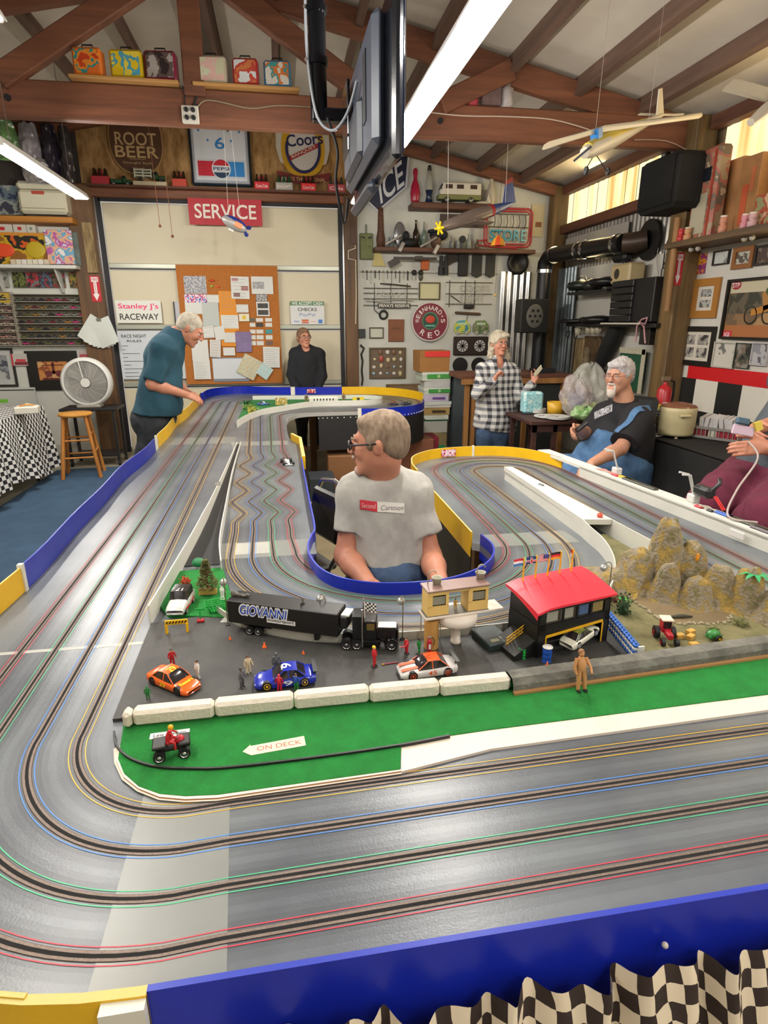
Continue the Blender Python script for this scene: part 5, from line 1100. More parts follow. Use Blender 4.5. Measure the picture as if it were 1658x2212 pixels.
pm('gondola',bl,lambda b:b.box((-.01,0,-.062),(.05,.02,.016),mat('e0dcd4',.4),bev=.003))
for k in range(4):
 a=PI/4+k*PI/2;pm('tail_fin',bl,lambda b:b.prism([(.09,0),(.15,.035),(.15,.065),(.125,.065)],-.002,.002,mat('2c3a86',.4),R=rx(a)))
for x in(-.05,.06):b=MB();b.tube([bp+Vector((x,0,.04)),bp+Vector((x*.4,-.2,1.0))],.0018,mat('cfcabc',.6),n=4);solo('hanging_string',b,'%s white string holding the toy blimp'%('left' if x<0 else 'right'),'string')
# ---- header shelf over the door ----
OW=Wall(atY,YB-.005,(1,0,0),-1);HS=YB-.10
b=MB();b.box((-.58,YB-.105,3.075),(2.95,.20,.022),wood('6b3c26','4c2a1a',0));solo('header_shelf',b,'long dark shelf over the garage door carrying toy trucks and bottle crates','shelf')
def brew(lab,px,py,w,col,txt,bcol='2c1a12'):
 p=atY(px,py,HS);t=thing('bottle_carrier',lab,'bottle carrier',(p.x,HS,3.087));m=mat(col,.5)
 pm('carton',t,lambda b:(b.box((0,0,.045),(w,.10,.09),m,bev=.004),text(b,txt,(0,-.0505,.045),(1,0,0),(0,0,1),w*.8,.035,mat('ecdcd4',.5),d=.001)if txt else None));pm('handle',t,lambda b:b.box((0,0,.12),(w*.3,.006,.07),m,bev=.01))
 for i in range(3):
  for s_ in(-1,1):pm('bottle',t,lambda b:b.lathe([(0,.02),(.021,.02),(.021,.10),(.009,.145),(.009,.17),(0,.17)],mat(bcol,.2),(w*.31*(i-1),s_*.026,0),n=10))
brew('red bottle carrier at the left end of the header shelf',219,397,.19,'b02834','')
brew('orange-red bottle carrier just left of the blue cola clock',389,403,.16,'c2402e','');brew('red cola bottle carrier just right of the cola clock',566,412,.17,'d01c2c','Coca-Cola');brew('pale silver bottle carrier under the left side of the beer sign',614,414,.20,'a9a59c','RIGHT','1f4a2c')
brew('bright red cola bottle carrier under the middle of the beer sign',666,414,.17,'e0252e','Coca-Cola');brew('white and red cola carrier at the right end of the header shelf',726,416,.20,'b0404a','Cola','3a3a34')
def shelf_truck(lab,px,w,col,boxc=None,base=None):
 p=atY(px,400,HS);t=thing('model_truck',lab,'toy truck',(p.x,HS,3.087));z0=.05 if base else 0
 if base:pm('display_base',t,lambda b:b.box((0,0,.025),(w*1.02,.10,.05),mat(base,.6)))
 pm('bonnet',t,lambda b:b.box((w*.36,0,z0+.045),(w*.24,.06,.04),mat(col,.35),bev=.012));pm('cab',t,lambda b:b.box((w*.17,0,z0+.065),(w*.18,.07,.08),mat(col,.35),bev=.012));pm('cab_window',t,lambda b:b.box((w*.17,-.036,z0+.085),(w*.11,.002,.03),mat('1a201c',.15)))
 if boxc:pm('stake_bed',t,lambda b:[b.box((-w*.2,0,z0+.06+.03*k),(w*.52,.07,.014),mat(boxc,.5))for k in range(3)]+[b.box((-w*.2+q,0,z0+.085),(.012,.072,.09),mat(boxc,.5))for q in(-w*.25,0,w*.25)])
 else:pm('bed',t,lambda b:b.box((-w*.2,0,z0+.045),(w*.52,.07,.045),mat(col,.35),bev=.008))
 for x in(-w*.3,w*.33):
  for y in(-1,1):wheel(t,x,y*.040,y*.022,.020+.0*z0,'b0b0a8')if not z0 else pm('tyre',t,lambda b:b.cyl((x,y*.04,z0+.02),(x,y*.022,z0+.02),.02,TYRE,n=14))
shelf_truck('dark green pickup model on the header shelf, left of the stake truck',262,.24,'1f4a30');shelf_truck('green stake-bed truck model on a cream base over the door',326,.36,'2a4a2c','c4c4b0','c9bd9c')
# root beer sign
def oval(b,w,h,m,th,k=1.,z=0):
 P=[(w/2*k*math.copysign(abs(math.cos(a))**.75,math.cos(a)),h/2*k*math.copysign(abs(math.sin(a))**.9,math.sin(a)))for a in np.linspace(0,2*PI,40)[:-1]];b.prism(P,z,z+th,m)
def signthing(name,label,cat,r,wall=OW,off=.01):c,w,h=wall.rect(r,off);t=thing(name,label,cat,c,R=wall.R);return t,w,h
GOLD=mat('b08a50',.5);t,w,h=signthing('root_beer_sign','brown oval ROOT BEER sign on the plywood over the garage door','sign',(235,230,352,378))
pm('rim',t,lambda b:oval(b,w,h,GOLD,.012));pm('panel',t,lambda b:oval(b,w,h,mat('5a3a26',.5),.004,.96,.012))
pm('lettering',t,lambda b:(text(b,'ROOT',(0,.02*h,.017),(1,0,0),(0,1,0),w*.76,h*.19,mat('c8a878',.5)),text(b,'BEER',(0,-.17*h,.017),(1,0,0),(0,1,0),w*.80,h*.17,mat('c8a878',.5)),text(b,'PREMIUM',(0,-.275*h,.017),(1,0,0),(0,1,0),w*.3,h*.02,mat('c8a878',.5),bold=0),text(b,'Draught Style',(0,-.335*h,.017),(1,0,0),(0,1,0),w*.54,h*.045,mat('c8a878',.5),bold=0),text(b,'Head',(0,-.41*h,.017),(1,0,0),(0,1,0),w*.2,h*.04,mat('c8a878',.5),bold=0)))
# cola clock
t,w,h=signthing('wall_clock','square white cola clock with a blue 6 in a dark frame over the door','clock',(408,195,540,406),off=.02);BLU=mat('2f7ec2',.5)
pm('frame',t,lambda b:b.box((0,0,.02),(w,h,.05),mat('1f2a33',.35),bev=.02));pm('bezel',t,lambda b:b.box((0,0,.045),(w*.92,h*.94,.012),mat('b4bac2',.3,.4),bev=.006));pm('dial',t,lambda b:b.box((0,0,.050),(w*.84,h*.88,.008),mat('d6d9de',.35)))
def clk(b):
 R0=w*.38;cy=h*.20
 for i in range(12):
  a=PI/2-2*PI*i/12
  if i%3:pm('hour_mark',t,lambda q:q.box((R0*math.cos(a),cy+R0*math.sin(a),.0545),(.022,.022,.002),BLU,R=rz(a)))
 for n_,i in(('12',0),('3',3),('6',6),('9',9)):a=PI/2-2*PI*i/12;q=MB();text(q,n_,(R0*math.cos(a)*.9,cy+R0*math.sin(a)*.97,.054),(1,0,0),(0,1,0),w*(.16 if i==6 else .18),h*.12,BLU);q.build('numeral',t)
clk(None);pm('hour_hand',t,lambda b:b.box((.05,h*.20-.05,.056),(.02,.20,.003),INK,R=rz(.6)));pm('minute_hand',t,lambda b:b.box((-.03,h*.20+.09,.058),(.014,.28,.003),INK,R=rz(.2)))
pm('cola_panel',t,lambda b:(b.box((0,-h*.32,.055),(w*.80,h*.20,.003),mat('c9ccd2',.4)),b.box((-w*.20,-h*.32,.057),(w*.36,h*.155,.002),mat('c42438',.4)),b.box((w*.20,-h*.32,.057),(w*.36,h*.155,.002),mat('2f86cc',.4))))
pm('cola_badge',t,lambda b:(b.cyl((0,-h*.32,.058),(0,-h*.32,.060),w*.155,mat('d8dce0',.4),n=28),b.prism([(w*.14*math.cos(a),-h*.32+w*.14*math.sin(a))for a in np.linspace(.35,PI-.35,14)],.060,.0612,mat('c42438',.4)),b.prism([(w*.14*math.cos(a),-h*.32+w*.14*math.sin(a))for a in np.linspace(PI+.4,2*PI-.4,14)],.060,.0612,mat('23405c',.4)),text(b,'PEPSI',(0,-h*.32,.0615),(1,0,0),(0,1,0),w*.26,h*.035,mat('26406a',.4))))
# beer sign
t,w,h=signthing('beer_sign','oval beer sign with gold ring and dark red ribbon on the plywood','sign',(595,246,713,398))
pm('shield',t,lambda b:b.prism([(w*.5*x,h*y)for x,y in((-.95,.5),(.95,.5),(.98,0),(.85,-.2),(0,-.33),(-.85,-.2),(-.98,0))],0,.010,mat('cbc3b4',.5)))
pm('gold_ring',t,lambda b:(oval(b,w*.80,h*.80,mat('d0a020',.45),.012,1,.0),b.sph((0,h*.0,.010),(w*.32,h*.33,.006),mat('d4cfc8',.5),n=28)))
pm('navy_ring',t,lambda b:b.tube([(w*.30*math.cos(a),h*.32*math.sin(a)-.01,.016)for a in np.linspace(PI*.9,2.1*PI,24)],.016,mat('24245c',.45)))
pm('ribbon',t,lambda b:b.grid(lambda u,v:(w*(u-.5)*.98,-h*.36+h*.035*math.cos((u-.5)*5)*-1-h*.12*v+.0,.018),16,2,mat('7a2420',.5)))
pm('red_script_band',t,lambda b:b.box((0,-h*.05,.020),(w*.60,h*.065,.004),mat('a82c30',.5),R=rz(.42)))
pm('lettering',t,lambda b:(text(b,'Coors',(w*.03,h*.13,.020),(1,.12,0),(-.12,1,0),w*.66,h*.17,mat('1c1c4c',.45)),text(b,'BANQUET',(w*.01,-h*.045,.024),(math.cos(.42),math.sin(.42),0),(-math.sin(.42),math.cos(.42),0),w*.48,h*.05,mat('e0d4c0',.5)),text(b,'TASTE THE ORIGINAL',(0,-h*.44,.020),(1,0,0),(0,1,0),w*.80,h*.055,mat('d8b878',.5))))
# ICE diamond on the white wall
t,w,h=signthing('ice_sign','tilted dark blue diamond-shaped ICE sign right of the garage door','sign',(757,335,881,456),BW,off=.03);rr=rz(.52)
c_=[(-.10*w,.50*h),(.50*w,.50*h),(.46*w,-.05*h),(-.03*w,-.50*h),(-.45*w,-.1*h)]
pm('white_edge',t,lambda b:b.prism([(x*1.05,y*1.05)for x,y in c_],0,.012,mat('c9ccd2',.4)));pm('panel',t,lambda b:b.prism([(x*.97,y*.97)for x,y in c_],.012,.016,mat('18223c',.4)))
pm('lettering',t,lambda b:(text(b,'ICE',(.20*w,.02*h,.017),(.80,.60,0),(-.15,1,0),w*.52,h*.46,mat('d8dade',.4)),text(b,'ON',(.19*w,.40*h,.017),(1,0,0),(0,1,0),w*.16,h*.08,mat('b8bcc4',.4))))
# ---- right part of the back wall: two shelves and their load ----
DKW=wood('6a4634','43291e',0)
b=MB();c,w,h=BW.rect((886,440,1062,458),.14);b.box((0,0,0),(w,.26,.07),DKW,bev=.01);solo('wall_shelf',b,'thick dark wall shelf carrying the motorhome model','shelf',(c.x,YB-.14,c.z));zs=c.z+.035
SY=YB-.15
def onsh(px,y=SY):return atY(px,430,y).x
b=MB();pk=[(0,0),(.045,0),(.052,.03),(.062,.11),(.050,.19),(.024,.26),(.022,.29),(.030,.33),(.026,.37),(.010,.385),(0,.386)]
b.lathe(pk,mat('a0203c',.25),n=20);pin=solo('bowling_pin',b,'red bowling pin at the left end of the thick wall shelf','bowling pin',(onsh(896),SY,zs))
c2=pin.copy();COL.objects.link(c2);c2.location=(onsh(1061),SY+.03,zs);c2.data=pin.data.copy();c2.data.materials[0]=mat('b9b0a0',.4);c2['label']='dusty white bowling pin at the right end of the thick wall shelf'
t=thing('lava_lamp','lava lamp with a dark blue base next to the red bowling pin','lamp',(onsh(926),SY,zs));pm('base',t,lambda b:b.lathe([(0,0),(.05,0),(.032,.09),(.046,.15),(0,.15)],mat('1f2c48',.2),n=18));pm('glass',t,lambda b:b.lathe([(.046,.15),(.050,.20),(.028,.36),(0,.36)],mat('b9b8ac',.1,alpha=.6),n=18));pm('cap',t,lambda b:b.lathe([(.028,.36),(.020,.42),(0,.42)],mat('3a3c40',.3),n=16))
t=thing('motorhome_model','white and olive model motorhome on the thick wall shelf','toy motorhome',(onsh(989),SY-.02,zs))
pm('body',t,lambda b:b.box((.02,0,.165),(.50,.13,.14),mat('cfc9bc',.4),bev=.012).box((-.22,0,.12),(.06,.12,.08),mat('cfc9bc',.4),bev=.01));pm('skirt',t,lambda b:b.box((.0,0,.072),(.54,.132,.055),mat('75784c',.5),bev=.006))
for x in(-.14,.00,.17):pm('window',t,lambda b:b.box((x,-.067,.185),(.085,.004,.045),mat('4a3a34',.2)))
pm('windscreen',t,lambda b:b.box((-.235,-.02,.185),(.012,.10,.06),mat('2a2a2c',.1),R=ry(.4)))
for x in(-.165,.14):
 for y in(-1,1):wheel(t,x,y*.07,y*.04,.036,'a8a8a0')
b=MB();b.box((0,0,.10),(.26,.01,.20),mat('a8a090',.6));solo('grey_card',b,'grey card propped between the motorhome and the white pin','card',(onsh(1035),YB-.03,zs))
b=MB();b.sph((0,0,.02),(.10,.04,.02),mat('b8b0a0',.9),n=10);b.lathe([(.04,0),(0,.10)],mat('d8d4c8',.8),(.07,0,.02),n=4);solo('white_rag',b,'crumpled white rag on the thick wall shelf','cloth',(onsh(1040),SY-.06,zs))
b=MB();c,w,h=BW.rect((810,537,1152,549),.12);b.box((0,0,0),(w,.24,.05),DKW,bev=.006);solo('bottle_shelf',b,'long dark shelf full of old bottles and bric-a-brac','shelf',(c.x,YB-.12,c.z));z2=c.z+.025;SY2=YB-.13
def bott(px,h_,r_,col,lab,wide=0):
 b=MB();x=atY(px,530,SY2).x;m=mat(col,.15)
 if wide:b.lathe([(0,0),(r_,0),(r_,h_*.9),(r_*1.05,h_),(0,h_)],m,n=14)
 else:b.lathe([(0,0),(r_,0),(r_,h_*.55),(r_*.38,h_*.75),(r_*.34,h_*.97),(r_*.45,h_),(0,h_)],m,n=14)
 solo('old_bottle' if not wide else 'glass_jar',b,lab,'bottle' if not wide else 'jar',(x,SY2+random.uniform(-.03,.03),z2),group='glassware on the bottle shelf')
bott(845,.12,.035,'6f7a78','small grey glass jar near the left end of the bottle shelf',1);bott(897,.32,.038,'2a2018','tall dark brown bottle on the bottle shelf');bott(914,.30,.030,'6f7f74','slim grey-green bottle right of the tall dark one');bott(906,.16,.03,'4a5a4a','short green bottle between the two tall ones')
bott(975,.15,.03,'8a8f8a','pale small bottle right of the navy cap');bott(1000,.12,.04,'777a70','squat grey jar under the nose of the hanging airplane',1);bott(1012,.18,.03,'9aa09a','pale glass bottle below the airplane wing');bott(1030,.12,.03,'6a5a4a','small brown bottle left of the red neon frame');bott(990,.10,.028,'a0a6a2','tiny clear jar among the shelf glassware',1)
b=MB();b.lathe([(0,0),(.05,0),(.055,.10),(.040,.2),(.035,.35),(.03,.45),(0,.46)],mat('6a4430',.7,c2='3a2418',sc=30,bump=.5),n=12);solo('carved_totem',b,'tall brown carved wooden totem at the left end of the bottle shelf','carving',(atY(822,530,SY2).x,SY2,z2))
b=MB();b.sph((0,0,.16),(.075,.02,.15),mat('9a9a9c',.2,.7),n=18);solo('silver_shell',b,'tall silver oval dish on the bottle shelf','dish',(atY(864,530,SY2).x,SY2+.05,z2))
b=MB();m=mat('16181c',.7);b.sph((0,0,.06),(.11,.07,.06),m,n=14);b.sph((-.03,0,.14),(.04,.04,.06),m,n=10);solo('black_figurine',b,'black sculpture left of the tall dark bottle','sculpture',(atY(882,530,SY2).x,SY2,z2))
t=thing('capped_head','brown mannequin head wearing a navy peaked cap on the bottle shelf','mannequin head',(atY(945,530,SY2).x,SY2,z2));pm('head',t,lambda b:b.sph((-.03,-.01,.10),(.07,.08,.11),mat('6a4a3c',.5),n=16));pm('cap',t,lambda b:(b.sph((.01,0,.16),(.12,.10,.07),mat('191c2c',.8),n=16),b.box((-.07,-.04,.20),(.12,.12,.03),mat('191c2c',.8),R=ry(-.1))))
b=MB();SV=mat('c4c2bc',.25,.8);b.box((.0,0,.11),(.24,.02,.03),SV,R=ry(-.5),bev=.006);b.box((.10,0,.03),(.05,.02,.12),SV,R=ry(.5),bev=.006);pis=solo('toy_pistol',b,'chrome toy pistol lying on the edge of the bottle shelf, left one','toy gun',(atY(850,535,YB-.27).x,YB-.26,z2-.03))
c2=pis.copy();COL.objects.link(c2);c2.location=(atY(925,540,YB-.27).x,YB-.27,z2-.05);c2['label']='chrome toy pistol hanging on the edge of the bottle shelf, right one'
b=MB();GK=mat('3c3432',.5);b.box((.05,0,0),(.55,.02,.03),GK);b.box((-.22,0,-.05),(.14,.03,.08),GK,R=ry(-.5));solo('toy_rifle',b,'dark toy rifle hung on white ties beneath the bottle shelf','toy gun',tuple(BW.pt(888,558,.2)))
for(px,py,w_,h_,c1,nm,lab,cat)in((790,533,.165,.30,'6a7040','green_can','olive green square metal can on the wall beside the right door post','can'),(956,573,.10,.24,'1c1d22','binoculars','black binoculars hanging under the bottle shelf','binoculars'),(998,572,.13,.28,'17161a','black_pouch','black holster pouch hanging under the bottle shelf','pouch'),(1029,574,.14,.30,'2c2c2a','dark_pennant','left dark grey pennant under the bottle shelf','pennant'),(1058,574,.13,.30,'2f2f2c','dark_pennant','right dark grey pennant under the bottle shelf','pennant'),(916,571,.10,.14,'b85a28','orange_packet','orange packet on the wall under the toy rifle','packet'),(978,560,.20,.10,'2a211c','leather_holster','brown leather holster hanging behind the binoculars','holster'),(903,559,.10,.06,'5f6a5a','green_tin','small grey-green tin hanging under the left of the bottle shelf','tin')):
 b=MB();m=mat(c1,.6,var=.15,sc=20)
 if nm=='dark_pennant':b.prism([(-w_/2,h_/2),(-w_/2,-h_*.4),(0,-h_/2),(w_/2,-h_*.4),(w_/2,h_/2)],0,.012,m,R=BW.R)
 elif nm=='binoculars':
  for s_ in(-1,1):b.cyl((s_*.03,-.03,.11),(s_*.034,-.03,-.02),.022,m);b.cyl((s_*.034,-.03,-.02),(s_*.036,-.03,-.12),.032,m)
  b.box((0,-.03,.02),(.06,.02,.05),m)
 elif nm=='leather_holster':b.prism([(-.10,.05),(.10,.05),(.06,-.02),(-.02,-.05),(-.09,-.10)],0,.03,m,R=BW.R)
 else:b.box((0,-.03,0),(w_,.05,h_),m,bev=.008)
 if nm=='green_can':b.cyl((0,-.03,h_/2),(0,-.03,h_/2+.10),.012,mat('6a7a6c',.4));b.box((-.04,-.056,.10),(.05,.002,.02),mat('1f2016',.6),R=ry(.3));b.box((.045,-.056,.10),(.05,.002,.02),mat('1f2016',.6),R=ry(-.3));b.cyl((.035,-.055,.0),(.035,-.058,.0),.008,mat('1f2016',.6))
 solo(nm,b,lab,cat,tuple(BW.pt(px,py,.02)))
b=MB();m=mat('c8b878',.7);b.prism([(-.03,.10),(.02,.08),(.10,-.12),(-.07,-.12)],0,.02,m,R=BW.R);solo('straw_fan',b,'pale straw fan beside the olive green can','fan',tuple(BW.pt(815,553,.02)))
# key row
b=MB();c0=BW.pt(776,587,.03);c1=BW.pt(1075,592,.03);b.tube([c0,c1],.003,CHROME,n=5);solo('hook_wire',b,'thin wire strung along the white wall holding keys','wire')
for i in range(15):
 px=783+i*8.6;p=c0.lerp(c1,(px-776)/299);L_=random.uniform(.05,.13);b=MB();m=mat(random.choice(['6a6a58','8a8a80','4a4438','a09a88','3a3630']),.4,.5)
 b.lathe([(.008,-.003),(.015,0),(.008,.003)],m,(0,-.004,.004),n=10,R=rx(PI/2));b.box((0,-.006,-L_/2-.01),(random.uniform(.006,.022),.004,L_),m,bev=.002);solo('hanging_key',b,'old key or small tool hanging from the wire under the bottle shelf','key',tuple(p),group='keys on the hook wire')
for i,px in enumerate((891,905)):
 p=c0.lerp(c1,(px-776)/299);b=MB();m=mat('221f1c',.5);b.sph((0,-.02,0),.034,m,n=12)
 if i:b.sph((0,-.02,-.05),(.03,.02,.05),mat('4a4840',.4),n=10)
 solo('black_trinket',b,['round black trinket hanging left of the orange packet','dark padlock-like trinket hanging below the orange packet'][i],'trinket',tuple(p))
 # neon signs (unlit glass tubing on black racks)
NT=mat('b4b0a4',.25);NB=mat('1f1d1b',.5)
def neon(name,lab,r,bars,vert,words,extra=None):
 t,w,h=signthing(name,lab,'neon sign',r,BW,off=.03)
 for y in bars:pm('rack_bar',t,lambda b:b.box((0,h*y,.012),(w,.008,.008),NB))
 for x in vert:pm('rack_upright',t,lambda b:b.box((w*x,0,.006),(.008,h,.008),NB))
 for(s_,x,y,ww,hh_,sh,m)in words:pm('neon_word',t,lambda b:[text(b,s_,(w*x,h*y,.03+.003*k),(1,0,0),(0,1,0),w*ww,h*hh_,m,shear=sh,bold=-.01 if m is NT else .02)for k in range(2)])
 if extra:extra(t,w,h)
neon('neon_sign',"unlit neon sign with script lettering and PRIVATE RESERVE strip",(785,612,902,666),(.30,.10,-.12,-.38),(-.30,.0,.30),(("Henry's",0,.08,.60,.36,.3,NT),('PRIVATE RESERVE',.06,-.40,.56,.13,0,mat('d8d4c8',.5))),lambda t,w,h:(pm('strip',t,lambda b:b.box((w*.06,-h*.40,.024),(w*.60,h*.19,.006),NB)),pm('red_tube',t,lambda b:b.tube([(-w*.45,-h*.2,.03),(-w*.2,-h*.22,.03),(w*.1,-h*.14,.03),(w*.42,-h*.18,.03)],.006,NT)),pm('top_tube',t,lambda b:b.tube([(-w*.2,h*.48,.03),(w*.1,h*.44,.03),(w*.36,h*.38,.03)],.007,NB))))
neon('neon_light_sign','unlit neon beer sign with the word LIGHT on a black rack',(962,606,1062,664),(.42,.0,-.38),(-.42,-.08,.12),(('COORS',.10,.22,.64,.22,0,NT),('LIGHT',.05,-.16,.50,.30,0,NT)),lambda t,w,h:(pm('slanted_bar',t,lambda b:b.tube([(-w*.40,-.02,.02),(-w*.2,-h*.30,.02)],.006,NB)),pm('transformer',t,lambda b:b.box((0,-h*.48,.02),(w*.22,.05,.04),NB,bev=.01))))
b=MB();p=BW.pt(828,680,.03);b.tube([p+Vector((.05*math.cos(a),-.01*math.sin(a),.05*math.sin(a)))for a in np.linspace(0,2*PI,16)],.014,NB);b.tube([p+Vector((-.05,0,.0)),p+Vector((-.12,0,.06)),p+Vector((-.13,0,.2))],.005,NB);solo('cable_coil',b,'black transformer coil hanging below the script neon sign','cable')
b=MB();p=BW.pt(1010,677,.03);b.box(tuple(p),(.36,.03,.035),mat('5a4636',.6),R=ry(.05),bev=.012);b.tube([p,p+Vector((-.02,0,-.12)),p+Vector((.0,0,-.22))],.004,NB);solo('wooden_bar',b,'short brown bar hanging below the LIGHT neon sign','bar')
# STORE neon
t,w,h=signthing('store_neon','large red-framed neon STORE sign over the bottle shelf','neon sign',(1045,452,1146,534),BW,off=.10);RT_=mat('a02430',.3)
def rrect(w,h,r,n=5):return[(sx*(w/2-r)+r*math.cos(a),sy*(h/2-r)+r*math.sin(a))for sx,sy,a0 in((1,1,0),(-1,1,PI/2),(-1,-1,PI),(1,-1,3*PI/2))for a in np.linspace(a0,a0+PI/2,n)]
pm('outer_tube',t,lambda b:b.tube([(x,y,.03)for x,y in rrect(w,h,.07)],.014,RT_,closed=True));pm('inner_tube',t,lambda b:b.tube([(x,y,.03)for x,y in rrect(w*.90,h*.86,.05)],.010,RT_,closed=True));pm('word',t,lambda b:[text(b,'STORE',(0,-h*.20,.03+.006*k),(1,0,0),(0,1,0),w*.78,h*.30,mat('3f9ab4',.3)if k else mat('1f2a30',.4),bold=.04 if not k else .01)for k in range(2)])
for x in np.linspace(-.30,.36,6):pm('lead_wire',t,lambda b:b.tube([(w*x,h*.34,.02),(w*x+.01,h*.15,.03),(w*x-.005,0,.03)],.005,NB))
pm('rack_bar',t,lambda b:b.box((0,h*.36,.015),(w*.86,.01,.01),NB));pm('rack_bar',t,lambda b:b.box((0,h*.02,.015),(w*.86,.01,.01),NB));pm('foot_tube',t,lambda b:b.tube([(-w*.45,-h*.34,.05),(-w*.62,-h*.36,.05),(-w*.64,-h*.48,.05),(-w*.3,-h*.52,.05),(w*.2,-h*.55,.05)],.010,RT_))
sheet('wall_calendar','cream wall calendar right of the STORE neon sign','calendar',BW,(1146,442,1173,512),mat('cbbf9c',.6),off=.01,th=.01,pics=((.1,-.12,.5,.16,mat('8a5a3a',.6)),))
# round beer sign
t,w,h=signthing('round_beer_sign',"round maroon Weinhard's RED sign with a white rim",'sign',(887,653,966,737),BW,off=.02);MR=mat('7a2034',.4)
pm('rim',t,lambda b:b.cyl((0,0,0),(0,0,.05),w*.5,mat('c9c4c0',.35),n=40));pm('disc',t,lambda b:b.cyl((0,0,.05),(0,0,.056),w*.465,MR,n=40));pm('centre_picture',t,lambda b:(b.cyl((0,.01,.056),(0,.01,.060),w*.225,mat('4f7f5c',.5),n=28),b.cyl((0,.01,.060),(0,.01,.062),w*.195,mat('1f4a3a',.5),n=28),b.sph((0,.03,.062),(w*.13,w*.10,.004),mat('c8402c',.5),n=16),b.box((0,-.05,.0625),(w*.26,.02,.003),mat('6fb0a0',.5),bev=.001)))
def arct(b,s_,r_,a0,a1,hh_,m,flip=False):
 for i,ch in enumerate(s_):
  a=a0+(a1-a0)*i/(len(s_)-1);X_=Vector((math.sin(a),-math.cos(a),0))if not flip else Vector((-math.sin(a),math.cos(a),0));U_=Vector((math.cos(a),math.sin(a),0))if not flip else Vector((-math.cos(a),-math.sin(a),0))
  text(b,ch,(r_*math.cos(a),r_*math.sin(a),.057),X_,U_,hh_*(.28 if ch=="'" else .40 if ch=='I' else .85),hh_*(.4 if ch=="'" else 1),m,d=.0006)
pm('lettering',t,lambda b:(arct(b,"WEINHARD'S",w*.35,PI*.98,PI*.02,w*.115,mat('e0d8d0',.5)),arct(b,'RED',w*.34,PI*1.30,PI*1.70,w*.14,mat('e6e0d8',.5),True)))
# small wall pieces
framed('certificate_frame','framed cream certificate above the round beer sign',BW,(904,610,950,648),mat('4a4220',.5),mat('c8c49c',.6),fw=.07)
sheet('brown_plaque','rectangular brown leather plaque left of the round beer sign','plaque',BW,(838,690,872,738),mat('7c4a2c',.6,var=.1,sc=9),th=.02,bev=.004,ln=0,txt=(('RACEWAY',0,.1,.6,.06,mat('4a2a18',.6)),))
framed('card_picture','small framed card with a pale print left of the brown plaque',BW,(797,707,828,731),mat('4a4230',.5),mat('c4c4b4',.6),fw=.10)
framed('pin_display','large brown board covered with collectable pins',BW,(797,751,876,818),mat('5a4a32',.6),mat('6f5f4c',.8),fw=.05)
pd_r=BW.rect((797,751,876,818),.004)
for i in range(5):
 for j in range(4):
  if(i,j)==(0,0):continue
  b=MB();c=random.choice(['cfcac0','a84a3c','c9b890','8fa8b4','d8d4cc','7a5a40','d0c8c0']);s_=random.uniform(.018,.032);b.sph((0,-.004,0),(s_,.004,s_*random.uniform(.7,1.3)),mat(c,.4),n=8)
  p=pd_r[0]+Vector((pd_r[1]*(-.36+.18*i)+random.uniform(-.01,.01),-.012,pd_r[2]*(.34-.22*j)+random.uniform(-.01,.01)));solo('lapel_pin',b,'small collectable pin on the brown pin board','pin',tuple(p),group='pins on the pin board')
for(px,m1,lab)in((997,('4fa0a8','c8c840','3a8a9a'),'left plastic toy bus wall plaque, blue and yellow'),(1037,('6a8a40','8a8a70','4f6a3a'),'right plastic toy bus wall plaque, green and grey')):
 t=thing('bus_plaque',lab,'wall decoration',BW.pt(px,707,.01),R=BW.R);pm('body',t,lambda b:b.prism([(-.11,-.055),(-.105,.03),(-.06,.085),(.05,.09),(.105,.03),(.11,-.055),(.06,-.075),(-.06,-.075)],0,.025,printed(m1,9,.4,px)))
 for x in(-.06,.06):pm('wheel',t,lambda b:b.cyl((x,-.07,0),(x,-.07,.028),.026,mat('a8a898',.5)))
 pm('window',t,lambda b:b.box((0,.045,.026),(.12,.03,.004),mat('b8d0b0',.4)))
t,w,h=signthing('twin_dial_panel','dark brown panel with two white dials left of the woman','dial panel',(978,727,1052,767),BW);pm('panel',t,lambda b:b.box((0,0,.02),(w,h,.04),mat('2c1f1a',.4),bev=.01))
for x in(-.25,.25):
 pm('dial',t,lambda b:b.cyl((w*x,0,.04),(w*x,0,.046),h*.31,mat('c4c4c0',.4),n=28))
 for k in range(5):pm('dial_hand',t,lambda b:b.box((w*x,0,.047),(h*.58,.012,.002),mat('3a322e',.4),R=rz(k*PI/5)))
for(px,lab)in((993,'left of two flat black discs on the wall beside the woman'),(1033,'right of two flat black discs, partly behind the woman')):
 b=MB();b.cyl((0,0,0),(0,-.012,0),.105,mat('1c1b19',.4),n=32);solo('black_disc',b,lab,'disc',tuple(BW.pt(px,789,.002)))
b=MB();p=BW.pt(1117,568,.05);b.lathe([(.14,0),(.15,.02),(.13,.05),(.09,.02),(.0,.015)],mat('1a1918',.4),n=28,R=BW.R);solo('round_speaker',b,'round black speaker ring under the right end of the bottle shelf','speaker',tuple(p))
b=MB();b.box((0,-.02,0),(.09,.03,.11),mat('1f2422',.5));solo('black_box',b,'small black box on the wall at the right door post','box',tuple(BW.pt(781,720,.01)))
b=MB();b.tube([BW.pt(a,c,.04)for a,c in((778,745),(786,752),(780,765),(783,780),(781,800),(783,820),(781,832))],.012,NB);solo('hanging_strap',b,'black strap hanging beside the right door post','strap')
# brown shelf label board behind airplane
b=MB();b.box((0,-.02,0),(.62,.02,.15),mat('4a3c36',.6));solo('dark_board',b,'dark board on the wall between the two shelves','board',tuple(BW.pt(1000,478,.004)))
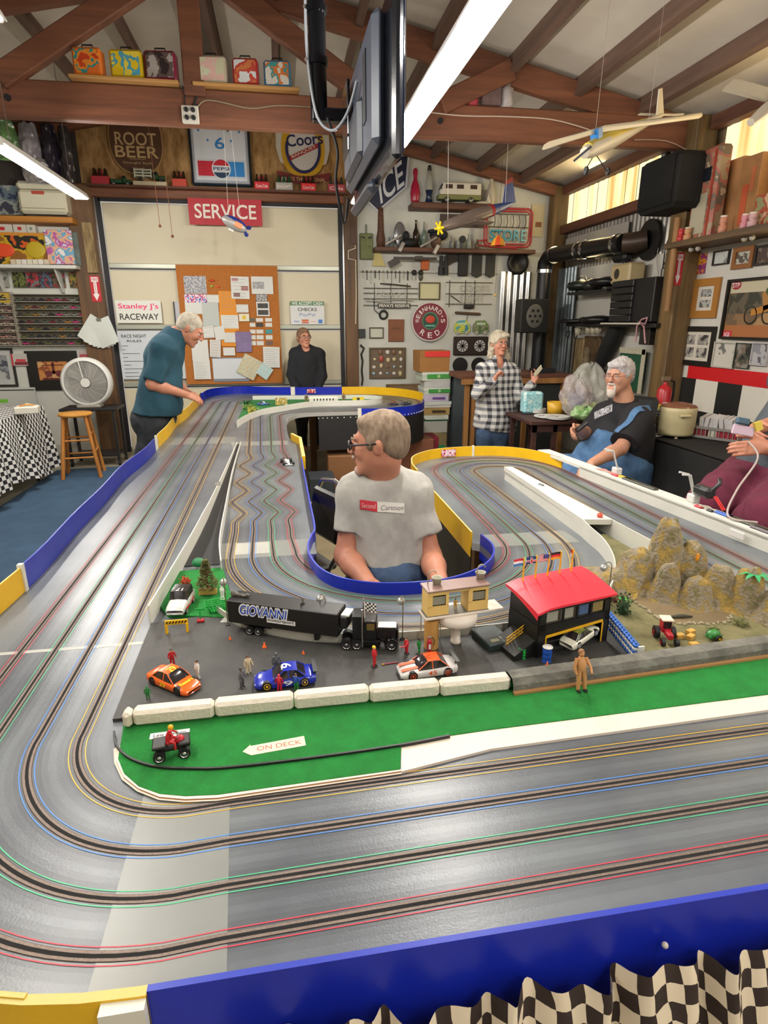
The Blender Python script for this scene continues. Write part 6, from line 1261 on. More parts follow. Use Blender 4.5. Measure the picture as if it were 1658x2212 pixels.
# corrugated sheets and stove
cs=MB();corr(cs,BW.c-.05,BW.pt(1074,700).x,BW.pt(1136,700).x,.6,2.24,mat('c4c2be',.22,.9,c2='9a9894',sc=4),pitch=.085,amp=.014,axis='y');solo('corrugated_sheet',cs,'shiny corrugated metal sheet behind the black stove pipe','metal sheet')
SP=mat('151416',.4,.2)
pipe=thing('stove_pipe','black stove pipe rising, bending and crossing to the right wall','stove pipe',(0,0,0));px_=3.28;yy=7.75
a0=atY(1150,880,yy);zt=atY(1150,560,yy).z;e=atX(1405,518,XR-.02)
pm('riser',pipe,lambda b:b.cyl((a0.x+.02,yy,0),(a0.x+.02,yy,zt-.12),.085,SP,n=24));pm('elbow',pipe,lambda b:b.tube([(a0.x+.02,yy,zt-.14),(a0.x+.02,yy-.01,zt-.05),(a0.x+.04,yy-.06,zt+.02),(a0.x+.07,yy-.16,zt+.04)],.092,SP,n=20))
s0=Vector((a0.x+.07,yy-.14,zt+.04));s1=Vector((e.x-.22,e.y+.12,e.z-.02));pm('crossing_pipe',pipe,lambda b:b.tube([s0,s0.lerp(s1,.55),s1],.088,SP,n=20));pm('end_elbow',pipe,lambda b:b.tube([s1,s1+Vector((.06,-.05,.0)),Vector((XR-.06,e.y,e.z))],.094,mat('4a3c34',.4,.4),n=20));pm('wall_collar',pipe,lambda b:b.cyl((XR-.05,e.y,e.z),(XR-.03,e.y,e.z),.19,mat('1a1817',.5),n=32))
for f in(.0,.42,.52,.93):q=s0.lerp(s1,f);dd=(s1-s0).normalized();pm('clamp_band',pipe,lambda b:b.cyl(q-dd*.02,q+dd*.02,.098,CHROME,n=24))
pm('clamp_band',pipe,lambda b:b.cyl((a0.x+.02,yy,zt-.16),(a0.x+.02,yy,zt-.12),.096,CHROME,n=24))
sp=thing('black_speaker','black speaker box with a grey oval grille hanging at the stove pipe','speaker',atY(1147,683,7.5));pm('cabinet',sp,lambda b:b.box((0,0,0),(.36,.22,.40),mat('171615',.5),bev=.012));pm('grille',sp,lambda b:b.sph((.0,-.11,0),(.11,.012,.14),mat('5f5c54',.5),n=24))
for k in range(7):a=k*PI/3;r_=.065 if k else 0;pm('grille_hole',sp,lambda b:b.cyl((r_*math.cos(a),-.118,r_*1.1*math.sin(a)),(r_*math.cos(a),-.124,r_*1.1*math.sin(a)),.017,BLACK,n=12))
# stack of cardboard boxes
BX=[(0,965,934,'8d7a50','brown document box with a green label, bottom of the stack','1f8a4c',.30),(0,934,909,'a9a89c','grey-white document box directly above the bottom one',None,.32),(0,909,896,'1c5a38','dark green box lid in the lower half of the stack','c4c8b8',.33),(0,896,880,'a38650','tan box with a dark scribbled arrow','3a2c20',.33),(0,880,867,'cbc5bc','white tray-like box lid in the middle of the stack',None,.34),(0,867,852,'b9aec0','white and purple printed fruit box','6a3a8c',.31),(0,852,836,'b8c0b0','green and white box with a round logo, below the striped white box','3a8a3c',.31),(0,836,822,'b4b2ae','white box with faint writing between two green boxes',None,.31),(0,822,803,'bcc6b4','upper green and white box with a round logo','3f8f3e',.33),(0,803,757,'9a6c38','open brown box with a red printed rim, top of the stack','d0342c',.36)]
xc=atY(935,880,7.25).x;zprev=None
for i,(_,yb_,yt_,col,lab,lc,w_)in enumerate(BX):
 z0=0 if i==0 else zprev;z1=atY(935,yt_,7.12).z;t=thing('cardboard_box',lab,'box',(xc+random.uniform(-.02,.02)-(.03 if i==9 else 0),7.25,z0),random.uniform(-.06,.06));hh_=z1-z0-.002;zprev=z1
 pm('carton',t,lambda b:b.box((0,0,hh_/2),(w_,.30,hh_),mat(col,.8,var=.05,sc=6),taper=1.03 if i==9 else 1))
 if i in(2,4,6,8):pm('lid',t,lambda b:b.box((0,0,hh_-.02),(w_+.012,.312,.04),mat('c4c8bc',.7)))
 if lc:pm('label_patch',t,lambda b:b.box((.03 if i else .05,-.159,hh_*(.5 if i<9 else .84)if i else .12),(w_*(.86 if i in(2,6,8,9)else .5),.004,hh_*(.5 if i in(2,6,8)else .26 if i==9 else .28)),mat(lc,.7)))
 if i in(6,8):pm('round_logo',t,lambda b:b.cyl((.03,-.162,hh_/2),(.03,-.164,hh_/2),min(.025,hh_*.2),mat('9ac080',.7),n=16))
b=MB();b.box((0,0,0),(.30,.05,.26),mat('3f5c7c',.5),bev=.04);solo('blue_tray',b,'blue plastic tray leaning behind the top box of the stack','tray',(xc+.07,7.47,zprev-.16))
b=MB();b.prism([(0,0),(.42,-.22),(.36,-.26),(.2,-.20)],0,.02,mat('18231e',.5),R=BW.R);solo('dark_leaf',b,'long dark pointed leaf lying across a box behind the far track lobe','leaf',tuple(atY(866,830,7.6)))
b=MB();b.box((0,0,.0),(.6,.3,.84),mat('6f5636',.8));solo('cardboard_carton',b,'low brown carton behind the far yellow guard wall','box',(1.62,7.66,.42))
for(x,y,w_,h_,col,lab)in((1.35,6.3,.42,.42,'6b3f28','large brown carton under the far track lobe'),(.55,5.9,.30,.36,'7a5230','small brown carton under the far track, left'),(.32,5.6,.24,.22,'2c3236','grey plastic crate under the far track'),(1.62,6.75,.22,.36,'7a1c2c','dark red bag beside the box stack')):
 b=MB();b.box((0,0,h_/2),(w_,.3,h_),mat(col,.8),bev=.008);solo('floor_box' if 'bag' not in lab else 'red_bag',b,lab,'box' if 'bag' not in lab else 'bag',(x,y,0))
 # =====================  LEFT SHELVES AND FURNITURE  =====================
def bxo(name,lab,cat,c,d,m,bev=.004,rot=None,group=None):
 b=MB();b.box((0,0,0),d,m,bev=bev);return solo(name,b,lab,cat,tuple(c),group,rot)
def wbox(W,name,lab,cat,r,off,dep,m,bev=.004,group=None,fn=None,rot=0):
 """a block against a wall W filling photo rectangle r, its front at off+dep from the wall"""
 c,w,h=W.rect(r,off+dep);b=MB();b.box((0,0,-dep/2),(w,h,dep),m,bev=bev)
 if fn:fn(b,w,h)
 o=b.build(name);o.location=c;o.rotation_euler=(W.R@rz(rot)).to_euler();return tag(o,lab,cat,group)
OAK=wood('b5782c','9a6424',0);WSH=mat('c9c9c2',.5)
wbox(BW,'oak_shelf','orange-brown wooden shelf at the upper left carrying the cooler','shelf',(-60,466,157,479),0,.34,OAK);wbox(BW,'white_shelf','long white shelf at the left under the race car diorama','shelf',(-60,571,165,579),0,.30,WSH)
for px,lab in((4,'left'),(132,'right')):
 b=MB();b.prism([(0,0),(.26,0),(.24,-.04),(.06,-.28),(0,-.30)],-.008,.008,WSH,R=Matrix(((0,0,1),(-1,0,0),(0,1,0))));solo('shelf_bracket',b,lab+' white bracket under the white shelf','bracket',tuple(BW.pt(px,578,.002)))
CL=mat('c6c1aa',.35);t=thing('picnic_cooler','cream metal picnic cooler with a red badge on the oak shelf','cooler',BW.pt(104,466,.18)+Vector((0,0,0)))
cw_=BW.rect((50,398,157,466),.18);pm('body',t,lambda b:b.box((0,0,cw_[2]*.38),(cw_[1]*.95,.26,cw_[2]*.76),CL,bev=.03));pm('lid',t,lambda b:b.box((0,0,cw_[2]*.90),(cw_[1]*.96,.27,cw_[2]*.24),CL,bev=.03));pm('badge',t,lambda b:b.box((-.03,-.131,cw_[2]*.66),(.13,.004,.035),mat('a8483c',.4),bev=.012));pm('trim_line',t,lambda b:b.box((0,-.131,cw_[2]*.17),(cw_[1]*.88,.003,.006),mat('8a7a5c',.5)))
wbox(BW,'landscape_poster','dark framed blue landscape picture standing left of the cooler','picture',(-30,400,51,464),.12,.02,printed(('2a3450','5a6a70','8a8f88','3a3a4a'),4),fn=lambda b,w,h:b.box((w/2-.01,0,.001),(.03,h,.01),INK))
for i,r in enumerate(((-20,482,26,505),(28,482,56,505),(57,483,76,505))):
 wbox(BW,'small_carton',['white carton with a red oval mark under the oak shelf, leftmost','white carton with a red mark in the middle under the oak shelf','white carton with a grey print right of the two red-marked ones'][i],'box',r,.02,.1,mat('c4c0b4',.6),fn=lambda b,w,h:b.box((.0,0,.0005),(w*.3,h*.3,.002),RED2 if i<2 else mat('7a8a7a',.5)))
wbox(BW,'diorama_box','orange and yellow boxed race car diorama on the white shelf','display box',(-30,503,103,571),.05,.10,printed(('c8571e','26221a','c09a20','8a5a20'),3.2),fn=lambda b,w,h:(b.box((0,h*.46,.001),(w,h*.1,.006),mat('c8862a',.5)),b.sph((w*.30,-.01,.0),(w*.16,h*.28,.01),mat('b8a01e',.5),n=20),b.sph((-w*.22,-.02,.0),(w*.18,h*.22,.01),mat('d8481e',.5),n=20)))
wbox(BW,'sketch_packet','colourful comic-art packet standing on the white shelf','packet',(99,497,158,571),.17,.02,printed(('c9c9dc','b05a9a','d8a888','6aa0c0','e0dcd8'),6));wbox(BW,'grey_game_box','dark grey boxed game behind the comic-art packet','box',(153,502,171,574),.02,.12,mat('5a6660',.5,var=.3,sc=8))
for i in range(7):wbox(BW,'tiny_carton','small cream printed carton lying in front of the race car diorama','box',(22+12*i,560,33+12*i,571),.19,.05,mat(random.choice(['cfc9b4','c8b8a0','d4cfc8']),.6),group='tiny cartons on the white shelf')
for i,x in enumerate((-8,29,58,86,114,150)):
 cols=[('4a4a48','8a8a80'),('3a4028','6a7038','22241c'),('30302e','a02a34','6a6a6a'),('5a6a7c','3a3a44','9a3a44'),('3c3428','6a5a48','8a2a34'),('3a3a30','8a7a30','5a2a2a')][i]
 sheet('carded_toy',['grey','olive','black and red','blue-grey','brown','dark and yellow'][i]+' carded toy hung on the wall under the white shelf','toy package',BW,(x,588,x+27,621),printed(cols,14,.3,i),off=.02,th=.02)
 # display cases with die-cast cars
def case(name,lab,r,rows,ncol,cols,back,head=None):
 t,w,h=signthing(name,lab,'display case',r,BW,off=.01);pm('back_panel',t,lambda b:b.box((0,0,.005),(w,h,.01),back))
 for k in range(rows+1):pm('case_shelf',t,lambda b:b.box((0,-h/2+h*k/rows,.045),(w,.008,.08),mat('a09a8c',.3)))
 for x in((-.5,.5)):pm('case_side',t,lambda b:b.box((w*x,0,.045),(.012,h,.085),mat('a89f90',.3)))
 c,_,_=BW.rect(r,.05);rr=random.Random(rows)
 for k in range(rows):
  for j in range(ncol):
   if head and k==rows-1:continue
   b=MB();L_=w/ncol*.82;m=mat(rr.choice(cols),.35);b.box((0,0,.014),(L_,.035,.020),m,bev=.006);b.box((-L_*.05,0,.029),(L_*.45,.03,.014),mat('28282a',.2),bev=.004)
   for q in(-.3,.3):b.cyl((q*L_,-.02,.008),(q*L_,.02,.008),.008,TYRE,n=8)
   solo('die_cast_car',b,'tiny die-cast car in the '+lab.split(' display')[0],'toy car',(c.x-w/2+w*(j+.5)/ncol,YB-.06,c.z-h/2+h*k/rows+.005),group='die-cast cars in the '+name.replace('_',' '))
 if head:b=MB();b.box((0,0,.06),(w,h/rows*1.6,.012),mat('b89a3a',.5));text(b,head,(0,0,.067),(1,0,0),(0,1,0),w*.8,h/rows*.9,INK,d=.001);o=b.build('header_card',t);o.location=(0,h/2-h/rows*.8,0)
case('car_case','right-hand clear wall display case',(40,637,188,746),7,9,['6a6a38','4a4a48','7a2a34','a8782a','5a6a5a','c8387a','2a2a30','8a8a80'],mat('5c5646',.6,var=.2,sc=10));case('wide_car_case','left-hand wall display case with a yellow header',(-60,632,38,746),8,4,['b88a7a','a88a80','8a4a54','b8a898','6a7a88'],mat('8c7468',.6,var=.2,sc=10),head='2016')
framed('seascape_picture','black-framed grey seascape picture at the left edge',BW,(-50,752,34,836),INK,printed(('4a4e5a','8a8d90','6a6c70','b0b0ac'),3),fw=.06,mount=mat('b8b8b4',.6))
framed('race_car_picture','sepia racing car picture in a wide black frame behind the fan',BW,(60,758,172,843),mat('191713',.4),printed(('c08448','b87840','8a4a2a','c89a68'),4),fw=.26,fn=lambda b,w,h,z:(b.box((0,-.02,z),(w*.36,.03,.001),mat('6a2e1e',.5)),b.box((0,h*.14,z),(w*.40,.012,.001),mat('6a2e1e',.5)),b.box((0,.03,z),(.03,h*.3,.001),mat('5a241a',.5)),b.cyl((-w*.10,-h*.08,z),(-w*.10,-h*.08,z+.001),.04,mat('6a2e2e',.5)),b.cyl((w*.10,-h*.08,z),(w*.10,-h*.08,z+.001),.04,mat('6a2e2e',.5)),b.box((0,-h*.22,z),(w*.46,.03,.001),mat('5a241a',.5))))
sheet('blister_pack','red and clear blister pack between the two framed pictures','toy package',BW,(25,764,60,790),mat('b8b4ac',.4),off=.01,th=.02,pics=((-.42,0,.10,1,RED2),(.1,-.3,.8,.26,mat('7a2a34',.4)),(.1,-.05,.6,.2,mat('c83a44',.4))));sheet('blister_pack','red blister pack peeking out behind the top of the fan','toy package',BW,(172,758,200,786),mat('b8a8a0',.4),off=.01,th=.02,pics=((-.1,0,.7,.5,mat('a84a50',.4)),))
# hanging bags and dark things, top left
for i,(x0,y0,x1,y1,c1,lab)in enumerate(((-20,262,40,345,'5a7a4a','green plastic-wrapped bundle hanging at the top left'),(42,268,88,372,'8a8488','clear plastic bag hanging second from the left'),(92,270,128,385,'2a2430','dark purple plastic bag hanging beside the clear one'),(130,275,158,396,'3a3638','narrow dark bag hanging nearest the door post'),(48,345,120,396,'7a7470','crumpled clear plastic under the hanging bags'))):
 c,w,h=BW.rect((x0,y0,x1,y1),.45);b=MB();m=mat(c1,.18,var=.5,sc=5);b.grid(lambda u,v:(w*(u-.5)*(.75+.25*math.sin(v*3)),.07*math.sin(u*PI)*-1-.03*noise.noise(Vector((u*6,v*8,i))),h*(.5-v)+.02*noise.noise(Vector((u*5,v*4,i+5)))),16,20,m);b.grid(lambda u,v:(w*(u-.5)*(.75+.25*math.sin(v*3)),.05*math.sin(u*PI),h*(.5-v)),8,10,m);solo('hanging_bag',b,lab,'bag',tuple(c))
bxo('storage_rail','dark overhead timber from which the plastic bags hang','beam',(-3.2,YB-.45,BW.pt(60,262,.45).z+.03),(2.2,.08,.06),BROWN)
# cloth-covered table on the left
CKC=checker('d8d6d0','1a1a1c',.042);b=MB()
def drape(u,v):
 y=4.6+2.28*u;z=.765-(.62+.05*math.sin(u*9))*v;f=(.030*math.sin(u*44+1)+.020*math.sin(u*71))*v;return(-2.50+f+.05*v,y,z)
b.grid(drape,150,16,CKC,uv=lambda u,v:(2.28*u*1.25,.66*v));b.grid(lambda u,v:(-2.50-1.0*v,4.6+2.28*u,.766),20,8,CKC,uv=lambda u,v:(2.28*u,1.0*v+.66));b.grid(lambda u,v:(-2.50-1.0*u,6.88+.04*v*math.sin(u*40)+.03*v,.766-.60*v),60,10,CKC,uv=lambda u,v:(1.2*u,.6*v));solo('chequered_cloth',b,'black and white chequered cloth draped over the table at the left','tablecloth')
t=thing('folding_table','table hidden under the chequered cloth at the left','table',(-3.0,5.7,0));pm('tabletop',t,lambda b:b.box((0,0,.745),(.94,2.2,.035),mat('8a8478',.6)))
for x in(-.4,.4):
 for y in(-1.0,1.0):pm('leg',t,lambda b:b.cyl((x,y,0),(x,y,.73),.015,DARK,n=8))
t=thing('wire_box','white open box with orange wires on the corner of the chequered table','box',atZ(60,893,.77)+Vector((0,0,0)),.2);pm('carton',t,lambda b:b.box((0,0,.035),(.20,.16,.07),mat('cfcabc',.5),bev=.01));pm('wires',t,lambda b:[b.tube([(-.06+.02*k,-.03+.02*k,.072),(0,.03*(k-1),.09),(.06,.02,.075)],.005,mat(['d8862a','d8c8a0','c8a040'][k],.5))for k in range(3)])
wbox(BW,'white_track_board','white curved panel with a green strip standing behind the chequered table','board',(-40,838,80,900),.02,.03,mat('c0c1ba',.4),fn=lambda b,w,h:(b.box((-w*.2,h*.05,.001),(w*.36,h*.12,.004),mat('7ac03a',.5)),b.box((0,h*.42,.001),(w*.98,.012,.004),INK)))
# fan on its cart and the stool
t=thing('equipment_cart','black wheeled metal cart carrying the round fan','cart',(-2.19,7.5,0));FR=mat('1c1a19',.5);pm('top',t,lambda b:b.box((0,0,.655),(.62,.38,.03),FR,bev=.006));pm('lower_shelf',t,lambda b:b.box((0,0,.12),(.52,.34,.02),FR))
for x in(-.28,.28):
 for y in(-.16,.16):pm('leg',t,lambda b:b.box((x*.93,y,.35),(.03,.03,.60),FR));pm('castor',t,lambda b:b.cyl((x*.93-.012,y,.03),(x*.93+.012,y,.03),.03,TYRE,n=12))
t=thing('round_fan','round white floor fan with a spiral grille on the black cart','fan',(-2.186,7.42,.67));FM=mat('cfcec8',.4);fc_=Vector((0,0,.285))
pm('housing',t,lambda b:b.lathe([(.215,-.13),(.25,-.10),(.275,-.03),(.275,.03),(.25,.06),(.235,.062),(.232,.03),(.23,-.10),(.215,-.12)],FM,fc_,n=48,R=rx(PI/2)));pm('hub',t,lambda b:b.cyl(fc_+Vector((0,-.05,0)),fc_+Vector((0,-.075,0)),.05,FM,n=24))
for a in np.linspace(0,2*PI,6)[:-1]:pm('fan_blade',t,lambda b:b.prism([(.03,-.03),(.21,-.085),(.215,.05),(.03,.03)],-.003,.003,mat('6f6b62',.5),R=rx(PI/2)@rz(a)@rx(.35),C=fc_))
def gr(b):
 for r_ in np.linspace(.065,.225,17):b.tube([fc_+Vector((r_*math.cos(a),-.062,r_*math.sin(a)))for a in np.linspace(0,2*PI,40)[:-1]],.0022,FM,n=4,closed=True)
 for a in np.linspace(0,2*PI,17)[:-1]:b.tube([fc_+Vector((r_*math.cos(a+r_*2),-.064,r_*math.sin(a+r_*2)))for r_ in(.05,.12,.23)],.0014,FM,n=4)
 b.cyl(fc_+Vector((-.02,-.066,.05)),fc_+Vector((-.045,-.066,.232)),.006,FM)
pm('grille',t,gr);pm('base',t,lambda b:b.box((0,0,.02),(.26,.16,.04),mat('8c877c',.5),bev=.012));pm('back_guard',t,lambda b:b.cyl(fc_+Vector((0,.10,0)),fc_+Vector((0,.11,0)),.225,mat('6a665e',.6),n=32))
t=thing('bar_stool','round-seated golden wooden bar stool on the blue carpet','stool',(-2.18,6.84,.012),.15);WS=wood('c8863a','a8682a',2);pm('seat',t,lambda b:b.lathe([(0,.645),(.15,.645),(.168,.655),(.168,.672),(.155,.682),(0,.682)],wood('d29a44','b87c30',0),n=32))
for x in(-1,1):
 for y in(-1,1):pm('leg',t,lambda b:b.cyl((x*.185,y*.16,0),(x*.105,y*.09,.65),.021,WS,r2=.018,n=12))
for z,k in((.22,.16),(.40,.135)):
 for s_ in(-1,1):pm('rung',t,lambda b:b.cyl((-k,s_*k*.86,z),(k,s_*k*.86,z),.010,WS,n=8));pm('rung',t,lambda b:b.cyl((s_*k,-k*.86,z+.06),(s_*k,k*.86,z+.06),.010,WS,n=8))
 # =====================  BEAM TOP AND HANGING THINGS  =====================
BY=5.40;zb=3.257
for i,(x0,x1,y)in enumerate(((157,388,178),(420,645,196))):
 a,c=atY(x0,y,BY-.02).x,atY(x1,y,BY-.02).x;bxo('thin_shelf',['left thin pine board on top of the big beam','right thin pine board on top of the big beam'][i],'shelf',((a+c)/2,BY-.02,zb+.013),(c-a,.20,.022),mat('b88a50',.6))
LB=[(161,225,110,'e07828',('c8401c','e08a2c','2a8a8a','d86a24'),'orange lunch box, leftmost on the beam'),(241,312,116,'c8a818',('d8b818','d8b818','4a9ab0','e0c840'),'yellow lunch box second from the left on the beam'),(316,385,123,'7a2038',('2c2022','5a4a48','a09a94'),'dark maroon-edged lunch box right of the yellow one'),(425,492,128,'b8b09a',('c4c4a4','d8b0a8','c8d0b0'),'pale faded lunch box right of the king post'),(505,560,134,'b03038',('d8dce0','d8dce0','c04a3c','c8784a'),'white lunch box with red figures and a red edge'),(572,630,138,'4a80a8',('dcd8d0','d87838','4a9a9c','dcd8d0'),'white lunch box with an orange picture and a blue edge')]
for i,(x0,x1,yt,ec,cols,lab)in enumerate(LB):
 yb_=[172,178,187,188,193,196][i];a,c=atY(x0,yb_,BY-.10),atY(x1,yb_,BY-.10);h_=atY(x0,yt,BY-.10).z-a.z;w_=c.x-a.x;t=thing('lunch_box',lab,'lunch box',((a.x+c.x)/2,BY-.05,zb+.025),-.1);pm('shell',t,lambda b:b.box((0,0,h_/2),(w_,.10,h_),mat(ec,.35),bev=.015));pm('picture_panel',t,lambda b:b.box((0,-.0505,h_/2),(w_*.86,.004,h_*.84),printed(cols,9,.3,i*3.1),bev=.002));pm('handle',t,lambda b:b.tube([(-.04,0,h_),(-.035,0,h_+.025),(.035,0,h_+.025),(.04,0,h_)],.005,DARK))
for(px,w_,h_,c1,lab,nm)in((1020,.09,.14,'a83a4a','dusty red bottle on the right half of the beam','can'),(1058,.15,.17,'6a5654','dark spiked box on the right half of the beam','box'),(1094,.10,.16,'b0a8a8','white and red spray can on the right half of the beam','can')):
 x=atY(px,235,BY-.03).x;b=MB();m=mat(c1,.5,var=.2,sc=20)
 if nm=='can':b.lathe([(0,0),(w_/2,0),(w_/2,h_*.8),(w_*.25,h_*.88),(w_*.25,h_),(0,h_)],m,n=16)
 else:b.box((0,0,h_*.4),(w_,.1,h_*.8),m);b.lathe([(w_*.5,0),(0,h_*.3)],m,(0,0,h_*.8),n=4)
 solo('spray_can' if nm=='can' else 'pagoda_box',b,lab,nm,(x,BY-.02,zb))
OBW=Wall(atY,BY-.05,(1,0,0),-1)
t,w,h=signthing('outlet_box','white four-socket outlet box with black plugs on the big beam','outlet',(394,231,430,269),OBW,off=.004);pm('cover_plate',t,lambda b:b.box((0,0,.02),(w,h,.04),mat('d0ccc0',.4),bev=.006))
for x in(-.2,.2):
 for y in(-.22,.22):pm('plug',t,lambda b:b.cyl((w*x,h*y,.04),(w*x,h*y,.065),.015,DARK,n=12))
def cord(lab,pts,r,m,y=BY-.07):b=MB();b.tube([tuple(p)for p in spline([atY(a,c,y)for a,c in pts],4)],r,m,n=6);solo('electric_cord',b,lab,'cord')
cord('black cord looping down from the king post into the outlet box',[(392,185),(400,200),(398,220),(402,238)],.006,DARK);cord('second black cord entering the outlet box from the right',[(420,150),(412,185),(425,200),(416,238)],.008,DARK);cord('pale cord running from the outlet box along the beam to the television pole',[(420,240),(440,218),(475,220),(540,234),(600,228),(680,232)],.006,mat('8a7a64',.5));cord('thin white cord running along the right half of the beam',[(930,243),(1000,250),(1100,252),(1190,258),(1260,276),(1290,288)],.005,mat('c8b8a8',.5));cord('pale cord sagging at the right end of the beam',[(1370,302),(1440,305),(1500,332),(1530,338)],.005,mat('b89a88',.5))
b=MB();b.lathe([(0,0),(.14,.0),(.17,.02),(0,.05)],mat('4a4640',.6),n=18);solo('roof_vent',b,'dark shape hanging under the roof at the far left','vent',(-2.6,6.5,3.35))
# television on its ceiling pole
tv=thing('television','large flat television hung edge-on beneath the ceiling pole','television',(.40,2.72,2.365));TVM=mat('4a5262',.35);BEZ=mat('14171f',.2,coat=.4)
pm('screen',tv,lambda b:b.box((.028,0,0),(.012,1.02,.46),mat('1a2438',.08),bev=.002));pm('bezel',tv,lambda b:b.box((.008,0,0),(.036,1.06,.50),BEZ,bev=.012));pm('rear_cover',tv,lambda b:b.box((-.030,.04,.02),(.05,.88,.40),TVM,bev=.03));pm('rear_bulge',tv,lambda b:b.box((-.055,.10,-.06),(.04,.5,.20),mat('353b48',.4),bev=.02));pm('connector_bay',tv,lambda b:b.box((-.0565,-.22,.04),(.004,.07,.22),mat('15181e',.5)))
pm('bottom_speaker',tv,lambda b:b.box((-.012,.16,-.255),(.05,.60,.05),mat('3d4350',.35),bev=.02))
pl_=thing('television_mount','black ceiling pole and bracket holding the television','mount',(.21,2.95,2.50));PMt=mat('16181d',.2,.5);pm('pole',pl_,lambda b:b.cyl((0,0,.16),(0,0,roofz(.21)-2.50-.01),.028,PMt,n=20));pm('lower_tube',pl_,lambda b:b.cyl((0,0,-.08),(0,0,.42),.036,PMt,n=20));pm('arm',pl_,lambda b:b.box((.05,0,-.06),(.16,.06,.05),PMt,bev=.006));pm('bracket_plate',pl_,lambda b:b.box((.115,0,-.08),(.012,.2,.26),PMt,bev=.004))
for z in(.12,.30):pm('clamp',pl_,lambda b:b.cyl((0,0,z),(0,0,z+.025),.044,PMt,n=16));pm('thumb_screw',pl_,lambda b:b.cyl((-.05,-.03,z+.01),(-.03,-.01,z+.01),.008,CHROME,n=8))
for k,pts in enumerate(([(.18,2.93,3.2),(.165,2.93,2.8),(.17,2.92,2.6),(.2,2.9,2.42),(.26,2.85,2.36),(.31,2.75,2.40),(.33,2.6,2.46)],[(.24,2.9,2.42),(.28,2.9,2.30),(.27,2.9,2.18),(.30,2.95,2.05),(.33,3.1,2.05),(.34,3.05,2.14)])):
 b=MB();b.tube([tuple(p)for p in spline(pts,5)],.006,mat('9aa0a8',.4)if k==0 else DARK,n=6);solo('television_cable',b,['grey cable running down the television pole','black cable looping beneath the television bracket'][k],'cable')
 # airplanes
def wing(b,a,c,ch,th,m,sweep=0):
 a=Vector(a);c=Vector(c);d=(c-a).normalized();P=[]
 for q in(a,a.lerp(c,.5),c):
  for(x,z)in((-.5,0),(-.2,th),(.3,th*.8),(.5,0),(.3,-th*.3),(-.2,-th*.3)):P.append(q+CHD*(x*ch)+Vector((0,0,z)))
 b.add(P,[(i*6+j,i*6+(j+1)%6,(i+1)*6+(j+1)%6,(i+1)*6+j)for i in range(2)for j in range(6)]+[(0,1,2,3,4,5),(12,13,14,15,16,17)],m,True)
yp=3.9;Wl,Wr=atY(1180,318,yp-.55),atY(1512,252,yp+.35);n0,n1=atY(1262,330,yp-.25),atY(1430,248,yp+.55);CHD=(n0-n1).normalized()
ap=thing('model_airplane','yellow and white high-wing model airplane hanging at the right','model airplane',(0,0,0));YP=mat('c8b03a',.4);WPm=mat('cfc6b4',.4);mid=n0.lerp(n1,.18)
pm('fuselage',ap,lambda b:b.tube([n0,n0.lerp(n1,.06),n0.lerp(n1,.3),n1],1,WPm,n=10,rs=[.03,.045,.05,.012]));pm('side_stripe',ap,lambda b:b.tube([n0.lerp(n1,.03)+Vector((0,0,.012)),n0.lerp(n1,.3)+Vector((0,0,.016)),n0.lerp(n1,.7)+Vector((0,0,.006))],1,YP,n=10,rs=[.034,.047,.028]))
pm('wing',ap,lambda b:(wing(b,Wl,mid+Vector((0,0,.075)),.11,.022,WPm),wing(b,mid+Vector((0,0,.075)),Wr,.11,.022,WPm)));pm('windscreen',ap,lambda b:b.box(tuple(n0.lerp(n1,.12)+Vector((0,0,.05))),(.06,.09,.05),mat('2a78c0',.3),R=basis(CHD,(0,0,1))))
pm('tail_fin',ap,lambda b:b.prism([(0,0),(.15,0),(.10,.16),(.04,.16)],-.004,.004,WPm,R=basis(CHD,(0,0,1)),C=n1-CHD*.02));pm('tailplane',ap,lambda b:(wing(b,n1+Vector((-.20,-.05,-.02)),n1+Vector((.02,0,0)),.09,.006,WPm),wing(b,n1+Vector((-.0,0,0)),n1+Vector((.20,.07,.03)),.09,.006,WPm)))
pm('propeller',ap,lambda b:b.box(tuple(n0+CHD*.03),(.006,.012,.12),DARK,R=basis(CHD,(0,0,1))@rx(.5)))
for s_ in(-.07,.07):q=n0.lerp(n1,.15)+Vector((s_,0,-.13));pm('wheel',ap,lambda b:b.cyl(q,q+Vector((.012,0,0)),.022,TYRE,n=12));pm('landing_strut',ap,lambda b:b.cyl(q,n0.lerp(n1,.12)-Vector((0,0,.03)),.003,DARK,n=5))
for(a,c,lab)in(((1284,300),(1290,150),'front'),((1400,260),(1420,165),'rear')):b=MB();p=atY(a[0],a[1],yp);b.tube([p,Vector((p.x+.02,p.y,roofz(p.x)-.02))],.0012,mat('a89c90',.5),n=4);solo('hanging_string',b,lab+' string of the yellow model airplane','string')
yp=6.3;n0,n1=atY(950,492,yp),atY(1105,440,yp+.5);CHD=(n0-n1).normalized();sp=thing('silver_airplane','silver model airplane with a yellow propeller and blue tail','model airplane',(0,0,0));SVM=mat('9a8a84',.3,.4);BLM=mat('2f4f96',.35)
pm('fuselage',sp,lambda b:b.tube([n0,n0.lerp(n1,.08),n0.lerp(n1,.4),n0.lerp(n1,.68)],1,SVM,n=14,rs=[.02,.05,.072,.058]));pm('tail_section',sp,lambda b:b.tube([n0.lerp(n1,.68),n0.lerp(n1,.85),n1],1,BLM,n=14,rs=[.058,.04,.016]));pm('red_band',sp,lambda b:b.tube([n0.lerp(n1,.66),n0.lerp(n1,.70)],.061,mat('b02834',.4),n=14))
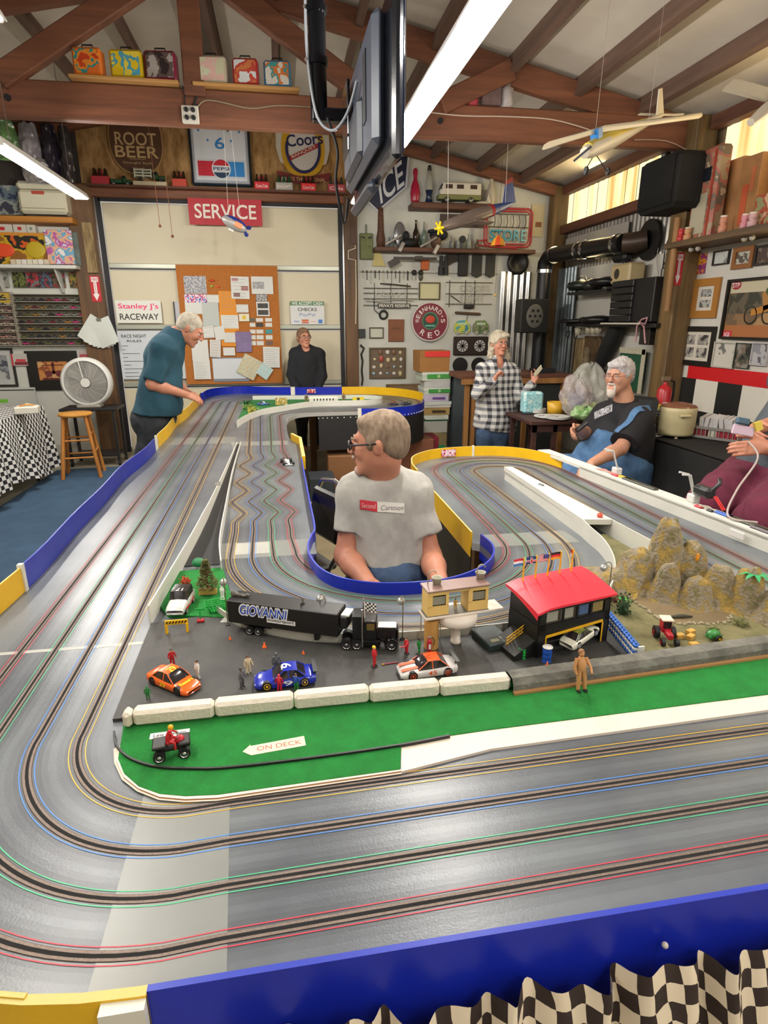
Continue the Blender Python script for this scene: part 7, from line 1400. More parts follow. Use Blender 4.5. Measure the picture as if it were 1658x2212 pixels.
pm('tail_fin',sp,lambda b:b.prism([(-.06,0),(.15,0),(.05,.22),(-.05,.24)],-.006,.006,BLM,R=basis(CHD,(0,0,1)),C=n1));pm('fin_tip',sp,lambda b:b.prism([(-.055,.20),(.065,.19),(.048,.23),(-.05,.25)],-.007,.007,mat('a02c34',.4),R=basis(CHD,(0,0,1)),C=n1));pm('wing',sp,lambda b:wing(b,n0.lerp(n1,.35)+Vector((-.10,-.5,-.10)),n0.lerp(n1,.45)+Vector((.28,.28,-.02)),.16,.012,SVM))
pm('propeller',sp,lambda b:[b.box(tuple(n0+CHD*.01),(.012,.02,.13),mat('d8c020',.4),R=basis(CHD,(0,0,1))@rx(k*PI/3))for k in range(3)]);pm('spinner',sp,lambda b:b.sph(n0+CHD*.01,.03,mat('d8c020',.4),n=10));pm('wheel',sp,lambda b:b.cyl(n0.lerp(n1,.3)+Vector((0,-.02,-.18)),n0.lerp(n1,.3)+Vector((0,0,-.18)),.035,TYRE,n=12))
for(p0,lab)in((n0.lerp(n1,.1),'white string holding the nose of the silver airplane'),(n0.lerp(n1,.9),'thin string holding the tail of the silver airplane')):b=MB();b.tube([p0,(p0.x-.08,p0.y-.2,roofz(p0.x)-.03)],.003,mat('cfc8c0',.5),n=4);solo('hanging_string',b,lab,'string')
p=atY(1075,531,6.2);b=MB()
for k in range(8):b.lathe([(.075,0),(.05,.06),(.004,.10)],mat('c84a24' if k%2 else 'd8982c',.5),n=2,a0=k*PI/4,a1=(k+1)*PI/4)
b.cyl((0,0,.1),(0,0,.75),.0018,DARK,n=4);b.cyl((0,0,-.45),(0,0,0),.0018,DARK,n=4);b.sph((0,0,-.46),.015,mat('b0904a',.5),n=8);solo('paper_parachute',b,'small orange and yellow striped paper parachute hanging under the STORE sign','hanging toy',tuple(p))
yp=3.6;n0=atY(1650,240,yp);CHD=Vector((-.75,-.3,-.5)).normalized();ap=thing('white_airplane','white model airplane cut off at the top right corner','model airplane',(0,0,0));pm('fuselage',ap,lambda b:b.tube([n0+CHD*.14,n0,n0-CHD*.5],1,WPm,n=10,rs=[.022,.035,.02]));pm('wing',ap,lambda b:wing(b,n0+Vector((-.28,-.05,.10)),n0+Vector((.5,.2,.10)),.16,.012,WPm))
# =====================  RIGHT WALL  =====================
RB=lambda*a,**k:wbox(RW_,*a,**k)
b=MB();b.box((3.53,4.25,2.238),(.32,2.05,.045),wood('6a5236','4a3a26',1));solo('right_shelf',b,'long dark wooden shelf high on the right wall with boxed kits','shelf')
RB('kit_bag','tall clear plastic bag of red printed model parts on the right shelf','model kit',(1492,325,1540,525),.10,.12,printed(('a89070','b06a58','7a6858','c0a888'),5),bev=.02,fn=lambda b,w,h:(b.box((-.02,-h*.18,.002),(w*.62,h*.42,.004),mat('b8b098',.5)),b.box((-.0,h*.22,.002),(w*.5,h*.14,.004),mat('1c2028',.3)),b.box((w*.36,0,.003),(w*.08,h*.9,.003),mat('a8402c',.5))))
RB('tall_kit_box','tall narrow orange-brown box on the right shelf','box',(1590,340,1632,508),.04,.16,mat('96693c',.6,var=.15,sc=8),fn=lambda b,w,h:(b.box((-w*.1,-h*.1,.002),(w*.3,h*.5,.003),mat('b4502a',.5)),b.box((w*.2,h*.2,.002),(w*.2,h*.3,.003),mat('b0623a',.5))));RB('printed_kit_box','printed orange kit box at the right end of the shelf','box',(1626,415,1700,497),.05,.16,printed(('b08a5a','c8a888','a04a30','8a8a60'),6));RB('rear_kit_box','pale brown box between the bag and the tall box','box',(1545,350,1592,515),.0,.08,mat('a8784a',.6,var=.1,sc=5))
for i,(px,py,c1,lab)in enumerate(((1468,527,'c23a3c','red jar at the left end of the right shelf'),(1482,524,'c8946a','pale jar beside the red jar on the right shelf'),(1557,511,'c88a70','white-lidded pink jar on the right shelf'),(1605,499,'d08a94','pink and white jar below the tall box'),(1621,496,'c8a0a4','purple-topped pink jar below the tall box'))):
 p=RW_.pt(px,py,.26);b=MB();h_=.13 if i==2 else .105;b.lathe([(0,0),(.032,0),(.032,h_*.45),(.018,h_*.5),(.028,h_*.58),(.028,h_*.9),(0,h_)],mat(c1,.4),n=14);b.cyl((0,0,h_*.75),(0,0,h_),.026,mat('d8cfc8' if i!=0 else 'b82a34',.4),n=12);solo('paint_jar',b,lab,'jar',(p.x,p.y,2.261),group='paint jars on the right shelf')
for(px,py,k)in((1492,539,1),(1507,537,2),(1607,516,3),(1624,513,4)):
 b=MB();b.sph((0,0,0),.022,mat('a8a298',.3),n=12);solo('glass_ball',b,'round glass ball hanging under the right shelf','glass ball',tuple(RW_.pt(px,py,.22)),group='glass balls under the right shelf')
P2W=Wall(atX,3.50,(0,-1,0),-1)
PW=Wall(atY,5.22,(1,0,0),-1)
sheet('arrow_sign','red and white FIRE arrow sign on the right wooden post','sign',PW,(1457,546,1473,617),RED2,fn=ARR(mat('e0d4d4',.5)),off=.004)
b=MB();b.cyl(PW.pt(1464,470,.03),PW.pt(1440,672,.03),.028,wood('9a7040','6f4e2c',2),n=12);solo('wooden_stick',b,'long round wooden stick leaning along the right post','stick')
SPK=mat('121213',.8);t=thing('large_speaker','large black loudspeaker hung under the roof at the right post','loudspeaker',RW_.pt(1455,400,.30));pm('cabinet',t,lambda b:b.box((0,0,0),(.36,.55,.42),SPK,bev=.04));pm('grille_cloth',t,lambda b:b.box((-.185,-.02,0),(.01,.48,.36),mat('0c0c0d',.9),bev=.03));pm('bracket',t,lambda b:b.cyl((0,.2,.2),(.1,.3,.33),.02,DARK))
pic=lambda lab,r,fm,cols,fw,**k:framed('wall_picture',lab,RW_,r,mat(fm,.45),printed(cols,9,.5,r[0]*.1),fw=fw,**k)
sheet('race_poster','red and yellow race pennant card on the wall beside the post','poster',RW_,(1499,549,1524,592),printed(('b01c34','d8a81c','a83a70','7a3a6a'),12),th=.003)
pic('small black-framed line drawing of a car under the right shelf',(1542,541,1576,572),'26241f',('8a8a86','c4c4c0','c4c4c0'),.10);pic('wood-framed portrait photograph under the right shelf',(1584,533,1628,580),'8a5a30',('7a7468','b8b4a8','5a5248'),.22);pic('dark framed picture at the right edge under the shelf',(1632,528,1680,572),'2a2420',('4a3c34','7a6a5c'),.12)
MW=mat('cfc8ba',.6);framed('tall_oak_picture','tall oak-framed picture with two grey photographs',RW_,(1496,602,1552,687),mat('a5702e',.5),printed(('5a5a58','a8a8a4','7a7a78'),12),fw=.19,mount=MW,pics=((0,.22,.62,.30,printed(('5a5a58','a8a8a4','7a7a78'),12)),(0,-.22,.62,.30,printed(('5a5a58','b0b0a8','6a6a68'),12,.5,3))))
framed('black_photo_frame','wide black frame holding four small photographs',RW_,(1464,705,1541,790),mat('171412',.4),INK,fw=.13,mount=MW,pics=tuple((x,y,.34,.34,printed(('3a3432','8a8680','b4aea4'),14,.5,x*9+y))for x in(-.22,.22)for y in(-.22,.22)))
t=framed('motorcycle_poster','large black-framed poster of a motorcycle rider in the desert',RW_,(1560,597,1760,736),mat('14120f',.35),printed(('8a6a48','6f5a44','a8865c'),2.2),fw=.045,depth=.03,fn=lambda b,w,h,z:(b.box((0,h*.36,z),(w*.93,h*.2,.001),mat('c0b69a',.5)),b.box((0,h*.10,z+.0004),(w*.93,h*.34,.001),printed(('4a4438','5f5646','3a3a30'),4)),b.box((0,-h*.36,z+.0004),(w*.93,h*.2,.001),mat('a5683a',.5)),[b.lathe([(.06,0),(.07,0),(.07,.002),(.06,.002)],mat('2c2822',.5),(x,-h*.10,z+.001),n=20)for x in(-w*.18,w*.02)],b.box((-w*.08,-.01,z+.002),(w*.20,.05,.002),mat('b87a2c',.5),R=rz(.2)),b.box((-w*.03,h*.13,z+.002),(.07,.14,.002),mat('a8783c',.5),R=rz(.3)),b.sph((-w*.02,h*.27,z+.002),(.032,.032,.002),mat('4a5a3a',.5),n=12),b.sph((-w*.40,h*.40,z+.002),(.055,.035,.002),mat('a02a34',.5),n=14),text(b,'STP',(-w*.40,h*.40,z+.005),(1,0,0),(0,1,0),.08,.035,mat('e4e0dc',.5)),b.box((-w*.42,-h*.42,z+.002),(.10,.06,.002),mat('c8283c',.5)),text(b,'NGK',(-w*.42,-h*.42,z+.004),(1,0,0),(0,1,0),.07,.035,mat('f0e4e4',.5))))
pic('white-framed drawing of a three-wheeled car under the poster',(1541,738,1588,795),'b8b4a8',('6a6a66','c8c4b8','c8c4b8','c8c4b8'),.06);pic('dark photograph of a pit crew beside the three-wheeler drawing',(1588,741,1622,796),'3a3c34',('22241e','4a4c40','7a6a5c','8a8a80'),.02);pic('grey photograph of a racing car at the right edge',(1624,740,1660,790),'b4b0b0',('8a8a90','b0aeb0','5a5a60'),.05)
# alcove between the two posts
GS=MB();corr(GS,XR-.06,RW_.pt(1246,700).y,RW_.pt(1204,700).y,.7,RW_.pt(1220,582).z,mat('8b9498',.3,.8,c2='6a7478',sc=4),pitch=.085,amp=.014);solo('corrugated_sheet',GS,'grey corrugated metal sheet standing in the alcove corner','metal sheet')
corr_=MB();RB('alcove_shelf','lower black shelf of the alcove, loaded with pans','shelf',(1213,698,1398,706),0,.26,mat('1c1917',.5));RB('upper_alcove_shelf','short upper black shelf of the alcove under the kettle','shelf',(1222,628,1305,634),0,.25,mat('1c1917',.5))
t=thing('hifi_stack','stack of black stereo components in the alcove','stereo',RW_.pt(1360,696,.17));zc=t.location.z;
for k in range(6):pm('stereo_component',t,lambda b:b.box((.0,.0,.036+.066*k),(.26,.40,.062),mat('121214',.4),bev=.006))
pm('large_receiver',t,lambda b:b.box((.02,-.30,.20),(.26,.46,.40),mat('0e0e10',.5),bev=.008))
t=thing('bench_radio','cream vintage radio with a dark speaker hole on the stereo stack','radio',RW_.pt(1352,614,.17));pm('case',t,lambda b:b.box((0,0,.10),(.18,.36,.19),mat('b8a47a',.5),bev=.02));pm('grille',t,lambda b:b.cyl((-.092,.05,.10),(-.088,.05,.10),.05,mat('3a3028',.5),n=20));pm('knob',t,lambda b:b.cyl((-.10,.14,.05),(-.088,.14,.05),.015,DARK,n=12));pm('aerial_coil',t,lambda b:b.tube([(-.02,.08*math.cos(a),.22+.03*math.sin(2*a))for a in np.linspace(0,7,20)],.006,DARK))
for(nm,lab,cat,r,off,d,c1)in(('black_kettle','dark green kettle on the upper alcove shelf','kettle',(1230,604,1258,627),.05,.14,'1c241f'),('drinks_dispenser','glassy black dispenser beside the kettle','jug',(1258,602,1276,627),.05,.12,'2c2a2a'),('cast_pot','black cast pot at the right end of the upper alcove shelf','pot',(1278,597,1319,618),.03,.16,'17171a'),('frying_pan','black frying pan on the lower alcove shelf, left','pan',(1214,688,1252,698),.05,.2,'1a1818'),('lidded_pan','black lidded pan right of the frying pan','pan',(1256,681,1300,698),.04,.2,'151414'),('blue_carton','blue and black carton at the right end of the lower alcove shelf','box',(1400,652,1432,697),.03,.14,'2c3454'),('white_tray','flat white tray under the stereo stack','tray',(1295,697,1380,701),.28,.02,'c8c0b0')):
 c,w,h=RW_.rect(r,off+d);b=MB();m=mat(c1,.35)
 if cat in('kettle','pot','pan','jug'):b.lathe([(0,-h/2),(w*.42,-h/2),(w*.5,-h*.2),(w*.48,h*.2),(w*.2,h*.4),(w*.06,h*.5),(0,h*.5)],m,n=20)
 else:b.box((0,0,0),(d,w,h),m,bev=.004)
 if cat=='kettle':b.tube([(0,-w*.4,h*.2),(0,-w*.2,h*.75),(0,w*.2,h*.75),(0,w*.4,h*.2)],.008,m)
 if cat=='pan':b.cyl((0,w*.4,0),(0,w*.9,.02),.010,m)
 solo(nm,b,lab,cat,(c.x+d/2 if cat!='tray' else c.x,c.y,c.z))
for i,(px,py)in enumerate(((1247,724),(1270,721),(1281,722),(1291,720))):
 b=MB();m=mat('b0a890',.4);b.lathe([(0,0),(.032,.0),(.042,.08),(.039,.08),(.030,.006),(0,.006)],m,n=14);b.tube([(0,-.04,.065),(0,-.065,.05),(0,-.045,.02)],.006,m);solo('hanging_mug',b,'cream enamel mug hanging under the lower alcove shelf','mug',tuple(RW_.pt(px,py,.18)),group='mugs under the alcove shelf')
for i,(px,py)in enumerate(((1226,722),(1243,723))):
 b=MB();b.tube([(0,.04*math.cos(a),.04*math.sin(a))for a in np.linspace(0,2*PI,14)],.007,DARK);b.cyl((0,0,-.04),(0,.02,-.55),.008,DARK);solo('fireplace_tool',b,['left fireplace tool with a loop handle in the alcove','right fireplace tool with a loop handle in the alcove'][i],'tool',tuple(RW_.pt(px,py,.12)))
RB('driftwood_plank','grey-brown driftwood plank hanging in the alcove','plank',(1234,730,1256,820),.02,.04,WG,bev=.01);RB('rough_board','rough brown board behind the carved figure','plank',(1258,726,1292,800),.01,.03,wood('6a5236','4a3824',2))
p=RW_.pt(1264,800,.2);b=MB();m=mat('7a6a4c',.7,c2='5a4c34',sc=20);b.lathe([(0,0),(.07,0),(.075,.03),(.05,.06),(.06,.12),(.05,.18),(.03,.21),(.042,.26),(.034,.31),(0,.33)],m,n=16);solo('carved_figure',b,'brown carved figure standing behind the plastic bags','carving',(p.x,p.y,p.z-.06))
b=MB();m=mat('141415',.7);p=RW_.pt(1318,745,.12);b.tube([p+Vector((0,-.18,.26)),p+Vector((0,-.05,.10)),p+Vector((0,.10,-.10)),p+Vector((0,.24,-.30))],1,m,n=12,rs=[.06,.09,.085,.05]);b.tube([p+Vector((0,.22,-.27)),p+Vector((0,.02,-.34))],.045,m,n=10);solo('black_boot',b,'black boot-shaped stocking hanging in the alcove','stocking')
RB('dark_lantern','dark caged lantern hanging under the lower alcove shelf','lantern',(1380,708,1402,745),.05,.12,mat('2a241f',.5,var=.4,sc=30));b=MB();b.tube([RW_.pt(a,c,.3)for a,c in((1372,740),(1375,705),(1385,690),(1398,686),(1393,700),(1378,695),(1390,705),(1393,742))],.008,mat('b88a90',.4));solo('pink_neon_tube',b,'twisted pinkish glass tube hanging on the alcove shelf edge','neon tube')
t=thing('green_board','dark green board edged with white lace leaning in the alcove','board',RW_.pt(1362,800,.08));c,w,h=RW_.rect((1330,756,1392,850),.08);pm('panel',t,lambda b:b.box((0,0,0),(.02,w*.84,h*.92),mat('1f5238',.6,var=.2,sc=8)));pm('lace_trim',t,lambda b:(b.box((-.012,-w*.40,0),(.006,w*.12,h),mat('bdb69e',.7,var=.2,sc=60)),b.box((-.012,0,h*.45),(.006,w*.9,h*.13),mat('bdb69e',.7,var=.2,sc=60))))
b=MB();b.tube([tuple(q)for q in spline([RW_.pt(a,c,.03)for a,c in((1424,520),(1418,560),(1421,600),(1412,650))],4)],.004,mat('a8a298',.5));solo('loose_cord',b,'thin pale cord hanging on the alcove wall left of the post','cord')
for(px,py,lab,s_)in((1448,540,'upper',1),(1440,590,'lower',-1)):
 b=MB();b.tube([(0,0,.08),(0,.06,.10),(0,.09,.04),(0,.09,-.14*1),(0,.04,-.18)],.006,DARK if s_>0 else mat('3a3a3a',.5));solo('wire_hook',b,lab+' black wire hook on the wall left of the right post','hook',tuple(RW_.pt(px,py,.03)))
for i,(px,w_,h_,lab)in enumerate(((1333,.10,.26,'black hanging duct elbow beneath the crossing stove pipe'),(1245,.12,.3,'dark jacket sleeve hanging beneath the stove pipe'),(1292,.10,.22,'black leather strap roll beneath the stove pipe'))):RB('dark_hanging_thing',lab,'hanging object',(px-14,540,px+14,[566,560,556][i]),.05,.12,mat('181716',.6),bev=.03)
RB('white_notch_panel','white panel with dark notches under the rear window','panel',(1216,500,1345,545),.03,.01,mat('b8b4ac',.6),bev=0)
# extinguisher, counter, tables
fe=thing('wall_extinguisher','red fire extinguisher with a yellow label standing by the right post','fire extinguisher',atZ(1447,935,.745)+Vector((.10,.30,0)),0);fe.scale=(.8,.8,.76);pm('cylinder',fe,lambda b:b.lathe([(0,.0),(.07,0),(.075,.02),(.075,.40),(.05,.45),(.02,.47),(.02,.50)],mat('a81c24',.3),n=24));pm('yellow_label',fe,lambda b:b.lathe([(.0765,.10),(.0765,.26)],mat('b8a838',.5),n=24));pm('valve',fe,lambda b:b.box((0,0,.53),(.10,.03,.05),mat('8a7a60',.4,.5),bev=.006));pm('hose',fe,lambda b:b.tube([(.03,0,.52),(.10,0,.50),(.11,0,.35),(.09,0,.2)],.012,TYRE))
CT=thing('bar_counter','corrugated-metal bar counter framed in golden wood behind the woman','counter',(0,0,0));GW=wood('a87840','8a5c30',2)
pm('body',CT,lambda b:b.box((2.65,6.95,.5),(1.2,.56,.98),mat('2f3436',.5)));cb=MB();corr(cb,2.035,6.68,7.24,.03,.98,mat('5a6468',.35,.7),pitch=.07,amp=.012);cb.build('metal_side',CT)
for(x,y)in((2.05,6.64),(2.13,6.64),(2.75,6.64),(3.2,6.64)):pm('post',CT,lambda b:b.box((x,y,.5),(.05,.05,1.0),GW))
pm('counter_top',CT,lambda b:b.box((2.62,6.94,1.02),(1.32,.70,.04),wood('7a4a34','5a3426',0)));pm('top_frame',CT,lambda b:b.box((2.62,6.60,.97),(1.3,.03,.06),GW))
bxo('black_amplifier','flat black device lying on the right end of the bar counter','device',(3.02,6.85,1.065),(.24,.2,.05),DARK)
st=thing('side_table','small dark brown table with plates beside the woman','table',(2.68,5.52,0));BT=wood('4a2a22','351d18',0);pm('tabletop',st,lambda b:b.box((0,0,.72),(.92,.66,.035),BT,bev=.005));pm('apron',st,lambda b:b.box((0,-.28,.665),(.84,.02,.07),BT))
for x in(-.40,-.20,.40):
 for y in(-.27,.27):pm('leg',st,lambda b:b.box((x,y,.35),(.04,.04,.70),BT))
TZ=.7385
def tz(px,py):p=atZ(px,py,TZ);return(p.x,p.y,TZ)
t=thing('tissue_pack','pale blue patterned tissue pack on the small brown table','packet',tz(1146,893));pm('wrapper',t,lambda b:b.box((0,0,.11),(.20,.12,.21),printed(('7ab8c8','a8d8dc','8ac4cc','d0e4e0'),12),bev=.02))
for i,(px,py,r_,n_,lab)in enumerate(((1160,893,.085,5,'stack of small white bowls in front of the blue tissue pack'),(1178,903,.11,2,'white paper plates in the middle of the small table'),(1203,906,.12,3,'front right stack of white paper plates on the small table'))):
 b=MB();
 for k in range(n_):b.lathe([(0,.004+.008*k),(r_*.7,.004+.008*k),(r_,.016+.008*k),(r_*.98,.019+.008*k),(r_*.68,.008+.008*k)],mat('cfcfca',.5),n=24)
 solo('paper_plates',b,lab,'plates',tz(px,py))
for(px,py,w_,h_,c1,lab,nm)in((1198,897,.17,.13,'d0a02a','yellow tub with a dark handle on the small table','yellow_tub'),(1225,893,.09,.15,'b8b820','yellow-green jug right of the yellow tub','yellow_jug')):
 b=MB();b.lathe([(0,0),(w_*.42,0),(w_*.5,h_),(w_*.46,h_),(w_*.38,.01)],mat(c1,.4,var=.1,sc=20),n=20);b.tube([(w_*.48,-.02,h_*.85),(w_*.6,-.04,h_*.7),(w_*.5,-.03,h_*.35)],.006,DARK);solo(nm,b,lab,'container',tz(px,py))
def bag(lab,c,r_,c1,seed,al=1.,nm='plastic_bag',c2=None):
 b=MB();m=mat(c1,.22,alpha=al,c2=c2,sc=16)if al<1 else mat(c1,.35,c2=c2,sc=14)
 b.grid(lambda u,v:tuple(Vector((r_[0]*math.cos(2*PI*u)*math.sin(PI*min(v+.02,1))**.7,r_[1]*math.sin(2*PI*u)*math.sin(PI*min(v+.02,1))**.7,r_[2]*(1-v)))*(1+.34*noise.noise(Vector((math.cos(2*PI*u)*2.2,math.sin(2*PI*u)*2.2,v*4+seed))))),40,30,m);solo(nm,b,lab,'bag',tuple(c))
bag('clear plastic bag with pink contents standing left on the small table',tz(1238,905),(.15,.12,.36),'b8aaa8',1,.42,c2='dcd4d2');bag('large clear bag of paper cups behind the seated man',(2.95,5.55,TZ),(.20,.16,.46),'c2c2b8',4,.45,c2='dadad2');bag('white bag printed with purple and red beside the clear bag',(2.80,5.42,TZ),(.12,.09,.26),'c4c4cc',8,c2='7a78a8');bag('bright green snack bag on the small table',tz(1262,910),(.14,.09,.13),'4f9a3a',12,c2='b8c8a0');bag('pale green snack bag behind the bright green one',(2.82,5.30,TZ),(.10,.08,.15),'8aa84a',15,c2='c8c8b0')
# black-clothed table on the right
b=MB();BC=mat('11100f',.85,bump=.2,bsc=30);b.box((3.25,3.62,.735),(.82,2.2,.012),BC,bev=.004)
b.grid(lambda u,v:(2.78+.02*math.sin(u*40)*v-.12*v*v,2.52+2.2*u,.74-.72*v),90,8,BC);b.grid(lambda u,v:(2.78+.88*u,4.72+.02*math.sin(u*30)*v,.74-.72*v),30,6,BC);solo('black_tablecloth',b,'black cloth covering the long table along the right wall','tablecloth')
b=MB();b.box((3.22,3.62,.70),(.84,2.1,.04),mat('4a4038',.7));[b.box((x,y,.34),(.05,.05,.68),mat('4a4038',.7))for x in(2.9,3.55)for y in(2.7,4.5)];solo('long_table',b,'long table under the black cloth','table')
BZ=.742
t=thing('slow_cooker','cream slow cooker with a brown glass lid on the black cloth','slow cooker',tuple(atZ(1466,948,BZ)+Vector((.03,.1,.0))));CK=mat('c6b98e',.45);pm('pot',t,lambda b:b.lathe([(0,.02),(.125,.02),(.13,.04),(.13,.09),(.134,.10),(.134,.20),(.138,.23),(.13,.235),(0,.235)],CK,n=36));pm('lid',t,lambda b:b.lathe([(.132,.236),(.12,.25),(.05,.268),(0,.272)],mat('7a4f3c',.2),n=32));pm('handle',t,lambda b:b.box((-.03,-.14,.18),(.09,.02,.02),CK,bev=.006))
for a in(0,2.1,4.2):pm('foot',t,lambda b:b.cyl((.1*math.cos(a),.1*math.sin(a),0),(.1*math.cos(a),.1*math.sin(a),.03),.012,CK,n=10))
for(px,py,n_,c1,lab)in((1437,936,7,'cfcac0','tall stack of white paper cups left of the slow cooker'),(1425,940,5,'9a9c90','stack of clear plastic cups nearest the seated man')):
 b=MB();
 for k in range(n_):b.lathe([(.026,.022*k),(.038,.10+.022*k),(.040,.10+.022*k),(.036,.09+.022*k)],mat(c1,.4),n=18)
 solo('cup_stack',b,lab,'cups',tuple(atZ(px,py,BZ)+Vector((.05,.1,0))))
b=MB();b.lathe([(0,.002),(.08,.002),(.11,.012),(.108,.014),(.08,.005),(0,.005)],mat('c8c8c4',.5),n=28);solo('lone_plate',b,'single patterned white plate on the black cloth behind the seated man','plate',tuple(atZ(1400,941,BZ)))
t=thing('napkin_basket','grey slatted basket of white and red napkins on the black cloth','basket',tuple(atZ(1562,955,BZ)+Vector((.05,.12,0))),math.radians(-60));GB_=mat('8a8680',.5)
for z in(.015,.085):pm('basket_rim',t,lambda b:(b.box((0,-.09,z),(.34,.008,.02),GB_),b.box((0,.09,z),(.34,.008,.02),GB_),b.box((-.17,0,z),(.008,.18,.02),GB_),b.box((.17,0,z),(.008,.18,.02),GB_)))
pm('basket_wall',t,lambda b:[b.box((-.165+.3333*.055*k*1.8,s_*.09,.05),(.005,.006,.08),GB_)for k in range(11)for s_ in(-1,1)]+[b.box((s_*.17,-.09+.03*k,.05),(.006,.005,.08),GB_)for k in range(7)for s_ in(-1,1)])
pm('red_packets',t,lambda b:b.box((.07,0,.045),(.16,.16,.075),mat('a02434',.5)).box((-.11,0,.045),(.10,.16,.075),mat('8a2a34',.5)));pm('white_packets',t,lambda b:b.box((-.02,0,.045),(.06,.165,.078),mat('c8c4b4',.5)));pm('napkins',t,lambda b:[b.box((-.12+.035*k,.01*(k%3),.125),(.03,.13,.09),mat('c8c6c4',.6),R=ry(.2*math.sin(k))@rx(.15))for k in range(8)])
# driver station clutter on the white ledge
LX=lambda y:1.61+.15*(3.05-y)/1.25;LZ=T+.062
for i,(y,lab)in enumerate(((2.83,'rear'),(2.30,'middle'),(1.78,'front'))):
 b=MB();m=mat('c4c4c0',.4);x=LX(y)+.05;b.tube([(x-.06,y-.01,.13),(x-.02,y-.01,.125),(x+.015,y-.01,.03),(x+.02,y-.01,0)],.0045,m,n=8);b.tube([(x-.045,y+.035,.13),(x-.0,y+.03,.12),(x+.03,y+.02,.03),(x+.03,y+.02,.0)],.0045,m,n=8);b.box((x+.018,y,.018),(.035,.05,.036),m,bev=.004);solo('controller_hook',b,lab+' white wire controller hook on the drivers ledge','hook',(0,0,LZ))
for(y,dx,w_,l_,c1,lab,nm)in((2.62,.045,.03,.24,'3a3a32','rear long dark slot in the drivers ledge','dark_plate'),(1.97,.045,.03,.22,'34342c','front long dark slot in the drivers ledge','dark_plate'),(1.90,.03,.028,.10,'5a5258','grey connector block on the ledge','connector_block'),(1.95,-.03,.006,.07,'cfcac4','white switch plate on the inner face of the ledge','switch_plate'),(2.80,.04,.02,.05,'b02a34','red plug at the rear driver station','plug'),(2.73,.05,.022,.10,'c8a81c','yellow banana plugs at the rear driver station','plug'),(2.22,.03,.02,.04,'b02a34','red plug at the middle driver station','plug'),(2.10,.045,.022,.09,'2a5ab0','blue plug at the middle driver station','plug'),(2.16,.03,.014,.03,'202020','small black plug at the middle driver station','plug'),(1.72,.04,.025,.09,'a82430','red plug at the front driver station','plug')):
 bxo(nm,lab,'electrical part',(LX(y)+dx,y,LZ+.004 if dx>0 else T+.035),(w_,l_,.010 if dx>0 else .03),mat(c1,.45),.003,rot=.12)
for k,(y0,y1,c1,lab)in enumerate(((2.95,2.78,'b87a70','thin pink wire at the rear driver station'),(2.25,2.08,'a09a8a','thin grey wire at the middle driver station'),(1.90,1.62,'2a2220','dark wires at the front driver station'))):
 b=MB()
 for q in range(3):b.tube([tuple(p)for p in spline([(LX(y0)+.03+.01*q,y0,LZ+.003),(LX(y0)+.055-.012*q,(y0*2+y1)/3,LZ+.012),(LX(y1)+.03+.012*q,(y0+2*y1)/3,LZ+.006),(LX(y1)+.05,y1,LZ+.004)],5)],.0022,mat(c1,.5),n=5)
 solo('station_wires',b,lab,'wires')
t=thing('hand_controller','black pistol-grip slot car controller hanging on the middle hook','controller',(LX(2.22)+.06,2.24,LZ+.065),0);pm('body',t,lambda b:b.box((0,0,0),(.05,.10,.045),mat('1a1a1c',.4),bev=.012));pm('trigger_guard',t,lambda b:b.tube([(0,-.04,.01),(.02,-.06,.05),(.03,-.04,.06)],.009,mat('1a1a1c',.4)));pm('red_leads',t,lambda b:[b.tube([(.01+.01*q,-.05,-.01),(.03+.01*q,-.09,-.06)],.004,mat('d02a24',.4))for q in range(2)])
# cloth at the lower right corner of the track
CK2=checker('d3c3a8','2a1c14',.023);b=MB();xs0,xs1=-.12,1.15
def sk(u,v):
 x=xs0+(xs1-xs0)*u;top=T+.004+.008*math.sin(x*31)+.005*math.sin(x*57)+.007*noise.noise(Vector((x*52,2,0)));f=.012*math.sin(x*58+2*v)+.010*math.sin(x*103+1+v*5)
 s_=v*.78;return(x+.008*math.sin(v*9+x*40)+.005*noise.noise(Vector((x*34,v*26,4))),.520-.010-f-.006*noise.noise(Vector((x*44,v*34,9)))*min(1,v*6)*min(1,.3+v*1.5)-.10*min(1,v*3.2)*(1 if v<2 else 0),top-.012*min(1,v*6)-s_*1.0)
b.grid(sk,260,60,CK2,uv=lambda u,v:((xs1-xs0)*u*1.35,.86*v));solo('chequered_skirt',b,'rumpled cream and black chequered cloth hanging below the front blue wall','cloth')
b=MB();b.sph((0,0,0),.0045,mat('c8bcb0',.3),n=12);solo('white_pin',b,'round white-headed pin holding the chequered cloth','pin',(.47,.527,T+.022))
ch=thing('folding_chair','black and chrome folding chair inside the pit well left of the seated man','chair',(.185,2.92,.012),-1.15);pm('backrest',ch,lambda b:b.box((0,.0,.66),(.30,.03,.24),mat('1c1710',.3),R=rx(-.2),bev=.04));pm('seat',ch,lambda b:b.box((0,-.2,.44),(.34,.34,.03),mat('1c1710',.4),bev=.012))
for s_ in(-1,1):pm('side_frame',ch,lambda b:b.tube([(s_*.17,-.38,0),(s_*.17,-.02,.52),(s_*.165,.03,.72),(s_*.12,.05,.81),(0,.055,.83)],.011,CHROME));pm('rear_leg',ch,lambda b:b.tube([(s_*.155,.14,0),(s_*.155,-.30,.44)],.010,CHROME))
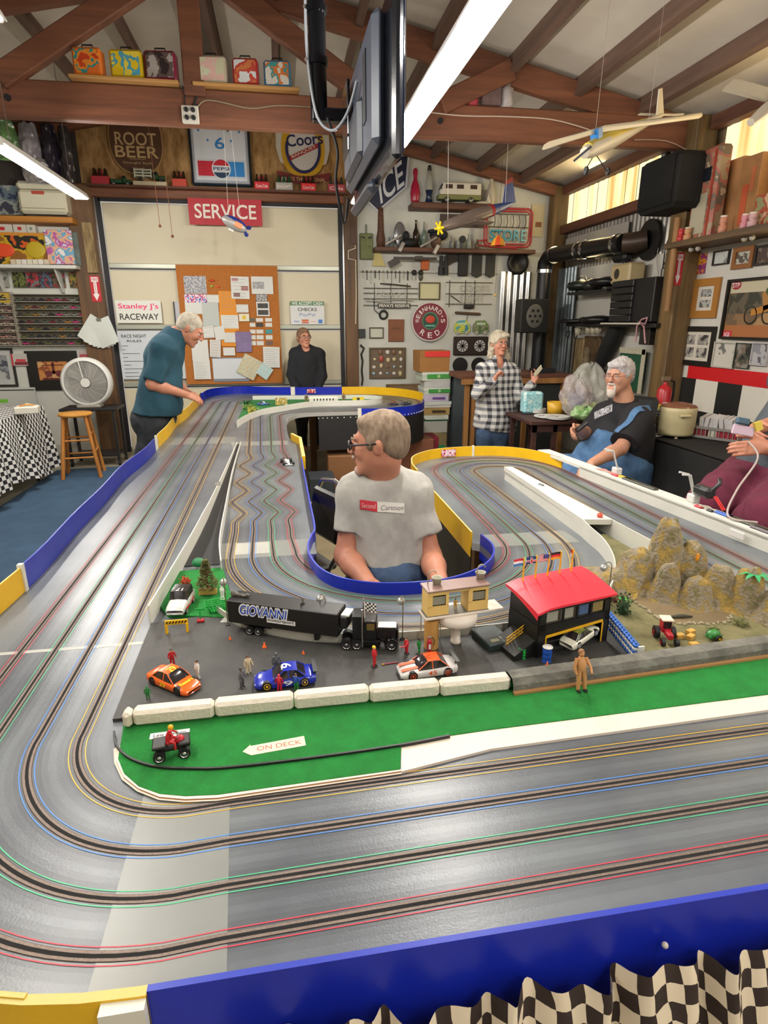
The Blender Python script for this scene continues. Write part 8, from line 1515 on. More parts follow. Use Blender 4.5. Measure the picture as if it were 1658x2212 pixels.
# =====================  PEOPLE  =====================
V3=Vector
def fold(o,amp,sc,st=(1,1,1),seed=0):
 me=o.data;n=len(me.vertices);co=np.empty(n*3,dtype=np.float32);no=np.empty(n*3,dtype=np.float32);me.vertices.foreach_get('co',co);me.vertices.foreach_get('normal',no);co=co.reshape(-1,3);no=no.reshape(-1,3)
 d=np.array([noise.noise(V3((c[0]*sc*st[0]+seed,c[1]*sc*st[1],c[2]*sc*st[2])))+.4*noise.noise(V3((c[0]*sc*2.3*st[0],c[1]*sc*2.3*st[1]+seed,c[2]*sc*2.3*st[2])))for c in co.tolist()])
 me.vertices.foreach_set('co',(co+no*(d*amp)[:,None]).astype(np.float32).ravel());me.update()
def fr(fwd,up=(0,0,1)):
 """head / torso frame: x = right-hand side seen from behind, y = forward, z = up"""
 y=V3(fwd).normalized();z=V3(up);x=y.cross(z).normalized();z=x.cross(y);return Matrix((x,y,z)).transposed()
def headp(C,R,s=1.,jaw=1.,beard=0,fat=0):
 L=lambda x,y,z:C+R@V3((x,y,z))*s;Rn=np.array(R);E=lambda c,r,**k:ell(L(*c),[a*s for a in r],R=Rn,**k);K=lambda a,b,r1,r2,**k:con(L(*a),L(*b),r1*s,r2*s,**k)
 P=[E((0,-.018,.032),(.074,.094,.084),k=.02),E((0,.022,-.022),(.064+fat*.01,.070,.088),k=.02),E((0,.045,-.078),(.044*jaw,.046,.034),k=.02),E((0,.080,-.098),(.024,.018,.018),k=.015),K((-.034,.080,.030),(.034,.080,.030),.010,.010,k=.012),K((0,.090,.020),(0,.112,-.020),.0085,.012,k=.008),E((-.011,.103,-.024),(.008,.009,.007),k=.006),E((.011,.103,-.024),(.008,.009,.007),k=.006),E((-.036,.070,-.022),(.022,.020,.022),k=.015),E((.036,.070,-.022),(.022,.020,.022),k=.015),K((-.017,.090,-.052),(.017,.090,-.052),.0065,.0065,k=.007),K((-.014,.088,-.064),(.014,.088,-.064),.0075,.0075,k=.007)]
 for q in(-1,1):
  P+=[E((q*.075,-.004,-.002),(.009,.019,.031),k=.007),E((q*.079,-.010,.004),(.010,.012,.020),k=.004),E((q*.031,.096,.010),(.015,.011,.009),sub=1,k=.010)]
 if beard:P+=[E((0,.072,-.088),(.036,.034,.036),k=.02)]
 return P
def handp(w,d,n,u,s=1.,curl=.6,r=1.):
 d,n,u=V3(d).normalized(),V3(n).normalized(),V3(u).normalized();w=V3(w);P=[]
 for q in(-.024,-.008,.009,.024):P.append(con(w+d*.012*s+u*q*.75*s,w+d*.082*s+u*q*s,.0145*s*r,.0115*s*r,k=.012))
 for i in range(4):
  p=w+d*.084*s+u*(.027-.0175*i)*s;L=[.078,.088,.082,.064][i]*s;a=0;dd=d
  for j,f in enumerate((.44,.31,.25)):
   a+=curl*[.6,1.1,.8][j];dd=d*math.cos(a)+n*math.sin(a);e=p+dd*L*f;P.append(con(p,e,(.0092-.0008*j)*s*r,(.0086-.0010*j)*s*r,k=.004));p=e
 p=w+d*.022*s+u*.022*s;dd=(d*.62+u*.72+n*.25).normalized();e=p+dd*.044*s;P.append(con(p,e,.0135*s*r,.0105*s*r,k=.012));dd=(d*.9+u*.25+n*(.2+curl*.5)).normalized();P.append(con(e,e+dd*.030*s,.0105*s*r,.0098*s*r,k=.005));P.append(con(e+dd*.030*s,e+dd*.056*s+n*curl*.008,.0098*s*r,.0080*s*r,k=.004))
 return P
def torsop(J,g=0.,fat=0.,w=1.):
 R=J['TR'];Rn=np.array(R);c,p=V3(J['chest']),V3(J['pelvis']);U=(c-p);U_=U.normalized();F=R@V3((0,1,0));E=lambda C,r,**k:ell(C,[a+g for a in r],R=Rn,k=.07,**k)
 return[E(c-U_*.12,(.165*w,.112+.02*fat,.17)),E(c.lerp(p,.55)+F*.02*fat,(.155*w+.03*fat,.110+.055*fat,.17)),E(p+U*.22+F*.045*fat,(.158*w+.035*fat,.115+.07*fat,.14)),E(p,(.17*w+.02*fat,.125+.03*fat,.12)),con(J['sh0'],J['sh1'],.052+g,k=.06),con(V3(J['neck'])-U_*.03,V3(J['sh0']).lerp(V3(J['sh1']),.30),.055+g,.05+g,k=.05),con(V3(J['neck'])-U_*.03,V3(J['sh0']).lerp(V3(J['sh1']),.70),.055+g,.05+g,k=.05)]
def person(lab,J,skin,s=1.,fat=0.,w=1.,h=.0055,arm=1.,jaw=1.,beard=0,hands=((0,),(0,))):
 t=thing('person',lab,'person',(0,0,0));C=V3(J['head']);R=J['HR'];P=torsop(J,-.022,fat*.85,w*.93)+headp(C,R,s,jaw,beard,fat)
 P+=[con(V3(J['neck'])-V3((0,0,.02)),C+R@V3((0,-.022,-.06))*s,.058*s*(1+.15*fat),.054*s*(1+.1*fat),k=.03)]
 for i in '01':
  a,e,q=J['sh'+i],J['el'+i],J['wr'+i];P+=[con(a,e,.044*arm,.040*arm,k=.03),con(e,V3(e).lerp(V3(q),.35),.040*arm,.041*arm,k=.02),con(V3(e).lerp(V3(q),.3),q,.040*arm,.027*arm,k=.02)]
  H=J.get('hand'+i)
  if H:P+=handp(q,*H)
  a,e,q=J['hip'+i],J['kn'+i],J['an'+i];P+=[con(a,e,.075,.05,k=.05),con(e,q,.048,.034,k=.03),con(q,V3(q)+(R@V3((0,1,0))*V3((1,1,0))).normalized()*.12+V3((0,0,-.03)),.034,.026,k=.02)]
 sdf_mesh('body',P,h,skin,t);return t
def eyes(t,J,s=1.,iris='4a5a60',brow='7a6858',glass=None,gw=.0022,lips='b0685c'):
 C=V3(J['head']);R=J['HR'];L=lambda x,y,z:C+R@V3((x,y,z))*s
 for q in(-1,1):
  pm('eye',t,lambda b:b.sph(L(q*.031,.080,.009),.0118*s,mat('d8d0c8',.2),n=14));pm('iris',t,lambda b:b.sph(L(q*.031,.0885,.008),.0050*s,mat(iris,.2),n=10));pm('eyebrow',t,lambda b:b.tube([L(q*.014,.094,.027),L(q*.030,.096,.033),L(q*.046,.084,.028)],.0035*s,mat(brow,.9),n=6));pm('eyelid',t,lambda b:b.sph(L(q*.031,.0815,.0125),(.0125*s,.0125*s,.0090*s),t.children[0].data.materials[0],n=12,R=R,z0=.1))
 pm('lips',t,lambda b:(b.tube([L(-.020,.090,-.0575),L(-.007,.098,-.0555),L(0,.0985,-.0565),L(.007,.098,-.0555),L(.020,.090,-.0575)],.0030*s,mat(lips,.5),n=6),b.tube([L(-.018,.090,-.0600),L(0,.0985,-.0625),L(.018,.090,-.0600)],.0036*s,mat(lips,.5),n=6)))
 if glass:
  g=mat(glass,.3);
  def gl(b):
   for q in(-1,1):b.tube([L(q*.033+.024*math.cos(a),.108-.010*abs(math.cos(a)*.5+.5*q)**2*0-.004*abs(math.cos(a)),.006+.017*math.sin(a))for a in np.linspace(0,2*PI,22)[:-1]],gw*s,g,n=6,closed=True);b.tube([L(q*.057,.104,.010),L(q*.075,.070,.012),L(q*.082,.0,.012),L(q*.080,-.018,.0)],gw*s,g,n=6)
   b.tube([L(-.009,.108,.009),L(0,.113,.012),L(.009,.108,.009)],gw*s,g,n=6)
  pm('glasses',t,gl)
def hair(t,J,m,s=1.,cut=None,extra=(),th=.010,amp=.004,back=0,h=.005):
 C=V3(J['head']);R=J['HR'];L=lambda x,y,z:C+R@V3((x,y,z))*s;Rn=np.array(R);E=lambda c,r,**k:ell(L(*c),[a*s for a in r],R=Rn,**k)
 P=[E((0,-.022,.036),(.074+th,.092+th,.083+th),k=.02),E((0,-.060,-.010),(.066+th*.6,.048+th,.060),k=.02)]+[E(*e)for e in extra]
 for q in(-1,1):P.append(E((q*.070,.018,.010),(.010+th*.5,.022,.030),k=.015))
 P+=[E((0,.118,-.030),(.090,.085,.098),sub=1,k=.012)]+[E(*e,sub=1)for e in(cut or[])]
 for q in(-1,1):P.append(E((q*.092,.004,-.028),(.026,.040,.038),sub=1,k=.008))
 o=sdf_mesh('hair',P,h,m,t);fold(o,amp*s,70,(1,.35,.8),3);return o
def garment(name,t,P,m,clips=(),amp=.006,sc=9,h=.0075,seed=0,st=(1,1,.8)):o=sdf_mesh(name,P,h,m,t,clips=clips);fold(o,amp,sc,st,seed);return o
def sleeve(a,e,f,r1,r2):a,e=V3(a),V3(e);return[con(a,a.lerp(e,f),r1,r2,cap=1,k=.03),ell(a,(r1,r1,r1),k=.05)]
def legp(J,r0,r1,r2,seat=1):P=[];[P.extend([con(J['hip'+i],J['kn'+i],r0,r1,k=.06),con(J['kn'+i],J['an'+i],r1,r2,k=.04)])for i in '01'];return P
q_=lambda px,py,y:atY(px,py,y)
SK1=mat('b87c62',.55,var=.10,sc=14,bump=.06,bsc=160);SK2=mat('c98a70',.55,var=.09,sc=14,bump=.05,bsc=160);SK3=mat('be8a70',.55,var=.09,sc=14)
DEN=mat('3a4f6c',.9,c2='2b3c55',sc=22,bump=.3,bsc=300);DEN2=mat('55789e',.9,c2='44678e',sc=18,bump=.3,bsc=300);DGR=mat('34383e',.9,c2='25292f',sc=14,bump=.3,bsc=300)
# --- man in grey in the pit well
J=dict(pelvis=(.395,2.30,.53),chest=(.375,2.24,1.015),neck=(.362,2.23,1.045),head=(.345,2.19,1.172),TR=fr((0,-1,.08),(0,.08,1)),HR=fr((-.93,.26,-.10)),sh0=(.262,2.24,.965),sh1=(.488,2.23,.955),el0=(.212,2.20,.725),el1=(.545,2.16,.715),wr0=(.275,1.99,.695),wr1=(.530,1.93,.690),hand0=((.35,-.85,-.25),(0,0,-1),(.85,.35,.1),1.0,.35),hand1=((-.30,-.9,-.2),(0,0,-1),(-.9,.3,.1),1.0,.4),hip0=(.31,2.28,.52),hip1=(.48,2.28,.52),kn0=(.235,1.88,.55),kn1=(.56,1.88,.55),an0=(.27,1.95,.08),an1=(.53,1.95,.08))
t=person('grey-haired man in a grey t-shirt seated in the middle of the track, looking left',J,SK1,1.0,.55,.96,arm=1.08,h=.0050);eyes(t,J,1.0,brow='8a7058',glass='17161a',gw=.0034)
hair(t,J,mat('6e5a48',.85,c2='8f7c68',sc=60,stretch=(1,1,.25)),1.0,th=.006,amp=.0018,extra=[((0,.035,.085),(.058,.040,.022),)]);o=sdf_mesh('moustache',[ell(V3(J['head'])+J['HR']@V3((0,.098,-.043)),(.026,.012,.009),R=np.array(J['HR']))],.004,mat('b0968a',.9),t);o=sdf_mesh('goatee',[ell(V3(J['head'])+J['HR']@V3((0,.088,-.098)),(.022,.018,.020),R=np.array(J['HR']))],.004,mat('b0968a',.9),t)
GT=mat('a5a29b',.9,var=.05,sc=40,bump=.25,bsc=14)
P=torsop(J,.006,.60,.98)+sleeve(J['sh0'],J['el0'],.60,.066,.070)+sleeve(J['sh1'],J['el1'],.64,.066,.070)+[ell((.358,2.195,1.095),(.080,.082,.072),sub=1,k=.012)]
garment('tshirt',t,P,GT,clips=[((0,0,.695),(0,0,-1))],amp=.013,sc=7,st=(1.5,1.2,.6));fold([c for c in t.children if c.name.startswith('tshirt')][0],.006,17,(1.6,1,.5),5)
garment('jeans',t,legp(J,.098,.078,.062)+[ell((.395,2.27,.52),(.20,.15,.12),k=.05),ell((.385,2.205,.64),(.165,.155,.11),k=.05)],DEN,amp=.008,sc=14,clips=[((0,0,.715),(0,0,1))])
LT=[('Second',-.31,.052,'e8b8b0'),('Cartoon',.22,.085,'7a7672')]
def shirt_print(name,par,txts,Z0,W_,H_,cx,yf,slope=.0):
 b=MB();segs=((-.5,-.12,mat('c02c3a',.6)),(-.12,.5,mat('d4d0c8',.6)))
 for u0,u1,m in segs:b.grid(lambda u,v:(cx+W_*(u0+(u1-u0)*u),yf(cx+W_*(u0+(u1-u0)*u),Z0+slope*(u0+(u1-u0)*u)-H_*(v-.5)),Z0+slope*(u0+(u1-u0)*u)-H_*(v-.5)),12,5,m)
 for s_,x_,w_,c in txts:
  k=len(b.v);text(b,s_,(cx+x_*W_,0,Z0+slope*x_),(1,0,0),(0,0,1),w_,H_*.5,mat(c,.6),d=0,shear=.2,bold=0)
  for i in range(k,len(b.v)):v=b.v[i];b.v[i]=(v[0],yf(v[0],v[2])-.0012,v[2])
 b.build(name,par)
from mathutils.bvhtree import BVHTree
def surf(o,off=.002):
 me=o.data;bt=BVHTree.FromPolygons([v.co.copy()for v in me.vertices],[tuple(p.vertices)for p in me.polygons])
 def f(x,z):h_=bt.ray_cast(V3((x,0,z)),V3((0,1,0)));return(h_[0].y-off)if h_[0]else 9
 return f
ts=[c for c in t.children if c.name.startswith('tshirt')][0];shirt_print('chest_print',t,LT,.940,.165,.038,.348,surf(ts,.003),-.014)
st_=thing('folding_stool','seat under the man in grey, mostly hidden behind the blue wall','chair',(.395,2.33,.012));pm('seat',st_,lambda b:b.box((0,0,.37),(.40,.38,.05),mat('1c1710',.4),bev=.015))
for x in(-.17,.17):
 for y in(-.15,.15):pm('leg',st_,lambda b:b.cyl((x,y,0),(x*.9,y*.9,.35),.012,CHROME))
 # --- bending man in teal
Y0=5.15;g=lambda px,py,dy=0:tuple(q_(px,py,Y0+dy))
J=dict(pelvis=g(332,905),chest=g(362,738),neck=g(380,716),head=g(411,711),HR=fr((.80,-.10,-.60),(.5,0,.8)),TR=None,sh0=g(352,752,-.17),sh1=g(366,742,.20),el0=g(328,830,-.22),el1=g(375,820,.24),wr0=g(400,852,-.12),wr1=g(402,846,.12),hand0=((.75,.25,-.35),(0,.6,-.8),(.2,.8,.5),.95,.55),hand1=((.8,-.3,-.3),(0,-.6,-.8),(.2,-.8,.5),.95,.55),hip0=g(330,915,-.09),hip1=g(334,915,.10),kn0=(-1.13,5.06,.52),kn1=(-1.10,5.30,.52),an0=(-1.20,5.08,.09),an1=(-1.18,5.32,.09))
J['TR']=fr((.9,0,-.4),tuple(V3(J['chest'])-V3(J['pelvis'])))
t=person('white-haired man in a teal t-shirt bending over the left track wall',J,SK1,1.0,.45,1.1,arm=1.1);eyes(t,J,1.0,brow='a89a8a');hair(t,J,mat('b8b0a0',.85,c2='9a9080',sc=30),1.0,th=.005,amp=.002)
TEAL=mat('1f4656',.9,var=.07,sc=30,bump=.2,bsc=12);P=torsop(J,.022,.60,1.16)+sleeve(J['sh0'],J['el0'],.90,.082,.074)+sleeve(J['sh1'],J['el1'],.90,.082,.074)+[ell(V3(J['neck'])+V3((.02,0,.05)),(.075,.075,.06),sub=1,k=.012)]
hem=V3(J['pelvis'])+V3((0,0,.055));garment('tshirt',t,P,TEAL,clips=[(tuple(hem),(-.1,0,-1))],amp=.012,sc=7)
garment('jeans',t,legp(J,.105,.085,.068)+[ell(J['pelvis'],(.175,.20,.15),k=.05)],DGR,amp=.012,sc=12,clips=[(tuple(V3(J['pelvis'])+V3((0,0,.10))),(0,0,1))])
for i in '01':pm('shoe',t,lambda b:b.sph(V3(J['an'+i])+V3((.06,0,-.045)),(.14,.05,.045),mat('2a2826',.6),n=14))
# --- man in black behind the far wall
Y0=7.78;J=dict(pelvis=g(661,850),chest=g(661,757),neck=g(658,750),head=g(656,730),HR=fr((.30,-.92,.02)),TR=fr((0,-1,0)),sh0=g(637,765),sh1=g(689,765),el0=g(629,810,-.05),el1=g(695,812,-.05),wr0=g(640,842,-.22),wr1=g(686,842,-.22),hand0=((.2,-.6,-.8),(0,.6,-.5),(1,0,0),.95,.4),hand1=((-.2,-.6,-.8),(0,.6,-.5),(-1,0,0),.95,.4),hip0=g(652,852),hip1=g(672,852),kn0=(.22,7.62,.45),kn1=(.42,7.62,.45),an0=(.22,7.74,.09),an1=(.42,7.74,.09))
t=person('man in a black jacket standing behind the far end of the track',J,SK2,1.0,.1,.98,h=.0065);eyes(t,J,1.0,brow='6a5240',glass='3a3430',gw=.0018);hair(t,J,mat('6f5440',.85,c2='8a6a50',sc=30),1.0,th=.006,amp=.003)
BLK=mat('14161b',.85,var=.2,sc=9,bump=.2,bsc=12);P=torsop(J,.018,.2,1.05)+[x for i in '01' for x in(con(J['sh'+i],J['el'+i],.072,.062,k=.03),con(J['el'+i],J['wr'+i],.060,.045,k=.02))]+[ell(V3(J['neck'])+V3((.01,-.06,.02)),(.055,.09,.075),sub=1,k=.012)]
garment('jacket',t,P,BLK,amp=.010,sc=9);garment('trousers',t,legp(J,.09,.075,.06),DGR,amp=.006,clips=[(tuple(V3(J['pelvis'])+V3((0,0,.06))),(0,0,1))])
# --- woman in a checked shirt
Y0=6.0;J=dict(pelvis=g(1068,925,.05),chest=g(1072,800,.03),neck=g(1074,778),head=g(1077,742),HR=fr((.18,-.97,-.05)),TR=fr((.1,-1,0)),sh0=g(1043,800),sh1=g(1107,803),el0=g(1030,852,-.10),el1=g(1126,862,-.06),wr0=g(1066,822,-.26),wr1=g(1150,828,-.22),hand0=((.45,-.15,.75),(.5,.2,-.3),(-.3,-.6,.6),.88,.9),hand1=((.30,-.2,.85),(-.8,-.3,.2),(-.3,.3,.6),.88,.55),hip0=g(1052,930,.05),hip1=g(1086,930,.05),kn0=(2.06,5.98,.48),kn1=(2.22,5.98,.48),an0=(2.05,6.03,.09),an1=(2.23,6.03,.09))
t=person('long-haired woman in a black and white checked shirt gesturing by the bar counter',J,SK2,.96,.35,.96,jaw=.9,h=.006);eyes(t,J,.96,brow='8a7a68',glass='5a4440',gw=.0016,lips='b05a58')
HC=mat('c0b6a0',.8,c2='a09480',sc=26,stretch=(1,1,.25));o=hair(t,J,HC,.96,th=.019,amp=.007,extra=[((-.088,-.01,-.07),(.034,.046,.095)),((-.100,.00,-.145),(.046,.05,.055)),((.082,-.01,-.07),(.028,.044,.09)),((.085,.0,-.13),(.036,.04,.045)),((0,-.075,-.07),(.075,.04,.11)),((-.045,.055,.085),(.04,.035,.025))])
def gingham():
 M=mat('c4c2bc',.85,bump=.2,bsc=12,name='checked').copy();nt=M.node_tree;N=nt.nodes;L=nt.links;b=N['Principled BSDF'];geo=N.new('ShaderNodeTexCoord');sx=N.new('ShaderNodeSeparateXYZ');L.new(geo.outputs['Object'],sx.inputs[0])
 def band(out,ph):
  m=N.new('ShaderNodeMath');m.operation='MULTIPLY_ADD';m.inputs[1].default_value=92;m.inputs[2].default_value=ph;L.new(out,m.inputs[0]);s=N.new('ShaderNodeMath');s.operation='SINE';L.new(m.outputs[0],s.inputs[0]);g_=N.new('ShaderNodeMath');g_.operation='GREATER_THAN';g_.inputs[1].default_value=.1;L.new(s.outputs[0],g_.inputs[0]);return g_.outputs[0]
 ad=N.new('ShaderNodeMath');ad.operation='ADD';xy=N.new('ShaderNodeMath');xy.operation='ADD';L.new(sx.outputs[0],xy.inputs[0]);yy_=N.new('ShaderNodeMath');yy_.operation='MULTIPLY';yy_.inputs[1].default_value=.5;L.new(sx.outputs[1],yy_.inputs[0]);L.new(yy_.outputs[0],xy.inputs[1]);L.new(band(xy.outputs[0],.4),ad.inputs[0]);L.new(band(sx.outputs[2],1.),ad.inputs[1]);dv=N.new('ShaderNodeMath');dv.operation='MULTIPLY';dv.inputs[1].default_value=.5;L.new(ad.outputs[0],dv.inputs[0])
 cr=N.new('ShaderNodeValToRGB');cr.color_ramp.interpolation='CONSTANT';e=cr.color_ramp.elements;e[0].color=rgb('c6c4be');e[1].position=.3;e[1].color=rgb('86868a');x=e.new(.8);x.color=rgb('303034');L.new(dv.outputs[0],cr.inputs[0]);L.new(cr.outputs[0],b.inputs['Base Color']);return M
P=torsop(J,.028,.55,1.12)+[x for i in '01' for x in(con(J['sh'+i],J['el'+i],.068,.060,k=.03),con(J['el'+i],V3(J['el'+i]).lerp(V3(J['wr'+i]),.9),.058,.046,k=.02))]+[ell(V3(J['neck'])+V3((.01,-.07,.0)),(.045,.09,.085),sub=1,k=.012),ell(V3(J['pelvis'])+V3((0,0,.04)),(.215,.17,.12),k=.05)]
garment('checked_shirt',t,P,gingham(),amp=.012,sc=8,clips=[(tuple(V3(J['pelvis'])+V3((0,0,-.01))),(-.1,0,-1))]);garment('jeans',t,legp(J,.115,.088,.066)+[ell(J['pelvis'],(.19,.15,.14),k=.05)],DEN,amp=.008,sc=11)
for i in '01':pm('shoe',t,lambda b:b.sph(V3(J['an'+i])+V3((0,-.06,-.045)),(.045,.12,.045),mat('3a3836',.6),n=14))
b=MB();p=V3(J['wr1'])+V3((.02,-.05,.11));b.prism([(-.05,0),(.0,.03),(.05,.06),(.055,.02),(.01,-.01),(-.04,-.03)],0,.01,mat('cdc8ac',.6),R=basis((1,.2,.3),(0,0,1)),C=p);solo('folded_napkin',b,'small cream folded thing held up in the left hand of the woman','napkin')
# --- seated man in overalls
Y0=4.25;J=dict(pelvis=g(1330,1025,.10),chest=g(1352,893,.05),neck=g(1350,868),head=g(1337,812),HR=fr((-.86,-.50,-.06)),TR=fr((-.88,-.45,.25),(.35,.1,1)),sh0=g(1378,905,-.16),sh1=g(1312,895,.20),el0=g(1340,968,-.30),el1=g(1270,940,.26),wr0=g(1278,1001,-.42),wr1=g(1246,925,.0),hand0=((-.8,-.45,-.35),(-.3,.1,-.9),(-.4,.8,-.2),1.0,.5),hand1=((-.75,-.6,-.2),(.5,-.6,-.5),(-.3,0,.9),1.0,.8),hip0=g(1318,1035,-.08),hip1=g(1312,1030,.22),kn0=(2.02,3.94,.53),kn1=(2.00,4.32,.53),an0=(1.96,3.92,.08),an1=(1.94,4.34,.08))
t=person('white-bearded man in a black t-shirt and blue denim overalls sitting behind the track',J,SK3,1.08,1.5,1.2,arm=1.25,beard=1);eyes(t,J,1.08,brow='b0a498',glass='8a4a3c',gw=.0016)
WHR=mat('bdb8b8',.85,c2='a09a9a',sc=30,stretch=(1,1,.3));hair(t,J,WHR,1.08,th=.012,amp=.005,extra=[((0,.045,.080),(.066,.042,.026))]);HRn=np.array(J['HR']);hp=lambda c,r:ell(V3(J['head'])+J['HR']@V3(c)*1.08,r,R=HRn,k=.01)
o=sdf_mesh('beard',[hp((0,.096,-.044),(.030,.012,.010)),hp((0,.088,-.105),(.034,.028,.040)),hp((-.026,.088,-.072),(.010,.012,.026)),hp((.026,.088,-.072),(.010,.012,.026))],.004,mat('c8bcb0',.9),t);fold(o,.003,70)
P=torsop(J,.026,1.7,1.32)+sleeve(J['sh0'],J['el0'],.84,.115,.105)+sleeve(J['sh1'],J['el1'],.84,.110,.10)+[ell(V3(J['neck'])+V3((-.03,-.02,.055)),(.085,.085,.065),sub=1,k=.012)]
sh_=garment('tshirt',t,P,mat('16151a',.85,var=.15,sc=9,bump=.2,bsc=12),amp=.012,sc=6)
P=torsop(J,.045,1.75,1.32)[2:4]+legp(J,.145,.115,.085)+[ell(V3(J['pelvis']).lerp(V3(J['chest']),.36)+J['TR']@V3((0,.13,0)),(.17,.20,.24),R=np.array(J['TR']),k=.06)];U=(V3(J['chest'])-V3(J['pelvis'])).normalized()
ov=garment('overalls',t,P,DEN2,amp=.008,sc=10,clips=[(tuple(V3(J['pelvis']).lerp(V3(J['chest']),.78)),tuple(U)),(tuple(V3(J['pelvis'])+U*.12+J['TR']@V3((0,-.02,0))),tuple((J['TR']@V3((0,-1,0)))*.8+U*.6))])
bt=BVHTree.FromPolygons([v.co.copy()for v in sh_.data.vertices],[tuple(p.vertices)for p in sh_.data.polygons])
def strap(pts,w_):
 b=MB();A=[]
 C0=V3(J['pelvis']).lerp(V3(J['chest']),.7);S=spline(pts,6);n=len(S)
 for i,p in enumerate(S):
  tg=(S[min(i+1,n-1)]-S[max(i-1,0)]).normalized()
  for sd in(-1,1):
   h_=bt.find_nearest(p);nn=h_[1];c=h_[0]+nn*.006;A.append(c+tg.cross(nn).normalized()*sd*w_/2)
 b.add(A,[(2*i,2*i+1,2*i+3,2*i+2)for i in range(n-1)],DEN2,True);b.build('overall_strap',t)
strap([q_(1275,905,3.95),q_(1310,889,3.95),q_(1350,883,3.95),q_(1380,893,4.05),q_(1393,925,4.2)],.050)
def decal(name,px0,py0,px1,py1,m,bt_,par,off=.004):
 b=MB();n=12;A=[]
 for j in range(n):
  for i in range(n):
   px,py=px0+(px1-px0)*i/(n-1)+(py1-py0)*0,py0+(py1-py0)*j/(n-1)-(px1-px0)*.45*i/(n-1);d=ray(px,py).normalized();h_=bt_.ray_cast(CAM,d);A.append(h_[0]-d*off if h_[0]else CAM+d*4)
 b.add(A,[(j*n+i,j*n+i+1,(j+1)*n+i+1,(j+1)*n+i)for j in range(n-1)for i in range(n-1)],m,True);b.build(name,par)
decal('shirt_print',1283,890,1322,906,printed(('24242a','b0aeb0','6a6a70','d0ced0','34343a'),34),bt,t)
b=MB();b.cyl(V3(J['wr1'])+V3((-.03,-.05,-.01)),V3(J['wr1'])+V3((.05,-.05,.05)),.018,mat('2c2a2a',.3),n=12);solo('held_bottle',b,'small dark thing held in the far hand of the man in overalls','object')
oc=thing('office_chair','black chair under the man in overalls','chair',(2.50,4.33,0));pm('seat',oc,lambda b:b.box((0,0,.40),(.52,.52,.07),mat('141416',.6),bev=.03));pm('backrest',oc,lambda b:b.box((.235,.14,.80),(.06,.46,.50),mat('141416',.6),R=rz(.4)@ry(.15),bev=.03));pm('arm_rest',oc,lambda b:b.box((.08,.32,.66),(.30,.05,.03),mat('141416',.5),bev=.01));pm('post',oc,lambda b:b.cyl((0,0,.06),(0,0,.38),.03,DARK))
for k in range(5):a=k*2*PI/5;pm('leg',oc,lambda b:b.tube([(0,0,.09),(.28*math.cos(a),.28*math.sin(a),.05)],.02,DARK))
# --- man at the right edge, only hands, belly and legs in view
Y0=2.62;J=dict(pelvis=(2.49,2.62,.86),chest=(2.74,2.70,1.34),neck=(2.78,2.70,1.42),head=(2.80,2.64,1.57),HR=fr((-.75,-.6,-.3)),TR=fr((-.80,-.60,.05)),sh0=(2.80,2.46,1.32),sh1=(2.66,2.88,1.32),el0=tuple(q_(1730,985,2.42)),el1=tuple(q_(1715,905,2.72)),wr0=tuple(q_(1652,966,2.40)),wr1=tuple(q_(1632,925,2.62)),hand0=((-.92,.15,-.05),(-.1,.8,-.3),(0,.25,.95),1.0,.75),hand1=((-.65,-.72,-.22),(.55,-.55,-.3),(0,-.2,.95),1.0,.75),hip0=(2.46,2.50,.84),hip1=(2.38,2.72,.84),kn0=tuple(q_(1640,1125,2.14)),kn1=tuple(q_(1532,1090,2.42)),an0=(2.15,2.22,.30),an1=(1.98,2.50,.30))
t=person('person at the right edge in grey shirt and maroon shorts, holding a small part',J,SK1,1.0,.6,1.15,arm=1.15,h=.005);hair(t,J,mat('6a5444',.9),1.0)
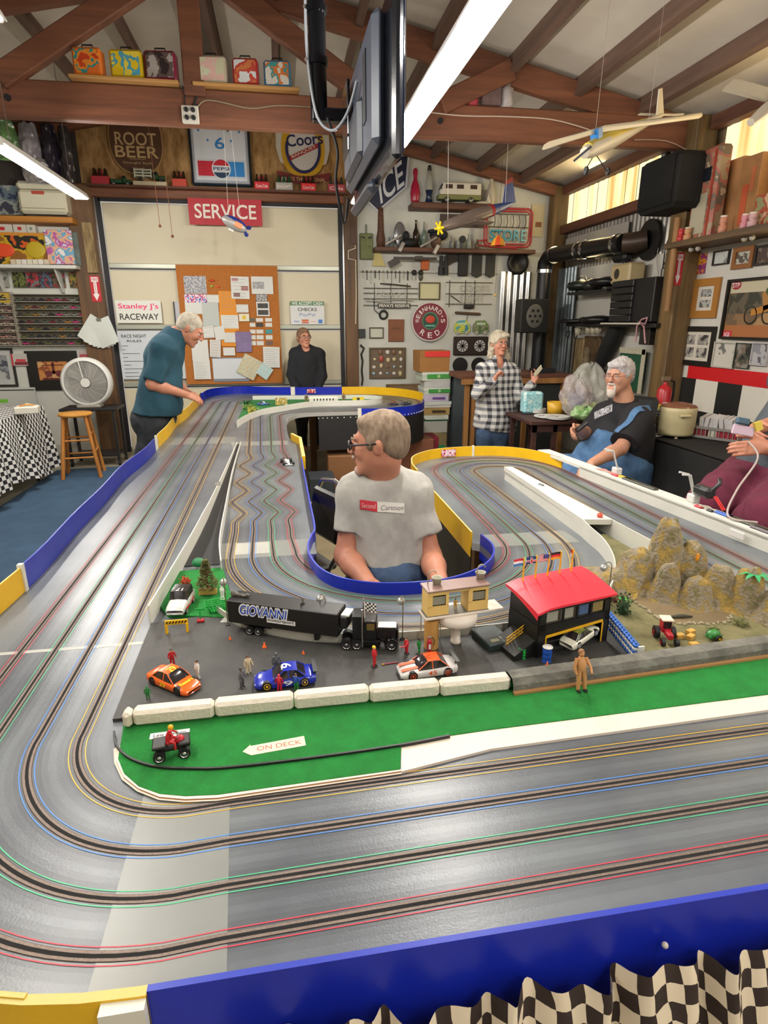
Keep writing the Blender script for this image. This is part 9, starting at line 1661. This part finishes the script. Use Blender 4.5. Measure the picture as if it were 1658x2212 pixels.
P=torsop(J,.02,.95,1.10)+sleeve(J['sh0'],J['el0'],.8,.09,.085)+sleeve(J['sh1'],J['el1'],.8,.09,.085)+[ell(V3(J['neck'])+V3((0,0,.06)),(.075,.075,.06),sub=1,k=.01)];garment('grey_shirt',t,P,mat('4c5258',.9,var=.06,sc=20,bump=.2,bsc=12),amp=.010,sc=7,clips=[((0,0,.80),(0,0,-1))])
garment('maroon_shorts',t,[x for i in '01' for x in(con(J['hip'+i],J['kn'+i],.125,.105,k=.05),con(J['kn'+i],V3(J['kn'+i]).lerp(V3(J['an'+i]),.25),.10,.095,k=.03))]+[ell(J['pelvis'],(.20,.18,.13),k=.05)],mat('5c1830',.9,var=.08,sc=12,bump=.2,bsc=12),amp=.014,sc=7,clips=[((0,0,.93),(0,0,1))])
hs=thing('tall_stool','tall stool under the person at the right edge','stool',(2.49,2.66,0));pm('seat',hs,lambda b:b.cyl((0,0,.68),(0,0,.73),.18,DARK,n=28));[pm('leg',hs,lambda b:b.cyl((.2*math.cos(a),.2*math.sin(a),0),(.12*math.cos(a),.12*math.sin(a),.68),.015,DARK))for a in(.8,2.4,3.9,5.5)]
c=q_(1604,930,2.42);pt_=thing('slot_car_part','small pink slot car chassis with a blue motor, held at the right edge','car part',c,R=basis((.9,-.2,-.15),(.1,.1,.9)));pm('plate',pt_,lambda b:b.box((0,0,0),(.10,.045,.012),mat('c0a8b8',.4),bev=.004));pm('motor',pt_,lambda b:b.box((-.015,.040,.004),(.060,.030,.025),mat('3c5868',.4),bev=.006));pm('yellow_part',pt_,lambda b:b.box((.055,.03,.01),(.03,.04,.02),mat('c8b040',.5),R=rz(.5)))
b=MB();b.tube([tuple(p)for p in spline([c+V3((.03,-.01,-.05)),q_(1636,990,2.3),q_(1590,1060,2.15),q_(1572,1115,2.05),(LX(1.95)+.07,1.97,LZ+.01)],6)],.0045,mat('a89a94',.5),n=6);solo('controller_lead',b,'long grey-pink lead hanging from the hands at the right down to the ledge','cable')
